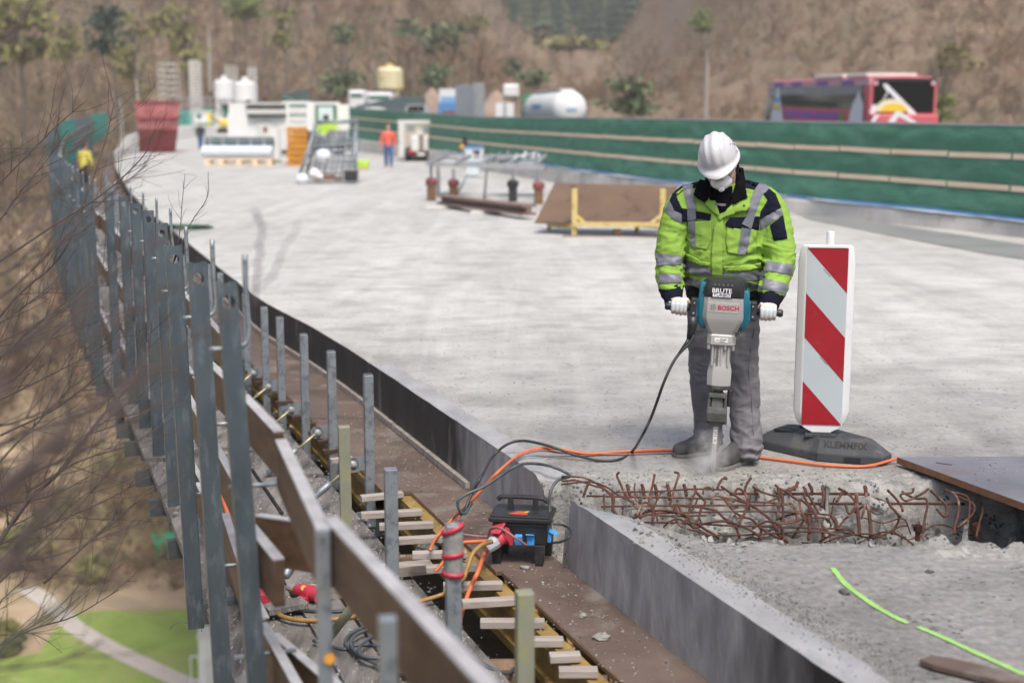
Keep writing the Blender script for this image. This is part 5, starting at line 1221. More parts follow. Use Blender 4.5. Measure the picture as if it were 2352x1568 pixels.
def patch(name, poly, mat, off=.004, conv=cA, tess=22, thick=.0, tree=None, parent=WK, Yd=6.70):
    """cloth piece lying on the jacket: outline taken from the survey photo, laid on the surface"""
    bm = bmesh.new(); vs = [bm.verts.new((x, y, 0)) for x, y in poly]; bm.faces.new(vs)
    bmesh.ops.triangulate(bm, faces=bm.faces[:])
    for _ in range(6):
        es = [e for e in bm.edges if e.calc_length() > tess]
        if not es: break
        bmesh.ops.subdivide_edges(bm, edges=es, cuts=1); bmesh.ops.triangulate(bm, faces=bm.faces[:])
    bmesh.ops.beautify_fill(bm, faces=bm.faces[:], edges=[e for e in bm.edges if not e.is_boundary])
    co = Vector((0, 0, CAM_H)); tr = tree or bvh
    for v in bm.verts:
        u, w = conv(v.co.x, v.co.y); d = ray(u, w).normalized(); hit = tr.ray_cast(co, d)
        if hit[0] is None or hit[3] > 7.6 or abs(hit[1].dot(d)) < .12:
            hit = tr.find_nearest(hit[0] if hit[0] is not None and hit[3] < 7.6 else WY(u, w, Yd))
        nrm = hit[1] if hit[1].y < .2 else hit[1]
        v.co = hit[0]+nrm*off
    bmesh.ops.recalc_face_normals(bm, faces=bm.faces[:])
    me = bpy.data.meshes.new(name); bm.to_mesh(me); bm.free()
    me.materials.append(M[mat]); me.polygons.foreach_set('use_smooth', [True]*len(me.polygons))
    o = bpy.data.objects.new(name, me); COL.objects.link(o)
    if thick:
        # face outwards before thickening
        k = sum((p.normal.y for p in me.polygons))
        if k > 0: me.flip_normals()
        s = o.modifiers.new('t', 'SOLIDIFY'); s.thickness = thick; s.offset = 1
        bake(o, name, M[mat])
    return to_parent(o, parent)
for P in NAVY: patch('navy_panel', P, 'navy', .0025)
for P in GREY: patch('reflective_band', P, 'reflective', .0045)
patch('pocket', [(545,935),(742,925),(735,1100),(700,1172),(620,1160),(560,1130)], 'hivis', .0022, thick=.004)
patch('pocket', [(870,985),(1128,1000),(1112,1195),(960,1215),(878,1200),(862,1100)], 'hivis', .0022, thick=.004)
patch('reflective_band', [(548,935),(606,905),(606,1000),(614,1160),(564,1130)], 'reflective', .0085); patch('reflective_band', [(998,950),(1076,1000),(1042,1210),(958,1210)], 'reflective', .0085)
patch('pocket_flap', [(486,822),(545,826),(738,868),(732,920),(616,905),(546,926),(486,934)], 'navy', .005, thick=.005)
patch('pocket_flap', [(858,948),(895,898),(1142,888),(1136,1002),(985,955),(922,988),(864,972)], 'navy', .005, thick=.005)
patch('reflective_band', [(540,828),(612,836),(616,906),(548,926)], 'reflective', .0125); patch('reflective_band', [(1030,890),(1104,890),(1074,996),(995,952)], 'reflective', .0125)
patch('pocket_flap', [(492,1190),(560,1215),(650,1265),(735,1285),(722,1312),(640,1300),(492,1240)], 'hivis', .005, thick=.005)
patch('pocket_flap', [(842,1310),(1000,1308),(1165,1282),(1165,1335),(1000,1350),(845,1352)], 'hivis', .005, thick=.005)
patch('front_placket', [(800,872),(840,850),(835,960),(828,1150),(825,1395),(742,1390),(742,1180),(762,980)], 'hivis', .003, thick=.006)
patch('lapel', [(905,798),(1040,740),(1062,808),(1030,838),(940,852),(800,925),(790,900)], 'hivis', .012, thick=.006)
patch('lapel', [(678,790),(742,690),(770,745),(805,865),(795,885),(740,820)], 'hivis', .006, thick=.005)
mb = MB(); bq = bvh.ray_cast(Vector((0,0,CAM_H)), ray(*cA(1013,806)).normalized()); mb.sphere(bq[0]+bq[1]*.019, (.0065,.004,.0065), 12, 8); mb.build('press_stud', M['steel_dark'], smooth=True, **WB)
patch('undershirt', [(740,640),(915,640),(912,720),(905,790),(850,845),(800,868),(768,800),(745,700)], 'black_fleece', .009, tess=18)
patch('shirt_stripe', [(766,780),(860,786),(858,804),(770,800)], 'reflective', .0125)
# stand-up collar: rings around the neck, open at the front
def collar():
    mb = MB(); rows = []
    for v, k, Yo in ((455, 1.0, 0), (425, .92, .0), (396, .80, .02), (385, .78, .02)):
        c = WY(1665, v, 6.74+Yo); row = []
        for j in range(25):
            a = R(-62)+(R(360)-R(56))*j/24          # front gap around -90 deg
            rx, ry = .118*k, .098*k; fl = .030*math.exp(-((j-0)/3.0)**2)+.030*math.exp(-((j-24)/3.0)**2)
            row.append(Vector((c.x+(rx+fl*.6)*math.cos(a), c.y+ry*math.sin(a)-fl*.5, c.z-fl*(.9 if v < 450 else .2))))
        rows.append(row)
    n = 25; vs = [p for r in rows for p in r]
    fs = [(i*n+j, i*n+j+1, (i+1)*n+j+1, (i+1)*n+j) for i in range(3) for j in range(n-1)]
    mb.add(vs, fs); o = mb.build('collar', M['black_fleece'], smooth=True)
    s = o.modifiers.new('t', 'SOLIDIFY'); s.thickness = .006; bake(o, 'collar', M['black_fleece']); to_parent(o, WK)
collar()
patch('collar_flap', [(650,612),(732,628),(745,702),(682,786),(600,706)], 'black_fleece', .022, thick=.006)
patch('collar_flap', [(955,600),(1002,600),(1032,742),(918,792),(902,715),(930,650)], 'black_fleece', .022, thick=.006)
# hem and cuffs
mb = MB(); mb.loft([ell(WY(1667, v, 6.855), rx, ry) for v, rx, ry in ((706,.190,.140),(700,.196,.145),(684,.199,.148),(678,.190,.14))]); mb.build('hem_band', M['navy'], smooth=True, **WB)
for pts in ([(1543,662,6.65,.054),(1545,676,6.625,.052),(1547,694,6.59,.047)], [(1772,672,6.545,.060),(1770,684,6.52,.058),(1764,706,6.485,.050)]):
    mb = MB(); limb(mb, pts, 16); o = remesh(mb, 'cuff', .006, 3, M['navy']); wrinkle(o, .004, 16); to_parent(o, WK)
# ---- trousers
mb = MB(); limb(mb, LEG_L); limb(mb, LEG_R); mb.loft([ell(WY(u, v, 6.865), rx, ry) for u, v, rx, ry in ((1664,735,.165,.11),(1665,715,.185,.125),(1666,690,.185,.13),(1667,660,.175,.125))])
tr = remesh(mb, 'trousers', .0068, 4, M['trouser_cloth'])
wrinkle(tr, .012, 8.5, [(WY(1622,880,6.8), .12, 1.0), (WY(1708,890,6.68), .12, 1.0), (WY(1632,1015,6.85), .10, 1.8), (WY(1711,1045,6.6), .12, 1.9), (WY(1664,740,6.75), .14, .8)], seed=5)
tb_ = BVHTree.FromPolygons([v.co for v in tr.data.vertices], [p.vertices[:] for p in tr.data.polygons]); to_parent(tr, WK)
seam = []
for u, v in ((1738,755),(1731,800),(1726,850),(1727,875),(1731,900),(1734,950),(1737,1000),(1739,1040)):
    h = tb_.ray_cast(Vector((0,0,CAM_H)), ray(u-6, v).normalized())
    if h[0] is not None: seam.append(h[0]+h[1]*.001)
mb = MB(); mb.tube(spline(seam, 5), .0022, 6); mb.build('side_seam', M['trouser_cloth'], smooth=True, **WB)
# ---- boots
def boot(heel, toe, name='boot'):
    d = (toe-heel); L = d.length; d.normalize(); s = Vector((-d.y, d.x, 0)); mb = MB()
    rings = []
    for t, w, h, z0 in ((-.02,.020,.06,.03),(.0,.036,.085,.012),(.10,.041,.115,.012),(.30,.043,.125,.012),(.45,.044,.105,.012),(.62,.047,.080,.012),(.80,.050,.068,.012),(.93,.042,.060,.012),(1.0,.022,.045,.015)):
        c = heel+d*L*t; ring = []
        for j in range(16):
            a = 2*math.pi*j/16; x = math.cos(a); z = math.sin(a)
            k = 1/((abs(x)**2.6+abs(z)**2.6)**(1/2.6))
            ring.append(c+s*w*x*k+Vector((0, 0, z0+h*(.5+.5*z*k))))
        rings.append(ring)
    mb.loft(rings); mb.tube([heel+d*L*.14+Vector((0,0,.07)), heel+d*L*.14+Vector((0,0,.16))], [.052,.055], 14)
    b = remesh(mb, name, .006, 3, M['boot_leather']); wrinkle(b, .003, 20, seed=3); to_parent(b, WK)
    mb = MB(); so_ = []
    for z, k in ((0, .97), (.004, 1.0), (.020, 1.0), (.024, .97)):
        r = []
        for t, w in ((-.04,.018),(-.02,.034),(.08,.042),(.3,.041),(.5,.042),(.72,.051),(.88,.048),(.98,.034),(1.02,.016)): r.append((t, w))
        so_.append([heel+d*L*t+s*w*k+Vector((0,0,z)) for t, w in r]+[heel+d*L*t-s*w*k+Vector((0,0,z)) for t, w in r[::-1]])
    mb.loft(so_)
    sl = mb.build('sole', M['boot_sole'], smooth=True, auto=40, world=False)
    sl.data.transform(Matrix.LocRotScale(WK.location, WK.rotation_euler, None).inverted()); sl.parent = b
    for t in (.32, .42, .52):
        mb = MB(); c = heel+d*L*t+Vector((0,0,.138-.19*(t-.3))); mb.tube([c-s*.026-Vector((0,0,.012)), c, c+s*.026-Vector((0,0,.012))], .0035, 6); o = mb.build('lace', M['strap_black'], smooth=True)
        o.data.transform(Matrix.LocRotScale(WK.location, WK.rotation_euler, None).inverted()); o.parent = b
boot(Vector((1.095, 6.885, 0)), Vector((.868, 6.79, 0))); boot(Vector((1.228, 6.69, 0)), Vector((1.048, 6.52, 0)))
# ---- helmet
HEL = bpy.data.objects.new('helmet', None); COL.objects.link(HEL); HEL.parent = WK; HEL.location = HC-WK.location; HEL.rotation_euler = hr.to_euler()
mb = MB(); NA, NR = 64, 18; vs = []; fs = []
rx, ry, rz, zb = .097, .122, .116, .032
for i in range(NR+1):
    t = (math.pi/2)*i/NR
    for j in range(NA):
        a = 2*math.pi*j/NA; st = math.sin(t)**.88; ct = math.cos(t)
        x, y, z = rx*st*math.cos(a), ry*st*math.sin(a), zb+rz*ct
        # longitudinal ribs along the crown
        k = 0
        for xc, h, w in ((0, .0085, .017), (-.040, .0070, .009), (.040, .0070, .009)):
            k += h*math.exp(-((x-xc)/w)**2)*sstep(.0, .35, ct)*1.0 
        # front recess
        if y < 0: k -= .004*math.exp(-(x/.05)**2)*sstep(.75, .3, ct)*sstep(.06, .2, -y/ry)
        n = Vector((x/rx**2, y/ry**2, (z-zb)/rz**2)).normalized(); p = Vector((x, y, z))+n*k; vs.append(p)
for i in range(NR):
    for j in range(NA):
        a, b = i*NA+j, i*NA+(j+1) % NA; fs.append((a, a+NA, b+NA, b))
base = NR*NA
# rim and brim
for dr, dz in ((.006, -.004), (.012, -.006), (.012, -.010), (.0, -.010)):
    for j in range(NA):
        a = 2*math.pi*j/NA; fr_ = max(0, -math.sin(a))**1.6
        ext = 1+fr_*3.4 if dr > 0.0 else 1
        vs.append(Vector(((rx+dr*(1+.15*fr_))*math.cos(a), (ry+dr*ext)*math.sin(a), zb+dz-fr_*dr*1.3+.010*max(0, math.sin(a))-.010*abs(math.cos(a))**3)))
for i in range(4):
    for j in range(NA):
        a, b = base+i*NA+j, base+i*NA+(j+1) % NA; fs.append((a, a+NA, b+NA, b))
mb.add(vs, fs); o = mb.build('shell', M['helmet_white'], HEL, smooth=True)
for k in range(5):
    a = R(20-9*k*0); th = R(38+9*k); yy = -.02+.018*k
    z = .100-.012*k; xx = rx*math.sqrt(max(0, 1-(yy/ry)**2-((z-zb)/rz)**2)); mb = MB(); mb.sphere((xx+.0015, yy, z), (.0024, .0044, .0044), 8, 6); mb.build('vent_hole', M['glasses_blue'], HEL)
for yy, zz in ((.005, .045), (.055, .052)):
    xx = rx*math.sqrt(max(0, 1-(yy/ry)**2-((zz-zb)/rz)**2)); mb = MB(); mb.box((xx+.004, yy, zz), (.006, .020, .009), (0, 0, R(20 if yy > .03 else 3))); mb.build('slot', M['helmet_white'], HEL, bevel=.002)
# ---- mask, glasses, ear strap, hair
mb = MB(); rings = []
for t in range(9):
    q = t/8; r = math.sin(q*math.pi/2)
    rings.append([HP(.056*r*math.cos(a)*(1-.12*max(0, math.sin(a))), -.088-.052*(1-r**2), -.062+.046*r*math.sin(a)) for a in np.linspace(0, 2*math.pi, 24, endpoint=False)])
mb.loft(rings[1:], caps=True); mb.build('dust_mask', M['mask_white'], smooth=True, auto=70, **WB)
mb = MB(); mb.sphere(HP(.0, -.139, -.076), (.016, .008, .013), 14, 8, hr); mb.build('mask_valve', M['mask_white'], smooth=True, **WB)
mb = MB(); mb.bar(HP(-.022, -.1265, -.030), HP(.022, -.1265, -.030), .003, .005); mb.build('nose_clip', M['plug_grey'], **WB)
for sx in (-1, 1):
    mb = MB(); mb.tube(spline([HP(sx*.052, -.09, -.05), HP(sx*.072, -.05, -.035), HP(sx*.082, .0, -.015), HP(sx*.086, .03, .01)], 5), .0022, 6); mb.build('mask_strap', M['mask_white'], smooth=True, **WB)
    mb = MB(); mb.tube(spline([HP(sx*.055, -.10, .006), HP(sx*.072, -.07, .008), HP(sx*.083, -.02, .008), HP(sx*.086, .02, .002)], 5), .0042, 6); mb.build('glasses_arm', M['glasses_blue'], smooth=True, **WB)
mb = MB(); pts = [HP(.070*math.sin(a), -.020-.088*math.cos(a), .004-.004*math.cos(2*a)) for a in np.linspace(-1.25, 1.25, 15)]
vs = [p+hr @ Vector((0, 0, s)) for s in (.018, -.018) for p in pts]; mb.add(vs, [(j, j+1, 16+j, 15+j) for j in range(14)]); mb.build('glasses_lens', M['glasses_blue'], smooth=True, **WB)
mb = MB(); mb.sphere(HP(0, .035, -.005), (.080, .075, .07), 18, 12, hr); mb.build('hair', M['hair'], smooth=True, **WB)
mb = MB(); mb.tube(spline([HP(.084, .030, .02), HP(.088, .038, -.03), HP(.075, .03, -.085), WY(1690, 425, 6.70), WY(1688, 440, 6.68)], 6), [.007]*25, 8); mb.build('chin_strap', M['strap_black'], smooth=True, **WB)
mb = MB(); mb.tube(spline([HP(.086, .02, -.035), WY(1706, 398, 6.72), WY(1708, 408, 6.72), WY(1702, 415, 6.71), WY(1712, 413, 6.73), WY(1710, 420, 6.73), WY(1698, 422, 6.71)], 6), .0014, 6); mb.build('earplug_cord', M['cord_teal'], smooth=True, **WB)
# ---- gloved hands closed round the grips
def hand(sx, wrist):
    """sx -1: hand on the grip at image left, +1: at image right; built in the hammer's frame"""
    cx = sx*.226*S; cz = .866*S; cy = -.020; R0 = .0165; mb = MB()
    W = toL(wrist); inn = -sx      # towards the machine
    def T(x, y, z): return HAM.matrix_basis @ Vector((cx+x, cy+y, cz+z))
    wl_ = W-Vector((cx, cy, cz))
    # back of the hand: from the wrist over the top of the bar to the knuckles in front of it
    rings = []
    for t, w, h, c in ((0, .030, .025, wl_), (.4, .036, .021, wl_*.45+Vector((0, .0, .024))), (.75, .041, .017, Vector((0, -.012, .036))), (1, .041, .014, Vector((0, -.030, .018)))):
        nrm = Vector((0, -.35, .94)) if t > .7 else Vector((0, -.9, .35))
        rings.append([T(*(c+Vector((w*math.cos(a), 0, 0))+nrm*h*math.sin(a))) for a in np.linspace(0, 2*math.pi, 14, endpoint=False)])
    mb.loft(rings)
    for k in range(4):
        x = (.031-.0205*k)*inn; f = (1.0, 1.06, 1.0, .86)[k]
        ch_ = [(x, -.022, .024), (x, -.034, .012), (x, -.0365*1.0, -.008), (x, -.030, -.024*f), (x, -.014, -.0325*f), (x, .006*f, -.030)]
        mb.tube(spline([T(*p) for p in ch_], 4), [.0112-.0028*i/20*f for i in range(21)], 9); mb.sphere(T(*ch_[-1]), .0085, 8, 6); mb.sphere(T(*ch_[1]), .0118, 8, 6)
    th = [(.030*inn, .006, .040), (.044*inn, .018, .020), (.046*inn, .024, .000), (.040*inn, .014, -.022), (.030*inn, -.004, -.034)]
    mb.tube(spline([T(*p) for p in th], 4), [.0135-.004*i/16 for i in range(17)], 9); mb.sphere(T(*th[-1]), .0095, 8, 6)
    o = remesh(mb, 'glove', .0036, 2, M['glove_cloth'])
    # grey-blue leather across the back, off-white knit elsewhere
    inv = HAM.matrix_basis.inverted(); ca = o.data.color_attributes.new('cloth', 'FLOAT_COLOR', 'POINT'); cols = []
    for v in o.data.vertices:
        q = inv @ v.co-Vector((cx, cy, cz)); b = (-.008+.10*q.x*sx < q.z < .024+.10*q.x*sx) and q.y < -.018
        cols += [*((.50,.56,.58) if b else (.66,.58,.54)), 1]
    ca.data.foreach_set('color', cols)
    to_parent(o, WK)
    mb = MB(); c0 = wl_*.98; ring = []
    for q, w in ((1.06, .033), (.85, .034), (.6, .036)):
        c = wl_*q; ring.append([T(*(c+Vector((w*math.cos(a), w*.78*math.sin(a), 0)))) for a in np.linspace(0, 2*math.pi, 16, endpoint=False)])
    mb.loft(ring); mb.build('glove_cuff', M['mask_white'], smooth=True, auto=50, **WB)
hand(-1, WY(1548, 690, 6.575)); hand(1, WY(1762, 702, 6.475))
# ---- dust thrown up at the chisel
dm = bpy.data.materials.new('dust'); dm.use_nodes = True; t = dm.node_tree; L = t.links; t.nodes.clear()
out = nd(t, 'ShaderNodeOutputMaterial'); pv = nd(t, 'ShaderNodeVolumePrincipled'); pv.inputs['Color'].default_value = (.93,.92,.90,1); pv.inputs['Density'].default_value = 0
tc = nd(t, 'ShaderNodeTexCoord'); nz = nd(t, 'ShaderNodeTexNoise', Scale=9.0, Detail=6, Roughness=.7); L.new(tc.outputs['Object'], nz.inputs['Vector'])
ln = nd(t, 'ShaderNodeVectorMath', operation='LENGTH'); mp = nd(t, 'ShaderNodeMapping'); mp.inputs['Scale'].default_value = (1/.115, 1/.10, 1/.19); L.new(tc.outputs['Object'], mp.inputs['Vector']); L.new(mp.outputs[0], ln.inputs[0])
m1 = nd(t, 'ShaderNodeMapRange'); m1.inputs[1].default_value = 1.0; m1.inputs[2].default_value = .1; L.new(ln.outputs['Value'], m1.inputs[0])
m2 = nd(t, 'ShaderNodeMapRange'); m2.inputs[1].default_value = .42; m2.inputs[2].default_value = .72; L.new(nz.outputs['Fac'], m2.inputs[0])
mu = nd(t, 'ShaderNodeMath', operation='MULTIPLY'); L.new(m1.outputs[0], mu.inputs[0]); L.new(m2.outputs[0], mu.inputs[1])
m3 = nd(t, 'ShaderNodeMath', operation='MULTIPLY'); m3.inputs[1].default_value = 24; L.new(mu.outputs[0], m3.inputs[0]); L.new(m3.outputs[0], pv.inputs['Density']); L.new(pv.outputs[0], out.inputs['Volume'])
M['dust'] = dm
mb = MB(); mb.sphere((0, 0, 0), (.125, .11, .20), 16, 10); dd = mb.build('dust_cloud', dm); dd.location = tip+Vector((-.025, -.03, .10)); tag(dd, kind='stuff')
# ================================================================ GREEN FENCE AND WHAT STANDS FURTHER OFF
mk('net_green', (.060,.175,.120), (.090,.228,.160), scale=1.2, rough=.8, coord='World', stretch=(1,1,2), detail=8, bump=.05, bscale=2.6, c3=(.105,.25,.185), s3=.9, t3=(.55,.75), spec=.25)
mk('net_teal', (.02,.26,.20), (.05,.34,.27), scale=1.5, rough=.8, coord='World', bump=.03, bscale=2)
mk('batten_tan', (.66,.51,.36), (.78,.64,.49), scale=3, rough=.8, coord='World', stretch=(1,.3,5))
mk('grey_rail', (.30,.31,.33), (.38,.39,.41), scale=5, rough=.6, coord='World')
mk('kerb_concrete', (.44,.42,.39), (.62,.60,.56), scale=1.2, rough=.85, coord='World', detail=9, c3=(.26,.19,.14), s3=1.1, t3=(.55,.75))
mk('pipe_blue', (.06,.16,.40), (.10,.22,.48), scale=3, rough=.4, coord='World')
mk('wet', (.20,.205,.20), (.30,.30,.29), scale=1.6, rough=.35, coord='World', stretch=(.5,1,1), detail=8)
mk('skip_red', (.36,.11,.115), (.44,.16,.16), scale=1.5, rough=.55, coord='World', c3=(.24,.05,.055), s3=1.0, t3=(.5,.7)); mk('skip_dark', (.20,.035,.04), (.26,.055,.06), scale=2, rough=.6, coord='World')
mk('white_paint', (.66,.67,.66), (.74,.74,.73), scale=2, rough=.45, coord='World'); mk('offwhite', (.56,.55,.52), (.66,.65,.62), scale=2, rough=.6, coord='World')
mk('grey_mid', (.22,.23,.245), (.28,.29,.30), scale=3, rough=.6, coord='World'); mk('sign_back', (.155,.175,.20), (.185,.205,.23), scale=2, rough=.55, coord='World')
mk('dark_part', (.018,.02,.02), (.035,.037,.037), scale=4, rough=.6); mk('glass_dark', (.012,.014,.016), rough=.08, spec=.6); mk('glass_green', (.06,.14,.12), (.10,.19,.16), scale=2, rough=.15)
mk('tan_canvas', (.40,.36,.29), (.50,.46,.38), scale=2, rough=.8, coord='World'); mk('crate_orange', (.56,.24,.025), (.68,.32,.04), scale=3, rough=.6, coord='World', c3=(.40,.15,.02), s3=4, t3=(.5,.7))
mk('pipe_pale', (.50,.58,.66), (.62,.68,.74), scale=3, rough=.4, coord='World'); mk('roll_dark', (.05,.08,.085), (.10,.135,.14), scale=4, rough=.6, coord='World')
mk('silo_yellow', (.62,.54,.30), (.74,.68,.46), scale=1, rough=.6, coord='World', c3=(.62,.44,.10), s3=.8, t3=(.5,.7))
mk('bus_red', (.55,.11,.135), (.60,.14,.16), scale=2, rough=.35); mk('bus_pink', (.62,.36,.40), rough=.4); mk('bus_purple', (.17,.11,.42), rough=.4); mk('bus_magenta', (.52,.04,.36), rough=.4)
mk('decal_white', (.75,.76,.80), rough=.4); mk('decal_yellow', (.75,.55,.05), rough=.4); mk('decal_cream', (.75,.72,.50), rough=.4); mk('decal_green', (.10,.40,.08), rough=.4); mk('decal_blue', (.20,.38,.62), rough=.4)
mk('truck_blue', (.06,.20,.45), (.09,.26,.52), scale=2, rough=.4); mk('lamp_red', (.5,.03,.04), rough=.3); mk('lime_yellow', (.45,.70,.05), (.55,.78,.10), scale=3, rough=.6)
mk('ply_tan', (.105,.064,.04), (.16,.10,.064), scale=1.4, rough=.7, coord='World', detail=8, c3=(.05,.03,.02), s3=3.4, t3=(.56,.68)); mk('frame_yellow', (.55,.42,.14), (.64,.52,.24), scale=5, rough=.7, coord='World', c3=(.34,.17,.07), s3=4, t3=(.52,.68))
mk('jack_red', (.16,.045,.045), (.24,.085,.08), scale=6, rough=.7, coord='World'); mk('jack_wood', (.12,.065,.035), (.20,.115,.065), scale=7, rough=.8, coord='World', stretch=(4,4,.5))
mk('beam_rusty', (.155,.10,.085), (.23,.165,.145), scale=3, rough=.85, coord='World'); mk('heap_brown', (.25,.18,.14), (.34,.26,.21), scale=1, rough=1, coord='World', bump=.08, bscale=1.5)
mk('jacket_red', (.62,.09,.06), (.70,.15,.11), scale=6, rough=.8); mk('jeans_blue', (.03,.085,.22), (.05,.12,.29), scale=6, rough=.85); mk('jacket_navy', (.012,.016,.03), rough=.85); mk('jacket_yellow', (.62,.52,.08), (.70,.62,.16), scale=6, rough=.8)
mk('hose_green', (.02,.07,.045), (.035,.10,.065), scale=5, rough=.5); mk('bag_white', (.62,.63,.66), (.72,.73,.76), scale=5, rough=.6, bump=.01); mk('window_grey', (.20,.235,.26), (.26,.295,.32), scale=1, rough=.2)

ZT = [(8,1.68),(20.8,1.725),(35.3,1.90),(52,2.02),(68,2.35),(83,2.73),(110,3.6),(150,5.0),(215,7.5)]
ZB = [(8,.14),(20.8,.235),(35.3,.41),(52,.50),(68,.62),(83,.85),(110,1.5),(150,2.7),(215,5.0)]
fence = thing('green_fence', 'long fence of dark green netting with two rows of pale battens beside the carriageway', 'fence', (FX(30), 30, .3))
fb_ = dict(parent=fence, world=True)
random.seed(3)
yb = [10.0]
while yb[-1] < 200: yb.append(yb[-1]+(1.38 if yb[-1] < 60 else 2.8))
def fpt(y, t, off=0.0): return Vector((FX(y)-off, y, lerp(interp(ZB, y), interp(ZT, y), t)))
k = 0
while k < len(yb)-1:
    k2 = min(k+4, len(yb)-1); y0, y1 = yb[k], yb[k2]; ny, nz = 28, 18; vs = []; fs = []
    for i in range(ny+1):
        y = lerp(y0, y1, i/ny)
        for j in range(nz+1):
            t = j/nz; tl = min(abs(t-.34), abs(t-.675), abs(t-1.0))
            bulge = .028*sstep(0, .12, tl)*(1+.9*mnoise.noise(Vector((y*.9, t*4.0, 1.3))))+.055*mnoise.noise(Vector((y*2.3, t*7, 5)))*sstep(0, .1, tl)+(.05*sstep(.34, .05, t)*(1+mnoise.noise(Vector((y*1.7, 2, t*3)))))
            p = fpt(y, t, .02+bulge); p.z += (.03*mnoise.noise(Vector((y*1.1, 0, 0))) if j == 0 else 0); vs.append(p)
    for i in range(ny):
        for j in range(nz): a = i*(nz+1)+j; fs.append((a, a+nz+1, a+nz+2, a+1))
    mb = MB(); mb.add(vs, fs); mb.build('net_panel', M['net_green'], smooth=True, fix=False, **fb_)
    k = k2
for i in range(len(yb)-1):
    y0, y1 = yb[i]+.03, yb[i+1]-.03
    for t in (.34, .675):
        j = .010*random.uniform(-1, 1); mb = MB(); a, b = fpt(y0, t, .042), fpt(y1, t, .042); mb.bar(a+Vector((0,0,j)), b+Vector((0,0,-j)), .024, .088)
        mb.build('batten', M['batten_tan'], **fb_)
    mb = MB(); a, b = fpt(y0-.03, 0, -.03), fpt(y0-.03, 1, -.03); mb.bar(a-Vector((0,0,.2)), b, .04, .05, up=(0, 1, 0)); mb.build('post', M['grey_rail'], **fb_)
    mb = MB(); mb.bar(fpt(yb[i], 1.008), fpt(yb[i+1], 1.008), .06, .035); mb.build('top_rail', M['grey_rail'], **fb_)
mb = MB(); rings = []
for y in list(np.arange(9, 60, 1.5))+list(np.arange(60, 200, 5)):
    e = FX(y); zb = interp(ZB, y)-.01
    rings.append([Vector((e-.22, y, DZ(y)-.06)), Vector((e-.18, y, zb-.04)), Vector((e-.15, y, zb)), Vector((e+.32, y, zb)), Vector((e+.34, y, -.1+DZ(y)))])
mb.loft(rings); tag(mb.build('kerb', M['kerb_concrete']), kind='structure')
mb = MB(); P = [Vector((FX(y)-.12, y, interp(ZB, y)+.028+.012*math.sin(y*.9))) for y in np.arange(10, 44, 1.0)]; mb.tube(P, .030, 8)
tag(mb.build('hose', M['pipe_blue'], smooth=True), 'long blue pipe lying on the pale kerb below the green fence', 'pipe')
mb = MB(); P = [Vector((FX(y)-.05+.03*math.sin(y*2), y, interp(ZB, y)+.012)) for y in np.arange(10, 60, .5)]; vs = []; fs = []
for i, p in enumerate(P): vs += [p+Vector((-.16-.05*math.sin(i*1.3), 0, .004)), p+Vector((.02, 0, .03+.02*math.sin(i*.8)))]
for i in range(len(P)-1): fs.append((2*i, 2*i+2, 2*i+3, 2*i+1))
mb.add(vs, fs); tag(mb.build('plastic_film', M['plastic_sheet'], fix=False), 'strip of pale plastic film under the foot of the green fence', 'film')
def sheet(name, pix, mat, dz, z=0):
    P = [G(u, v, z) for u, v in pix]; mb = MB(); mb.add([(p.x, p.y, z+dz) for p in P], [tuple(range(len(P)))]); return tag(mb.build(name, M[mat]), kind='structure')
wp = [(1790,474),(1900,490),(2100,524),(2352,562),(2450,580),(2450,622),(2352,597),(2230,577),(2100,553),(1960,525),(1860,505)]
sheet('wet_patch', wp, 'wet', .008)

def bx(root, name, mat, u0, u1, v0, v1, Y, d, off=0.0, **k):
    """box whose front face spans these survey marks at distance Y, running d metres back"""
    a, b = WY(u0, v1, Y), WY(u1, v0, Y); mb = MB()
    mb.box(((a.x+b.x)/2, Y+d/2+off, (a.z+b.z)/2), (abs(b.x-a.x), d, abs(b.z-a.z))); return mb.build(name, M[mat], root, world=True, **k)
def px(u, v, Y): return WY(u, v, Y)
def base(u, v, Y): p = WY(u, v, Y); return p

# ---- red skip
Y = 79; r = thing('skip_container', 'tall red steel skip with shaded sloping lower part on the deck at left', 'skip', base(360, 349, Y))
a = [WY(u, v, Y) for u, v in ((309,232),(411,231),(406,297),(402,349),(320,350),(313,297))]
zt_, zm, zb_ = a[0].z, a[2].z, a[3].z
def sk(zlist):
    return [[Vector((x, y, z)) for x, y in ((x0, y0), (x1, y0), (x1, y1), (x0, y1))] for x0, x1, y0, y1, z in zlist]
X0, X1 = a[0].x, a[1].x
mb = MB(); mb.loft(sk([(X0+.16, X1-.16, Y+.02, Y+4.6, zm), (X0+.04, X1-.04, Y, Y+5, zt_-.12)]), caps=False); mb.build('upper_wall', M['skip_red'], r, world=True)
mb = MB(); mb.loft(sk([(a[4].x, a[3].x, Y+.75, Y+4.2, zb_), (X0+.16, X1-.16, Y+.02, Y+4.6, zm)])); mb.build('lower_slope', M['skip_dark'], r, world=True)  # shade on the downward-facing slope is put in as a darker red
mb = MB()
for x0, x1, y0, y1 in ((X0-.05,X1+.05,Y-.08,Y+.04),(X0-.05,X1+.05,Y+4.96,Y+5.08),(X0-.05,X0+.08,Y,Y+5),(X1-.08,X1+.05,Y,Y+5)): mb.box(((x0+x1)/2,(y0+y1)/2,zt_-.06),(x1-x0,y1-y0,.14))
mb.build('rim', M['skip_dark'], r, world=True)
mb = MB(); z_ = WY(360,272,Y).z; mb.box(((X0+X1)/2, Y-.03, z_), (X1-X0-.15, .14, .10)); mb.build('ridge', M['skip_dark'], r, world=True)
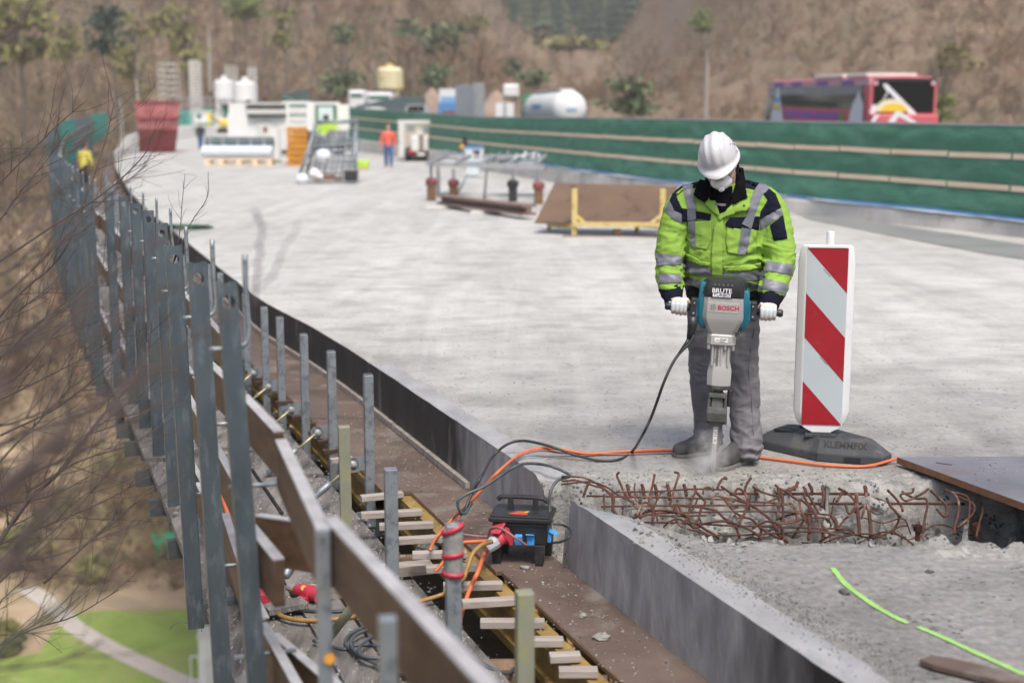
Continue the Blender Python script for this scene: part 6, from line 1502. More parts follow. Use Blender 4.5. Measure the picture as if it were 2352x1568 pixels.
for t in (.02, .34, .66, .98):
    mb = MB(); x = lerp(X0+.15, X1-.15, t); mb.bar((x, Y-.02, zm), (lerp(X0+.08, X1-.08, t), Y-.05, zt_-.1), .08, .06, up=(0,1,0)); mb.build('rib', M['skip_red'], r, world=True)
for sx in (0, 1):
    mb = MB(); mb.lathe([(.05, -.12), (.05, .12)], (lerp(X0, X1, sx), Y+.4, WY(360,270,Y).z), 8, (0, R(90), 0)); mb.build('lifting_lug', M['skip_dark'], r, world=True)

r.rotation_euler = (0, 0, math.atan2(21.4, 79))
# ---- pallet of pipes
Y = 56.5; r = thing('pipe_pallet', 'timber pallet carrying a pale blue pipe and a dark strapped roll', 'pallet', base(547, 381, Y))
for dy in (0, .9):
    for v0, v1 in ((364,369),(375,379)): bx(r, 'pallet_board', 'batten_tan', 468, 625, v0, v1, Y+dy, .12)
for u in (475, 507, 548, 585, 618): bx(r, 'pallet_block', 'batten_tan', u-5, u+5, 366, 382, Y-.02, 1.1)
p0, p1 = WY(466, 349, Y+.35), WY(627, 349, Y+.35); mb = MB(); mb.tube([p0, p1], .27, 18); mb.build('pale_pipe', M['pipe_pale'], r, world=True, smooth=True, auto=50)
p0, p1 = WY(474, 329, Y+.75), WY(628, 329, Y+.75); mb = MB(); mb.tube([p0, p1], .27, 18); mb.build('dark_roll', M['roll_dark'], r, world=True, smooth=True, auto=50)
for u in (482, 512, 546, 576, 606): bx(r, 'strap', 'grey_mid', u-2.5, u+2.5, 314, 345, Y+.44, .05)
for u in (489, 606): 
    mb = MB(); mb.sphere(WY(u, 337, Y+.40), .07, 10, 8); mb.build('strap_buckle', M['batten_tan'], r, world=True)

# ---- white machine with a dark slot, truck cabs behind
Y = 61; r = thing('white_machine', 'large white paving machine with a dark slot under a grey hood, behind the pipe pallet', 'paving machine', base(595, 370, Y))
bx(r, 'body', 'white_paint', 527, 657, 262, 369, Y, 2.2); bx(r, 'tower', 'white_paint', 527, 567, 238, 262, Y, 2.2); bx(r, 'hood_band', 'grey_mid', 566, 656, 240, 252, Y+.1, 2.0); bx(r, 'hood_band', 'offwhite', 566, 656, 252, 262, Y-.15, 2.2)
bx(r, 'slot', 'dark_part', 568, 654, 262, 269, Y-.25, .30); bx(r, 'roof', 'offwhite', 562, 660, 236, 240, Y-.2, 2.4); bx(r, 'door', 'offwhite', 592, 622, 280, 320, Y-.06, .08); bx(r, 'emblem', 'jack_red', 604, 612, 293, 303, Y-.1, .06)
bx(r, 'side_column', 'offwhite', 640, 668, 292, 372, Y-.4, .6); bx(r, 'step', 'dark_part', 641, 655, 345, 352, Y-.5, .2)
for u in (575, 620, 650):
    mb = MB(); c = WY(u, 360, Y+.5); mb.lathe([(.28, -.1), (.30, -.08), (.30, .08), (.28, .1)], (c.x, c.y, .30), 14, (0, R(90), 0)); mb.build('wheel', M['dark_part'], r, world=True)
bx(r, 'beacon_lamp', 'dark_part', 568, 580, 230, 238, Y+.3, .4)
r.rotation_euler = (0, 0, .19)
Y = 70; r = thing('white_truck', 'white truck with two rear windows standing behind the orange crates', 'truck', base(685, 356, Y))
bx(r, 'cab', 'white_paint', 652, 716, 233, 300, Y, 2.2); bx(r, 'window', 'glass_green', 664, 704, 240, 246, Y-.03, .06); bx(r, 'window', 'offwhite', 664, 704, 247, 262, Y-.03, .06); bx(r, 'window', 'glass_green', 664, 704, 263, 266, Y-.03, .06); bx(r, 'window', 'offwhite', 664, 704, 268, 280, Y-.05, .06)
bx(r, 'chassis', 'dark_part', 656, 712, 300, 335, Y, 5)
for u in (662, 706):
    mb = MB(); c = WY(u, 340, Y+.6); mb.lathe([(.45, -.14), (.48, -.1), (.48, .1), (.45, .14)], (c.x, c.y, .48), 16, (0, R(90), 0)); mb.build('wheel', M['dark_part'], r, world=True)
r.rotation_euler = (0, 0, .16)
Y = 73; r = thing('wheel_loader', 'white loader cab with a green framed window beside the white truck', 'loader', base(750, 352, Y))
bx(r, 'cab', 'white_paint', 718, 780, 235, 300, Y, 1.8); bx(r, 'window', 'glass_green', 725, 772, 241, 281, Y-.05, .1); bx(r, 'window_pane', 'pipe_pale', 731, 764, 246, 276, Y-.10, .06); bx(r, 'seat', 'dark_part', 742, 754, 264, 281, Y-.16, .08)
bx(r, 'column', 'white_paint', 774, 800, 240, 300, Y-.2, .8); bx(r, 'engine_hood', 'lime_yellow', 716, 765, 283, 325, Y-1.5, 1.4)
for u in (728, 775):
    mb = MB(); c = WY(u, 335, Y-.5); mb.lathe([(.6, -.2), (.65, -.15), (.65, .15), (.6, .2)], (c.x, c.y, .65), 16, (0, R(90), 0)); mb.build('wheel', M['dark_part'], r, world=True)

r.rotation_euler = (0, 0, .14)
# ---- orange stacked frames
Y = 56.2; r = thing('orange_stack', 'tall stack of orange timber formwork beams next to the pipe pallet', 'timber stack', base(682, 381, Y))
for i in range(13):
    v0 = 291+i*6.9; sh = (1 if i < 7 else -1)*1.5+(.8 if i % 2 else -.8); w0 = 657+.35*i if i < 7 else 661+.5*(i-7)
    bx(r, 'layer', 'crate_orange', w0+sh, 705-(.2*i)+sh, v0, v0+5.2, Y+.02*(i % 2), 1.9)
    for u in (664, 676, 688, 700):
        if i % 2 == 0: bx(r, 'beam_end', 'crate_orange', u-3.2+sh, u+3.2+sh, v0+.3, v0+6.9, Y-.05, .05)
bx(r, 'bearer', 'dark_part', 660, 704, 339, 342, Y+.1, 1.6)

r.rotation_euler = (0, 0, .16)
# ---- galvanised stillage with scaffold frames and bags
Y = 40; r = thing('frame_stillage', 'stack of grey galvanised scaffold frames leaning in a steel stillage', 'scaffold frames', base(755, 417, Y))
def rod(r, u0, v0, Ya, u1, v1, Yb, rad, mat, name='tube'):
    mb = MB(); mb.tube([WY(u0, v0, Ya), WY(u1, v1, Yb)], rad, 8); return mb.build(name, M[mat], r, world=True, smooth=True)
rod(r, 685, 412, Y-.5, 728, 283, Y+.3, .05, 'galvanised'); rod(r, 815, 412, Y-.3, 818, 284, Y+.5, .06, 'galvanised'); rod(r, 726, 281, Y+.3, 822, 279, Y+.5, .06, 'galvanised'); rod(r, 700, 412, Y+1, 735, 284, Y+1.2, .05, 'galvanised')
rod(r, 690, 405, Y-.5, 816, 408, Y-.3, .05, 'galvanised')
for i in range(9):
    t = i/9; rod(r, 700+20*t+3*math.sin(i*3), 398-90*t, Y-.3+.5*t, 812-2*t, 396-92*t+4*math.sin(i*5), Y-.2+.5*t, .035, 'galvanised' if i % 3 else 'grey_mid', 'rung')
for i in range(8):
    u = 715+13*i; rod(r, u-9+3*math.sin(i*2), 405, Y-.25, u+8, 300+6*math.sin(i*4), Y+.35, .028, 'galvanised' if i % 2 else 'grey_mid', 'frame_tube')
for u0, u1, v0, v1, m_ in ((752,800,300,322,'grey_mid'),(735,790,335,352,'galvanised'),(770,812,318,340,'galvanised'),(726,760,310,335,'plug_grey')): bx(r, 'deck_panel', m_, u0, u1, v0, v1, Y+.4, .06)
bx(r, 'label_board', 'lime_yellow', 728, 770, 288, 303, Y+.9, .06)
for i, (u, v, s, lb) in enumerate(((742,357,.19,'white sack resting in the middle of the grey scaffold frames'),(722,398,.15,'small white sack beside the stillage leg'),(694,411,.17,'white sack on the ground at the left foot of the scaffold frames'),(733,408,.14,'white sack next to the black tub'))):
    random.seed(80+i); mb = MB(); mb.sphere((0,0,0), (s*1.2, s*.8, s), 14, 10); mb.v = [tuple(Vector(q)*(1+.12*mnoise.noise(Vector(q)*9+Vector((i,0,0))))) for q in mb.v]
    o = mb.build('white_sack', M['bag_white'], smooth=True); o.location = WY(u, v, Y-.75); tag(o, lb, 'sack', 'white sacks at the scaffold frames')
o = thing('black_tub', 'open black plastic tub on the deck right of the scaffold frames', 'tub', base(804, 417, Y-.9)); 
a, b = WY(790, 417, Y-.9), WY(820, 391, Y-.9); w_ = b.x-a.x
mb = MB(); mb.box(((a.x+b.x)/2, Y-.7, (a.z+b.z)/2), (w_*.9, .35, b.z-a.z), taper=(1.12, 1.12)); mb.build('shell', M['dark_part'], o, world=True, bevel=.02); mb = MB(); mb.box(((a.x+b.x)/2, Y-.7, b.z), (w_*1.08, .42, .03)); mb.build('rim', M['grey_mid'], o, world=True)
o = thing('lime_box', 'bright lime green box standing beside the scaffold frames', 'box', base(832, 392, Y+1)); bx(o, 'shell', 'lime_yellow', 821, 845, 369, 386, Y+1, .4, bevel=.02); bx(o, 'foot', 'batten_tan', 823, 843, 386, 391, Y+1.02, .36)
o = thing('timber_blocks', 'brown offcuts of timber below the scaffold frames', 'timber', base(755, 414, Y-.8))
for u0, u1, v0, v1 in ((742,768,402,413),(768,786,409,415),(720,738,408,414)): bx(o, 'block', 'jack_wood', u0, u1, v0, v1, Y-.9, .15)

# ---- compressor truck, red-jacketed walker nearby
Y = 63; r = thing('service_truck', 'dusty beige service truck with red tail lamps seen from behind', 'truck', base(965, 369, Y))
bx(r, 'box_body', 'tan_canvas', 916, 1018, 279, 345, Y+.34, 4); bx(r, 'canopy', 'offwhite', 914, 1020, 276, 285, Y+.3, 4.4); bx(r, 'side_panel', 'offwhite', 916, 928, 285, 360, Y+.3, 3.5); bx(r, 'side_panel', 'tan_canvas', 1008, 1018, 285, 358, Y+.3, 3.5)
bx(r, 'pump_housing', 'white_paint', 944, 962, 312, 350, Y-.1, .7, bevel=.08); bx(r, 'pump_housing', 'white_paint', 972, 984, 312, 348, Y-.05, .6, bevel=.08); bx(r, 'cylinder', 'white_paint', 994, 1006, 310, 340, Y+.05, .4, bevel=.08); bx(r, 'fitting', 'heap_brown', 962, 972, 312, 345, Y, .4); bx(r, 'hose_reel', 'dark_part', 930, 944, 300, 340, Y+.4, .2)
for u in (946, 990): bx(r, 'tail_lamp', 'lamp_red', u-6, u+6, 346, 353, Y-.2, .08)
bx(r, 'number_plate', 'offwhite', 958, 976, 350, 358, Y-.2, .04); bx(r, 'bumper', 'dark_part', 938, 1000, 352, 360, Y-.1, .2)
for u in (938, 996):
    mb = MB(); c = WY(u, 362, Y+.4); mb.lathe([(.30, -.14), (.34, -.1), (.34, .1), (.30, .14)], (c.x, c.y, .34), 16, (0, R(90), 0)); mb.build('wheel', M['dark_part'], r, world=True)
for u, v0, v1 in ((944, 288, 300), (980, 290, 302), (965, 300, 310)): bx(r, 'machine_block', 'grey_mid' if u != 965 else 'offwhite', u-8, u+8, v0, v1, Y+.3, .4)

def figure(loc, h, mats, label, yaw=0, lean=0.0, stride=.10, arms=(.02, -.05), helmet=None, hairm='hair', gap=.0):
    """small standing figure seen at a distance: one continuous body, clothes and boots as parts"""
    s = h/1.78; r = thing('person', label, 'person', loc, R(yaw))
    def V(x, y, z): return Vector((x*s, y*s-lean*max(0, z-.9)*s, z*s))
    def chain(mb, pts, rad, n=10): mb.tube(spline([V(*p) for p in pts], 4), [lerp(rad[0], rad[-1], i/((len(pts)-1)*4))*s for i in range((len(pts)-1)*4+1)], n)
    legs = [[(-.10,0,.92),(-.11,-.02+stride*.5,.5),(-.11,stride,.08)], [(.10,0,.92),(.11,-.03-stride*.5,.5),(.11,-stride,.08)]]
    armp = [[(-.20,0,1.42),(-.29,arms[0],1.15),(-.27,arms[1],.88)], [(.20,0,1.42),(.29,arms[0],1.15),(.27,arms[1],.88)]]
    def rings(k, zs): return [[V(rx*k*math.cos(a), ry*k*math.sin(a), z) for a in np.linspace(0, 2*math.pi, 14, endpoint=False)] for z, rx, ry in zs]
    T = [(.84,.16,.11),(1.0,.17,.12),(1.2,.185,.125),(1.38,.20,.12),(1.47,.15,.09),(1.52,.06,.06)]
    mb = MB(); mb.loft(rings(.85, T)); mb.sphere(V(0,-.02,1.65), (.075*s,.095*s,.115*s), 12, 9); mb.sphere(V(0,-.115,1.64), (.016*s,.02*s,.022*s), 6, 5)
    for sx in (-1, 1): mb.sphere(V(sx*.078,.0,1.64), (.012*s,.02*s,.03*s), 6, 5)
    chain(mb, [(0,0,1.45),(0,-.01,1.56)], (.055,.055))
    for l in legs: chain(mb, l, (.065,.045))
    for q in armp: chain(mb, q, (.045,.035)); mb.sphere(V(q[-1][0], q[-1][1], .82), (.035*s,.03*s,.06*s), 8, 6)
    o = remesh(mb, 'body', .016*s, 2, M['skin']); o.parent = r
    mb = MB(); mb.loft(rings(1.0, T[:-1]))
    for q in armp: chain(mb, q, (.075,.055)); mb.sphere(V(*q[0]), .075*s, 8, 6)
    o = remesh(mb, 'jacket', .016*s, 3, M[mats[0]]); o.parent = r
    mb = MB()
    for l in legs: chain(mb, l, (.10,.075)); mb.sphere(V(*l[0]), .10*s, 8, 6)
    mb.loft(rings(.97, [(.80,.16,.11),(.95,.165,.115)])); o = remesh(mb, 'trousers', .016*s, 3, M[mats[1]]); o.parent = r
    for l in legs:
        f = l[-1]; mb = MB(); mb.sphere(V(f[0], f[1]-.05, .045), (.05*s,.13*s,.05*s), 10, 6); mb.build('boot', M['boot_leather'], r, smooth=True)
    if helmet:
        mb = MB(); mb.sphere(V(0,0,1.72), (.10*s,.13*s,.09*s), 12, 8); mb.lathe([(.12*s, 0), (.12*s, .012)], V(0,-.03,1.70), 14); mb.build('helmet', M[helmet], r, smooth=True, auto=50)
    else:
        mb = MB(); mb.sphere(V(0,.02,1.69), (.085*s,.10*s,.095*s), 12, 8); mb.build('hair', M[hairm], r, smooth=True)
    return r
p = G(893, 383, 0); figure(p, 1.74, ('jacket_red', 'jeans_blue'), 'person in red jacket and blue jeans walking towards the camera', yaw=4, lean=-.05, stride=.12, arms=(.0, -.06))
p = WY(461, 336, 88); p.z = DZ(88); figure(p, 1.72, ('jacket_navy', 'jeans_blue'), 'person in dark jacket and blue trousers beside the red skip', yaw=170, lean=.12, stride=.06, helmet=None)
p = WY(188, 325, 44); p.z -= 1.72; figure(p, 1.70, ('jacket_yellow', 'jacket_navy'), 'person in yellow jacket on the scaffold behind the channel posts', yaw=150, lean=.15, stride=.05, arms=(-.05, -.2))

# ---- steel gantry on red screw jacks
Y = 30.2; r = thing('jack_gantry', 'grey steel gantry frame standing on four reddish screw jacks', 'gantry', base(1110, 466, Y))
def jack(u, vb, vt, Yj, dark=False):
    mb = MB(); b = WY(u, vb, Yj); hh = (vb-vt)*Yj/3000; m1 = 'dark_part' if dark else 'jack_wood'
    mb.box((b.x, b.y, hh*.30), (.20, .20, hh*.60)); j = mb.build('jack_block', M[m1], r, world=True, bevel=.02)
    mb = MB(); mb.lathe([(.125, hh*.56), (.135, hh*.60), (.135, hh*.74), (.09, hh*.82), (.05, hh*.84)], (b.x, b.y, 0), 14); mb.build('jack_collar', M['dark_part' if dark else 'jack_red'], r, world=True, smooth=True, auto=35)
    mb = MB(); mb.lathe([(.035, hh*.8), (.035, hh*1.25)], (b.x, b.y, 0), 10); mb.build('spindle', M['grey_mid'], r, world=True)
    return b.x, b.y, hh*1.22
J = [jack(991,461,398,30.5), jack(1042,458,401,30.9), jack(1178,465,405,30.2,True), jack(1237,470,408,29.2)]
zt_ = .86
mb = MB(); mb.bar((J[0][0]-.1, J[0][1], zt_), (J[3][0]+.1, J[3][1], zt_-.05), .12, .10); mb.build('main_beam', M['grey_rail'], r, world=True)
mb = MB(); mb.bar((J[0][0]+.3, J[0][1]+2.6, zt_+.1), (J[3][0]+.2, J[3][1]+3.2, zt_+.1), .12, .10); mb.build('rear_beam', M['grey_rail'], r, world=True)
for t in (0, .25, .5, .75, 1):
    mb = MB(); x = lerp(J[0][0], J[3][0], t); mb.bar((x, 30, zt_+.03), (x+.25, 33, zt_+.12), .07, .07); mb.build('cross_member', M['grey_mid'], r, world=True)
for t in np.linspace(.3, .95, 9):
    mb = MB(); x = lerp(J[0][0], J[3][0], t); mb.bar((x, 30.6, zt_+.10), (x+.05, 30.6, zt_+.26+.04*math.sin(t*30)), .05, .05, up=(0,1,0)); mb.build('bracket', M['offwhite'] if int(t*20) % 2 else M['grey_mid'], r, world=True)
for j in (J[0], J[3]):
    mb = MB(); mb.box((j[0], j[1]+2.8, .45), (.10, .10, .90)); mb.build('rear_leg', M['grey_mid'], r, world=True)
for a_, b_ in (((1075,400),(1040,462)), ((1118,390),(1112,462)), ((1145,372),(1235,352)), ((1235,352),(1240,384))):
    rod(r, *a_, 31.2, *b_, 31.2, .03 if a_[1] > 380 else .055, 'galvanised', 'strut')
bx(r, 'deck_plate', 'plug_grey', 1150, 1245, 372, 380, 32, 1.2); bx(r, 'cover_plate', 'offwhite', 1010, 1068, 372, 382, 32.5, 1.5)
Y = 44; r = thing('blue_generator', 'small pale blue generator cabinet with an orange lamp behind the gantry', 'generator', base(1088, 402, Y))
bx(r, 'cabinet', 'pipe_pale', 1066, 1110, 340, 372, Y, .7, bevel=.02); bx(r, 'lid', 'truck_blue', 1068, 1108, 336, 340, Y-.03, .76); bx(r, 'side_stripe', 'truck_blue', 1060, 1067, 348, 366, Y, .5); bx(r, 'base_frame', 'pipe_pale', 1072, 1100, 372, 400, Y+.05, .5); bx(r, 'grille', 'dark_part', 1086, 1102, 346, 354, Y-.03, .04)
mb = MB(); mb.sphere(WY(1061, 338, Y), .09, 10, 8); mb.build('lamp', M['paint_orange'], r, world=True, smooth=True)
mb = MB(); mb.tube([WY(1068, 335, Y+.3), WY(1068, 315, Y+.3)], .08, 10); mb.build('exhaust', M['dark_part'], r, world=True)
# ---- rusty beams on the ground
o = thing('steel_beam', 'long brown steel beam lying on pale planks in front of the gantry', 'steel beam', G(1110, 480, 0))
a_, b_ = G(1018, 466, .10), G(1216, 492, .10); mb = MB(); mb.bar(a_, b_, .30, .05); mb.bar(a_+Vector((0,0,.08)), b_+Vector((0,0,.08)), .10, .12); mb.bar(a_+Vector((0,0,.15)), b_+Vector((0,0,.15)), .30, .04); mb.build('i_section', M['beam_rusty'], o, world=True)
for u, v, lb in ((1025,476,'pale plank under the left end of the brown steel beam'),(1130,488,'pale plank under the middle of the brown steel beam')):
    p = G(u, v, .03); mb = MB(); mb.box((0,0,0), (.85, .22, .05)); q = mb.build('plank', M['offwhite']); q.location = p; tag(q, lb, 'plank', 'planks under the steel beam')

# ---- plywood sheet on a yellow trolley frame
Y = 21.0; r = thing('sheet_trolley', 'brown plywood sheet leaning on a yellow painted steel trolley frame', 'trolley', G(1400, 541, 0))
c = [WY(1228, 511, 21.2), WY(1512, 516, 20.6), WY(1556, 428, 21.5), WY(1274, 420, 22.1)]; nrm = (c[1]-c[0]).cross(c[3]-c[0]).normalized(); nrm = nrm if nrm.y < 0 else -nrm
mb = MB(); q = [p-nrm*.022 for p in c]; mb.add(c+q, [(0,1,2,3),(7,6,5,4),(0,4,5,1),(1,5,6,2),(2,6,7,3),(3,7,4,0)]); mb.build('plywood_sheet', M['ply_tan'], r, world=True)
for u, Yp in ((1319, 20.9), (1521, 20.5)):
    mb = MB(); mb.bar(WY(u, 541, Yp), WY(u+1, 434, Yp-.05), .085, .07, up=(0,1,0)); mb.build('upright', M['frame_yellow'], r, world=True)
    a_, b_ = WY(u, 522, Yp), WY(u-60, 517, Yp+1.0); mb = MB(); mb.bar(WY(u, 520, Yp), WY(u-58, 516, Yp+1.1), .07, .07); mb.build('foot_bar', M['frame_yellow'], r, world=True)
    mb = MB(); mb.bar(WY(u-58, 512, Yp+1.1), WY(u-58, 533, Yp+1.1), .07, .07, up=(0,1,0)); mb.build('foot', M['frame_yellow'], r, world=True)
    mb = MB(); s_ = 1 if u < 1400 else -1; mb.bar(WY(u+s_*3, 494, Yp-.02), WY(u+s_*26, 513, Yp-.02), .05, .05, up=(0,1,0)); mb.build('gusset', M['frame_yellow'], r, world=True)
mb = MB(); mb.bar(WY(1319, 515, 20.85), WY(1521, 516, 20.45), .06, .07); mb.build('cross_bar', M['frame_yellow'], r, world=True)
o = MB().box((0,0,.05), (.11,.2,.10)).build('timber_block', M['jack_wood']); o.location = G(1417, 541, 0); tag(o, 'small wooden block on the deck under the yellow trolley', 'timber block')
o = MB().box((0,0,.008), (1.9,.14,.016)).build('steel_strip', M['beam_rusty']); o.location = G(1430, 543, 0); tag(o, 'thin rusty strip lying on the deck below the trolley', 'steel strip')
# ---- dark green hose heap on the deck edge
mb = MB(); P = []
for k in range(60):
    a = k*.55; u = 425+62*math.cos(a)*(1-.003*k)+8*math.sin(k*1.7); v = 531+9*math.sin(a)-.12*k
    P.append(WY(u, v, 22.4)+Vector((0, .5*math.sin(a), .02)))
mb.tube(spline(P, 3), .030, 6); o = mb.build('hose_coil', M['hose_green'], smooth=True); tag(o, 'loose coil of dark green hose on the edge of the deck', 'hose')
# ---- back of the traffic sign standing in front of the fence
Y = 58; r = thing('sign_board', 'tall dark grey back of a traffic sign on a pale post', 'sign', base(1085, 366, Y))
bx(r, 'panel', 'sign_back', 1046, 1090, 195, 268, Y, .12); bx(r, 'side_panel', 'grey_mid', 1090, 1113, 190, 266, Y+.02, .12); bx(r, 'lower_panel', 'sign_back', 1055, 1088, 268, 318, Y, .10); bx(r, 'post', 'grey_rail', 1066, 1086, 318, 366, Y+.1, .2); bx(r, 'edge_strip', 'galvanised', 1086, 1092, 190, 318, Y-.03, .04)
bx(r, 'foot', 'dark_part', 1058, 1092, 362, 370, Y-.2, .8)

# ================================================================ BEYOND THE FENCE
Y = 47; r = thing('coach', 'red touring coach with dark windows and painted triangles on its rear, behind the green fence', 'bus', (WY(1990, 300, Y).x+1.24, Y, .02), rot=(R(1.15), 0, R(6.3)))
L_, W_, H_ = 12.0, 1.25, 3.42
prof = [(-W_, .35), (W_, .35), (W_, 2.9), (W_-.06, 3.2), (W_-.25, 3.38), (0, H_), (-W_+.25, 3.38), (-W_+.06, 3.2), (-W_, 2.9)]
mb = MB(); mb.loft([[Vector((x, 0, z)) for x, z in prof], [Vector((x, L_, z)) for x, z in prof]]); mb.build('body', M['bus_red'], r, bevel=.05)
mb = MB(); mb.box((-W_-.005, 6.2, 2.68), (.02, 11.2, .80)); mb.build('side_window', M['glass_dark'], r); mb = MB(); mb.box((-W_-.012, 6.2, 2.92), (.02, 11.1, .30)); mb.build('window_film', M['window_grey'], r)
mb = MB(); mb.box((-W_-.01, 11.7, 1.5), (.02, .7, 2.2)); mb.build('front_door', M['glass_dark'], r)
mb = MB(); mb.box((-W_+.05, 6, 3.20), (.10, 11.9, .24)); mb.build('roof_edge', M['bus_pink'], r)
for y in (2.2, 4.9, 8.0, 10.3): mb = MB(); mb.box((-W_-.012, y, 3.19), (.02, 1.25, .17)); mb.build('roof_square', M['bus_purple'], r)
for y, l in ((1.3, 2.0), (4.3, 3.2)): mb = MB(); mb.box((-.1, y+.6, H_+.03), (1.9, l, .14)); mb.build('roof_unit', M['offwhite'], r, bevel=.04)
mb = MB(); mb.box((.0, -.012, 2.70), (2.24, .03, 1.16)); mb.build('rear_window', M['glass_dark'], r, bevel=.01); mb = MB(); mb.box((0, -.02, 3.28), (2.2, .05, .12)); mb.build('rear_top', M['dark_part'], r)
mb = MB(); mb.box((.0, -.14, 1.64), (2.46, .30, .88)); mb.build('engine_cover', M['bus_red'], r, bevel=.06); mb = MB(); mb.box((0, -.12, .65), (2.48, .26, .55)); mb.build('bumper', M['bus_red'], r, bevel=.05)
for x in (-1.05, 1.05):
    mb = MB(); mb.lathe([(.085, 0), (.085, .03)], (x, -.02, 3.16), 14, (R(90), 0, 0)); mb.build('marker_lamp', M['bus_pink'], r)
    mb = MB(); mb.box((x, -.30, .95), (.2, .03, .4)); mb.build('tail_lamp', M['lamp_red'], r)
    for y in (2.9, 9.6): mb = MB(); mb.lathe([(.44, -.14), (.49, -.1), (.49, .1), (.44, .14)], (x*1.08, y, .49), 18, (0, R(90), 0)); mb.build('wheel', M['dark_part'], r)
def poly(r, name, mat, pts): mb = MB(); mb.add(pts, [tuple(range(len(pts)))]); return mb.build(name, M[mat], r, fix=False)
ys_ = -.034
def rp(u, v): return ((u-2068)*.01580, ys_, 3.43-(v-178)*.0158)    # rear-face coordinates from the survey photo
poly(r, 'triangle_graphic', 'decal_white', [rp(1996,243), rp(2012,243), rp(2031,218), rp(2017,197), rp(2027,197), rp(2100,262), rp(2086,266), rp(2030,212), rp(2016,243), rp(2002,262), rp(1990,262)][::-1])
mb = MB(); c0 = Vector(rp(2040, 258)); c0.y = -.040; n_ = 44; ring = []
for k in range(n_+1):
    a = math.pi*k/n_; rr_ = (.74 if k % 2 else .60)*(1-.15*math.cos(2*a)); ring.append(c0+Vector((-rr_*1.0*math.cos(a), 0, rr_*.58*math.sin(a))))
mb.add([c0]+ring, [(0, k+2, k+1) for k in range(n_)]); mb.build('sun_rays', M['decal_cream'], r, fix=False)
mb = MB(); c0 = Vector(rp(2046, 258)); c0.y = -.046; ring = [c0+Vector((-.50*math.cos(math.pi*k/20), 0, .28*math.sin(math.pi*k/20))) for k in range(21)]; mb.add([c0]+ring, [(0, k+2, k+1) for k in range(20)]); mb.build('sun_disc', M['decal_yellow'], r, fix=False)
def rq(u, v): p = rp(u, v); return (p[0], -.296, p[2])
poly(r, 'triangle_graphic', 'decal_white', [rq(2025,284), rq(2040,284), rq(2052,268), rq(2085,284), rq(2099,284), rq(2056,258), rq(2044,258)][::-1]); poly(r, 'triangle_graphic', 'decal_white', [rq(1984,284), rq(1994,284), rq(2008,264), rq(1998,264)][::-1])
sx_ = -W_-.03
def sp_(y0, y1, z0, z1, name, mat, o=0): mb = MB(); mb.box((sx_-o, (y0+y1)/2, (z0+z1)/2), (.012, abs(y1-y0), z1-z0)); return mb.build(name, M[mat], r)
sp_(2.9, 9.4, 1.84, 2.12, 'lettering_band', 'bus_magenta')
for y0, y1 in ((9.25, 7.6), (7.25, 6.0), (5.6, 3.5), (3.35, 2.95)): sp_(y0, y1, 1.89, 2.07, 'lettering_block', 'bus_purple', .012)
poly(r, 'bottle_graphic', 'decal_white', [(sx_-.01, y, z) for y, z in ((11.3,1.6),(11.1,2.1),(10.75,2.6),(10.45,3.05),(10.2,3.05),(9.95,2.6),(9.7,2.1),(9.4,1.6))]); sp_(10.9, 9.9, 2.15, 2.32, 'graphic_band', 'decal_yellow', .02); sp_(10.7, 10.0, 2.45, 2.65, 'graphic_band', 'decal_blue', .02)
poly(r, 'tower_graphic', 'decal_white', [(sx_-.01, y, z) for y, z in ((1.9,1.5),(1.7,2.1),(1.5,2.4),(.9,2.9),(.45,2.4),(.4,1.5))]); poly(r, 'leaf_graphic', 'decal_green', [(sx_-.012, y, z) for y, z in ((2.85,1.7),(2.8,2.2),(2.5,2.0),(2.3,1.7))])

Y = 78; r = thing('tank_trailer', 'white round tank trailer with pale blue lettering behind the fence', 'tanker', (WY(1309, 300, Y).x, Y, .6), rot=(0, 0, R(11)))
mb = MB(); pr = [(.05,-.42),(.5,-.36),(.85,-.2),(1.02,.05),(1.07,.4),(1.07,8.6),(.9,8.9),(.4,9.05),(.05,9.1)]; mb.lathe(pr, (0,0,2.05), 24, (R(-90), 0, 0)); mb.build('tank', M['white_paint'], r, smooth=True, auto=50)
mb = MB(); mb.box((0, 4.5, 3.16), (.9, 7.5, .10)); mb.build('walkway', M['offwhite'], r); mb = MB(); mb.box((0, 8.9, 2.1), (2.2, .3, 2.0)); mb.build('front_shield', M['net_green'], r)
for y in (1.2, 4.2, 7): mb = MB(); mb.lathe([(1.085, -.05), (1.085, .05)], (0, y, 2.05), 24, (R(90), 0, 0)); mb.build('tank_band', M['offwhite'], r)
mb = MB(); mb.box((0, 4.3, .75), (2.2, 8.4, .3)); mb.build('chassis', M['dark_part'], r)
mb = MB(); mb.box((.0, -.44, 2.0), (.62, .02, .13)); mb.build('logo_strip', M['decal_blue'], r); mb = MB(); mb.box((-1.08, 4.5, 2.2), (.02, 2.6, .3)); mb.build('logo_strip', M['decal_blue'], r)
for x in (-1, 1):
    for y in (1, 2.3, 3.6): mb = MB(); mb.lathe([(.4, -.13), (.46, -.1), (.46, .1), (.4, .13)], (x, y, .46), 14, (0, R(90), 0)); mb.build('wheel', M['dark_part'], r)
Y = 165; r = thing('blue_lorry', 'distant lorry with white upper cab and blue lower front', 'truck', base(1030, 268, Y))
bx(r, 'cab', 'white_paint', 1009, 1052, 204, 236, Y, 2.3); bx(r, 'front', 'truck_blue', 1006, 1054, 236, 262, Y-.1, 2.4); bx(r, 'windscreen', 'decal_blue', 1012, 1048, 222, 238, Y-.05, .1); bx(r, 'bumper', 'jack_red', 1016, 1060, 255, 264, Y-.3, .3); bx(r, 'box_body', 'offwhite', 1014, 1048, 206, 262, Y+2.4, 7)
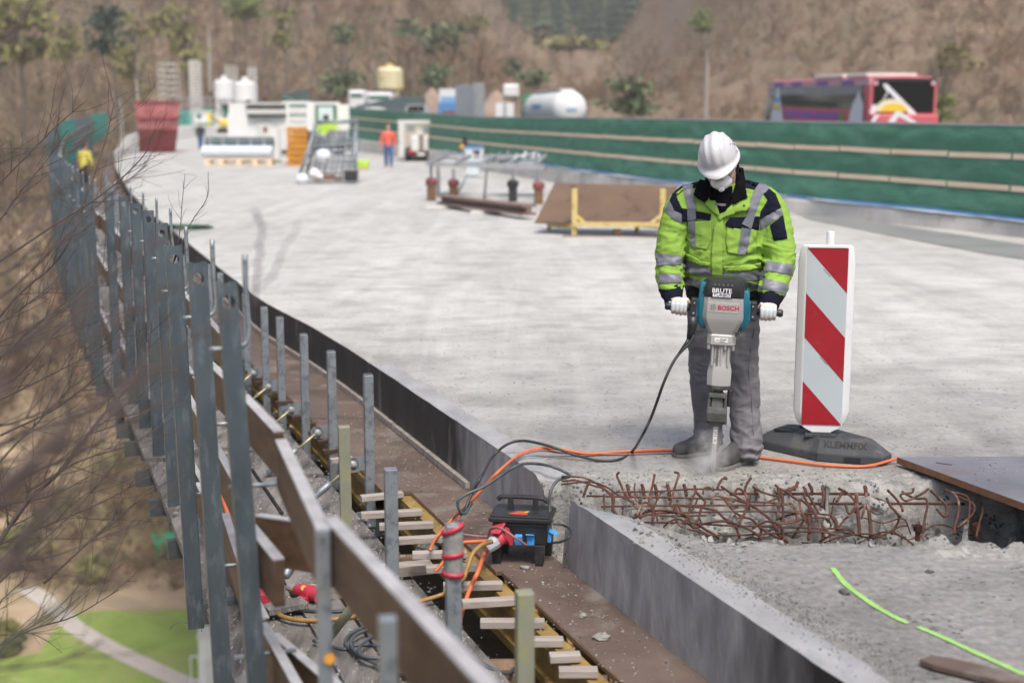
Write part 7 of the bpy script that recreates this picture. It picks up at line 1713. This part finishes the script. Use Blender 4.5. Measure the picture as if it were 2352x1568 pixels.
for u in (1013, 1046): mb = MB(); c = WY(u, 266, Y+.6); mb.lathe([(.5,-.15),(.5,.15)], (c.x, c.y, c.z), 12, (0, R(90), 0)); mb.build('wheel', M['dark_part'], r, world=True)
Y = 74; r = thing('marker_panel', 'white upright panel with a column of dark round marks behind the fence', 'panel', base(1159, 300, Y))
bx(r, 'panel', 'white_paint', 1139, 1180, 236, 300, Y, .1)
for v in (241, 252, 263): mb = MB(); mb.lathe([(.09,0),(.09,.02)], WY(1160, v, Y-.02), 12, (R(90),0,0)); mb.build('round_mark', M['grey_mid'], r, world=True)
bx(r, 'leg', 'grey_rail', 1143, 1147, 300, 345, Y+.02, .06); bx(r, 'leg', 'grey_rail', 1172, 1176, 300, 345, Y+.02, .06)
Y = 118; r = thing('white_tank', 'small white tank on a brown frame above the far vehicles', 'tank', base(1172, 300, Y)); bx(r, 'shell', 'white_paint', 1155, 1192, 193, 224, Y, 1.5, bevel=.2); bx(r, 'leg', 'heap_brown', 1180, 1194, 205, 300, Y+.3, .4); bx(r, 'leg', 'heap_brown', 1157, 1163, 224, 300, Y+.3, .4)
# material heaps and a dark tarpaulin ramp
def heap(u0, u1, vt, vb, Y, lb, mat='heap_brown', seed=0):
    a, b = WY(u0, vb, Y), WY(u1, vb, Y); h = WY(u0, vt, Y).z-a.z; mb = MB(); n = 18; vs = []; fs = []; w = (b.x-a.x)/2; cx = (a.x+b.x)/2
    for i in range(9):
        t = i/8
        for j in range(n):
            an = 2*math.pi*j/n; k = 1-t; nz = 1+.18*mnoise.noise(Vector((math.cos(an)*2, math.sin(an)*2, t*3+seed)))
            vs.append((w*k*math.cos(an)*nz, w*.8*k*math.sin(an)*nz, h*(1-(1-t)**1.3)*(.95+.05*nz)))
    for i in range(8):
        for j in range(n): fs.append((i*n+j, i*n+(j+1) % n, (i+1)*n+(j+1) % n, (i+1)*n+j))
    mb.add(vs, fs); o = mb.build('material_heap', M[mat], smooth=True); o.location = (cx, Y+w*.8, a.z); return tag(o, lb, 'heap', 'heaps of road material beyond the fence')
heap(940, 1040, 200, 272, 175, 'brown material heap left of the blue lorry', seed=1); heap(985, 1075, 196, 272, 190, 'grey brown heap just behind the blue lorry', 'beam_rusty', seed=4); heap(1080, 1200, 205, 278, 140, 'brown heap right of the grey sign board', seed=2); heap(1020, 1120, 192, 262, 185, 'pale brown heap behind the grey sign board', 'tan_canvas', seed=3)
Y = 128; r = thing('tarp_ramp', 'long dark green tarpaulin covered ramp rising to the right', 'tarpaulin', base(880, 268, Y))
mb = MB(); q = [WY(808, 266, Y), WY(972, 268, Y), WY(968, 222, Y), WY(932, 220, Y), WY(818, 243, Y)]; mb.prism([p for p in q], (0,0,0), (0,5,0)); mb.build('cover', M['roll_dark'], r, world=True)
Y = 95; r = thing('small_car', 'beige car with glinting windscreen just above the fence top', 'car', base(955, 300, Y))
mb = MB(); c0 = WY(955, 262, Y); prof = [(-.85,0),(.85,0),(.85,.55),(.62,1.05),(-.62,1.05),(-.85,.55)]; mb.prism([Vector((c0.x+x, Y, c0.z+z-.4)) for x, z in prof], (0,0,0), (0,3.6,0)); mb.build('body', M['grey_rail'], r, world=True, bevel=.06)
bx(r, 'windscreen', 'glass_dark', 937, 974, 243, 256, Y-.02, .05)
for u in (945, 962): mb = MB(); mb.sphere(WY(u, 249, Y-.05), .06, 8, 6); mb.build('windscreen_glint', M['chisel_steel'], r, world=True)  # bright balls set on the windscreen as its glints of light
for u in (932, 978): mb = MB(); c = WY(u, 280, Y+.8); mb.lathe([(.3,-.1),(.3,.1)], c, 12, (0,R(90),0)); mb.build('wheel', M['dark_part'], r, world=True)
Y = 100; r = thing('beige_van', 'pale beige van roof showing over the fence at left', 'van', base(853, 300, Y)); bx(r, 'body', 'offwhite', 833, 876, 247, 285, Y, 4, bevel=.2); bx(r, 'windscreen', 'glass_green', 838, 871, 255, 266, Y-.02, .05)
for u in (838, 870): mb = MB(); c = WY(u, 284, Y+.8); mb.lathe([(.35,-.1),(.35,.1)], c, 12, (0,R(90),0)); mb.build('wheel', M['dark_part'], r, world=True)
Y = 150
for u0, u1, v0, v1, lb in ((800, 838, 207, 236, 'white van roof left of the yellow silo'), (842, 900, 212, 240, 'white lorry body below the yellow silo')):
    r = thing('parked_lorry', lb, 'truck', base((u0+u1)/2, 262, Y), group='white vehicles below the slope'); bx(r, 'body', 'white_paint', u0, u1, v0, 252, Y, 5, bevel=.3); bx(r, 'windscreen', 'glass_green', u0+5, u1-5, v0+8, v0+18, Y-.02, .06)
    for u in (u0+6, u1-6): mb = MB(); mb.lathe([(.5,-.15),(.5,.15)], WY(u, 258, Y+.7), 12, (0,R(90),0)); mb.build('wheel', M['dark_part'], r, world=True)
# silos
def silo(u0, u1, vt, vm, vb, Y, mat, lb, lg='white_paint', cap=True):
    a, b = WY(u0, vm, Y), WY(u1, vt, Y); R_ = (b.x-a.x)/2; cx = (a.x+b.x)/2; zb = WY(u0, vb, Y).z; r = thing('silo', lb, 'silo', (cx, Y+R_, zb))
    h0, h1 = a.z-zb, b.z-zb; mb = MB(); mb.lathe([(R_*.25, h0-R_*1.0), (R_, h0), (R_, h1-R_*.25), (R_*.75, h1-.05), (R_*.3, h1)], (0,0,0), 20); mb.build('shell', M[mat], r, smooth=True, auto=30)
    for k in range(6):
        an = k*math.pi/3; mb = MB(); mb.bar((R_*.98*math.cos(an), R_*.98*math.sin(an), h0), (R_*.98*math.cos(an), R_*.98*math.sin(an), h1-R_*.3), .12, .08, up=(math.cos(an), math.sin(an), 0)); mb.build('stave', M[mat], r)
    for k in range(4):
        an = math.pi/4+k*math.pi/2; mb = MB(); mb.bar((R_*.9*math.cos(an), R_*.9*math.sin(an), -1.0), (R_*.9*math.cos(an), R_*.9*math.sin(an), h0+.3), .16, .16, up=(0,1,0)); mb.build('leg', M[lg], r)
    mb = MB(); mb.lathe([(R_*.25, h1-.05), (R_*.3, h1+.25), (R_*.2, h1+.4)], (0,0,0), 12); mb.build('filter_cap', M[mat], r)
    for sx in (-1, 1): mb = MB(); mb.bar((sx*R_*.64, -R_*.64, h0*.2), (-sx*R_*.64, -R_*.64, h0*.8), .08, .08); mb.build('brace', M[lg], r)
    return r
silo(488, 532, 182, 226, 292, 140, 'white_paint', 'left of two white silos behind the white machine'); silo(532, 583, 186, 232, 292, 132, 'white_paint', 'right of two white silos behind the white machine'); silo(862, 923, 153, 203, 240, 178, 'silo_yellow', 'yellow and cream silo on legs in front of the brown slope', 'silo_yellow')
# masts and stair tower
def lattice(name, u0, u1, vt, vb, Y, lb, cat, mat='grey_rail', step=8, rad=.05):
    r = thing(name, lb, cat, base((u0+u1)/2, vb, Y)); a, b = WY(u0, vb, Y), WY(u1, vt, Y); w = b.x-a.x
    for x in (a.x, b.x):
        for y in (0, w): mb = MB(); mb.tube([(x, Y+y, a.z-4), (x, Y+y, b.z)], rad, 6); mb.build('upright', M[mat], r, world=True)
    n = max(2, int((vb-vt)/step))
    for k in range(n+1):
        z = lerp(a.z, b.z, k/n); mb = MB(); mb.bar((a.x, Y, z), (b.x, Y, z), rad*1.6, rad*1.6); mb.bar((a.x, Y+w, z), (b.x, Y+w, z), rad*1.6, rad*1.6); mb.bar((a.x, Y, z), (a.x, Y+w, z), rad*1.6, rad*1.6); mb.build('rung', M[mat], r, world=True)
        if k < n: z2 = lerp(a.z, b.z, (k+1)/n); mb = MB(); mb.bar((a.x, Y, z), (b.x, Y, z2), rad*1.4, rad*1.4); mb.build('diagonal', M[mat], r, world=True)
    return r
lattice('stair_tower', 366, 400, 146, 232, 150, 'grey scaffold stair tower rising behind the red skip', 'scaffold tower', 'offwhite', 14, .035); lattice('lattice_mast', 440, 455, 140, 285, 140, 'slim pale lattice mast between the skip and the silos', 'mast', 'offwhite', 7, .055)
lattice('lattice_mast', 517, 540, 152, 184, 170, 'short grey lattice mast above the left silo', 'mast', 'offwhite', 8, .035); lattice('lattice_mast', 570, 585, 156, 190, 165, 'narrow pale mast right of the silos', 'mast', 'offwhite', 7, .05)
r = thing('scaffold_rail', 'grey tubular railing running behind the red skip', 'railing', base(450, 262, 130))
for v in (226, 243, 258):
    mb = MB(); mb.tube([WY(402, v, 118), WY(495, v-2, 136)], .05, 6); mb.build('rail_tube', M['grey_rail'], r, world=True)
for u in range(405, 496, 13): mb = MB(); mb.tube([WY(u, 224, 118+.2*(u-402)), WY(u, 285, 118+.2*(u-402))], .05, 6); mb.build('rail_post', M['grey_rail'], r, world=True)
# teal tarpaulins hung on the outer railing, far end netting
def tarp(pts, lb):
    """pts: list of (y, z0, z1) along the railing"""
    vs = []; fs = []; n = 10; off = -.14
    for y, z0, z1 in pts:
        for j in range(n+1): vs.append((RX(y)-off+.05*mnoise.noise(Vector((y*.5, j*.5, 0))), y, lerp(z0, z1, j/n)))
    for i in range(len(pts)-1):
        for j in range(n): a = i*(n+1)+j; fs.append((a, a+n+1, a+n+2, a+1))
    mb = MB(); mb.add(vs, fs); return tag(mb.build('tarpaulin', M['net_teal'], smooth=True, fix=False), lb, 'tarpaulin', 'teal tarpaulins on the railing')
tarp([(y, .15+.01*(y-36), RT(y)+.12) for y in np.linspace(38, 58, 12)], 'large teal tarpaulin on the railing behind the yellow jacket')
tarp([(y, DZ(y)+.35, RT(y)+.05) for y in np.linspace(86, 124, 12)], 'long teal tarpaulin on the railing left of the red skip')
r = thing('screen_fence', 'low teal screen fence behind the person beside the red skip', 'fence', base(440, 285, 150))
for u in range(402, 492, 15): bx(r, 'panel', 'net_teal', u, u+14.4, 254-(u-402)*.05, 288, 140+.2*(u-402), .05)
o = thing('site_cabin', 'small white site cabin beside the person at the far end', 'cabin', base(460, 285, 118)); bx(o, 'wall', 'white_paint', 446, 482, 258, 282, 118, 2); bx(o, 'roof', 'offwhite', 444, 484, 255, 258, 117.9, 2.2); bx(o, 'window', 'glass_green', 452, 462, 263, 272, 117.95, .1)
r = thing('yellow_digger', 'small yellow and black digger between the silos and the white machine', 'digger', base(515, 305, 84)); bx(r, 'body', 'silo_yellow', 500, 526, 272, 296, 84, 1.6, bevel=.1); bx(r, 'cab', 'glass_green', 512, 527, 245, 274, 84.2, 1.2); bx(r, 'cab_frame', 'dark_part', 510, 529, 240, 246, 84.1, 1.4); bx(r, 'counterweight', 'decal_yellow', 508, 522, 276, 290, 83.9, .3, bevel=.08)
rod(r, 500, 280, 83.8, 478, 262, 82, .10, 'decal_yellow', 'boom'); rod(r, 478, 262, 82, 480, 290, 81.5, .08, 'decal_yellow', 'dipper'); bx(r, 'track', 'dark_part', 498, 530, 296, 306, 84, 1.4, bevel=.08)
# things down in the valley
p = G(488, 1560, -40); r = thing('white_cabinet', 'white hut with pale railing far below the platform', 'hut', (p.x, p.y, -40), R(8))
mb = MB(); mb.box((.2,0,1.9), (2.1,1.9,3.8)); mb.build('wall', M['white_paint'], r); mb = MB(); mb.box((.2,0,3.86), (2.3,2.1,.14)); mb.build('roof', M['offwhite'], r); mb = MB(); mb.box((0,-.97,1.1), (.8,.05,2.0)); mb.build('door', M['offwhite'], r)
for x in (-1.5, -.9): 
    mb = MB(); mb.tube([(x,-.6,0),(x,-.6,2.2)], .05, 6); mb.build('rail_post', M['white_paint'], r)
for z in (2.2, .3): mb = MB(); mb.tube([(-1.5,-.6,z),(-.7,-.6,z)], .05, 6); mb.build('rail_tube', M['white_paint'], r)
p = G(382, 1278, -40); r = thing('green_container', 'bright green covered trailer far down on the valley road', 'trailer', (p.x, p.y, -40), R(20))
mb = MB(); mb.box((0,0,1.25), (2.4,3.6,1.5)); mb.build('cover', M['decal_emerald'] if 'decal_emerald' in M else mk('decal_emerald', (.03,.36,.17), (.05,.45,.22), scale=1, rough=.6), r, bevel=.2)
for x in (-1, 1): mb = MB(); mb.lathe([(.4,-.1),(.4,.1)], (x, 0, .4), 12, (0, R(90), 0)); mb.build('wheel', M['dark_part'], r)
# ================================================================ BARE SHRUB IN FRONT OF THE CAMERA (left)
mk('twig', (.045,.032,.03), (.085,.062,.055), scale=30, rough=.8, coord='World'); mk('twig_green', (.03,.034,.022), (.06,.062,.04), scale=30, rough=.8, coord='World')
shrub = thing('bare_shrub', 'bare twiggy shrub with small buds reaching in from the left edge', 'shrub', (-2.2, 3.2, -1.2))
trng = random.Random(21)
def grow(mb, P, r0, r1, depth, twl, dens):
    """a branch along P with side twigs and buds"""
    n = len(P); mb.tube(P, [lerp(r0, r1, i/(n-1)) for i in range(n)], 6)
    if depth == 0:
        for i in range(2, n, 3):
            d = (P[i]-P[i-1]).normalized(); s = Vector((trng.gauss(0,1), trng.gauss(0,1), trng.gauss(0,1))); s = (s-d*s.dot(d)).normalized()
            q = P[i]+(d*.8+s*.6)*r1*6; mb.tube([P[i], P[i].lerp(q, .5), q], [r1*.6, r1*1.1, r1*.15], 5)
        return
    k = max(2, int(dens*n))
    for j in range(k):
        i = trng.randrange(int(n*.15), n-1); d = (P[min(i+1, n-1)]-P[i]).normalized(); s = Vector((trng.gauss(0,1), trng.gauss(0,.7), trng.gauss(.25,.8))); s = (s-d*s.dot(d)).normalized()
        L = twl*trng.uniform(.4, 1.15)*(1-.45*i/n); dr = (d*.8+s*.62).normalized(); q = [P[i].copy()]
        bend = Vector((trng.gauss(0,.1), trng.gauss(0,.1), trng.gauss(.12,.1)))
        for m_ in range(1, 8): dr = (dr+bend*.25+Vector((trng.gauss(0,.09), trng.gauss(0,.09), trng.gauss(0,.09)))).normalized(); q.append(q[-1]+dr*L/7)
        rr_ = lerp(r0, r1, i/n); grow(mb, q, max(r1*.75, rr_*.5), r1*.45, depth-1, L*.5, .42)
def branch(pix, r0, r1, depth=2, twl=.35, dens=.35, mat='twig'):
    P = spline([WT(u, v, t) for u, v, t in pix], 6); mb = MB(); grow(mb, P, r0, r1, depth, twl, dens); return mb.build('branch', M[mat], shrub, world=True, smooth=True)
# sharp twigs about as far off as the worker
branch([(-120,900,5.6),(20,700,5.7),(120,610,5.8),(165,540,5.8),(200,450,5.9),(240,330,6.0),(265,225,6.1)], .007, .0016, 2, .55, .34)
branch([(-60,640,5.6),(60,560,5.7),(150,500,5.8),(230,450,5.9),(290,400,6.0),(335,350,6.0),(345,310,6.0)], .006, .0015, 2, .45, .3)
branch([(-100,1420,5.2),(40,1180,5.3),(140,1080,5.4),(230,960,5.5),(300,880,5.6),(340,800,5.7),(350,730,5.7)], .010, .0018, 2, .60, .42)
branch([(60,1130,5.3),(180,1060,5.4),(300,1020,5.5),(400,960,5.6)], .005, .0014, 2, .45, .5)
branch([(0,1000,5.4),(140,930,5.5),(260,830,5.5),(330,760,5.6)], .005, .0014, 2, .42, .45)
branch([(-60,480,5.8),(40,380,5.9),(130,290,6.0),(200,230,6.0)], .005, .0014, 1, .45, .5)
branch([(100,1340,5.3),(220,1230,5.4),(330,1140,5.5),(420,1085,5.6)], .005, .0014, 2, .42, .45)
branch([(-60,780,5.5),(60,700,5.6),(130,640,5.7),(180,560,5.7)], .005, .0014, 2, .40, .5)
branch([(395,620,5.9),(412,540,5.9),(418,470,5.9),(425,400,5.9)], .0026, .0012, 1, .14, .35)
branch([(400,600,5.9),(440,510,5.9),(475,455,5.9),(478,395,5.9)], .0026, .0012, 1, .10, .35)
# nearer, out of focus
branch([(-200,760,2.2),(40,560,2.25),(140,430,2.3),(330,330,2.4),(420,270,2.4)], .005, .002, 1, .20, .25)
branch([(-200,1500,1.9),(60,1230,2.0),(200,1010,2.0),(330,870,2.1),(560,690,2.2)], .0075, .002, 1, .22, .25)
branch([(-200,1350,1.5),(60,1060,1.55),(250,900,1.6),(420,840,1.6)], .007, .002, 1, .2, .25)
branch([(-200,1280,1.25),(0,1140,1.3),(130,1040,1.3),(250,960,1.35),(380,790,1.4)], .011, .002, 1, .16, .2)
branch([(-200,960,1.8),(0,860,1.9),(180,790,1.9),(330,700,2.0),(440,640,2.0)], .0055, .0018, 1, .2, .25)
branch([(-200,1650,1.6),(0,1500,1.6),(160,1380,1.7),(300,1330,1.7)], .008, .002, 1, .2, .25, 'twig_green')
branch([(-200,1420,1.1),(-60,1330,1.1),(60,1290,1.15),(170,1310,1.2)], .013, .0025, 1, .12, .2)
branch([(-160,1000,1.15),(0,900,1.2),(60,830,1.2),(90,720,1.2)], .010, .002, 1, .12, .25)
branch([(-100,40,2.6),(10,90,2.6),(60,20,2.7),(110,-60,2.7)], .006, .003, 1, .2, .2)
branch([(-100,860,2.8),(60,780,2.9),(160,700,2.9),(250,640,3.0),(420,520,3.1)], .005, .0018, 2, .3, .3)
branch([(-160,1250,2.8),(40,1150,2.9),(180,1120,3.0),(330,1090,3.1)], .0055, .0018, 2, .3, .3)
branch([(-160,1120,3.2),(40,1000,3.3),(200,950,3.4),(310,860,3.5)], .0055, .0018, 2, .3, .3)
for k in range(24):
    t = trng.choice((1.6, 2.6, 3.6, 4.4, 5.0, 5.4, 5.8)); v0 = trng.uniform(300, 1600); u0 = trng.uniform(-160, -20); L = trng.uniform(220, 430)*(1 if v0 > 500 else .75); a = R(trng.uniform(12, 52)); P_ = []
    for m in range(5):
        q = m/4; P_.append((u0+L*q*math.cos(a)*(1+.15*q), v0-L*q*math.sin(a)*(1+.25*q)+trng.uniform(-14, 14), t+.25*q))
    branch(P_, .0014*t**.6+.0014, .0009+.00018*t, 2 if t > 2.5 else 1, .09*t+.06, .42, 'twig' if k % 5 else 'twig_green')
# bud-studded shoots in front of the deck
def shoot(pix, r, label):
    o = thing('bare_shoot', label, 'twig', WT(*pix[0])); P = spline([WT(u, v, t) for u, v, t in pix], 6); mb = MB(); mb.tube(P, [lerp(r, r*.4, i/(len(P)-1)) for i in range(len(P))], 6); mb.build('stem', M['twig_pale'], o, world=True, smooth=True)
    mb = MB()
    for i in range(3, len(P)-1, 2):
        d = (P[i+1]-P[i]).normalized(); s = Vector((trng.choice((-1,1)), 0, .5)).normalized(); q = P[i]+(d*.7+s*.6)*r*5; mb.tube([P[i], P[i].lerp(q,.5), q], [r*.8, r*1.5, r*.2], 6)
    mb.build('bud', M['twig_pale'], o, world=True, smooth=True)
mk('twig_pale', (.10,.085,.10), (.17,.145,.165), scale=30, rough=.8, coord='World')
shoot([(585,700,2.3),(590,640,2.3),(596,580,2.3),(600,520,2.3),(592,490,2.3)], .0024, 'blurred upright shoot with buds in front of the pale deck')
shoot([(590,665,2.3),(620,640,2.3),(640,600,2.3),(660,560,2.3),(690,510,2.3)], .0017, 'blurred side shoot leaning right in front of the pale deck')
# ---------------------------------------------------------------- thin haze over the valley
hz = bpy.data.materials.new('haze_air'); hz.use_nodes = True; t = hz.node_tree; t.nodes.clear()
o_ = nd(t, 'ShaderNodeOutputMaterial'); v_ = nd(t, 'ShaderNodeVolumePrincipled'); v_.inputs['Color'].default_value = (.95,.94,.93,1); v_.inputs['Density'].default_value = .00036; v_.inputs['Anisotropy'].default_value = .2
t.links.new(v_.outputs[0], o_.inputs['Volume'])
mb = MB(); mb.box((50, 560, 100), (1300, 1340, 420)); tag(mb.build('haze', hz), kind='stuff')
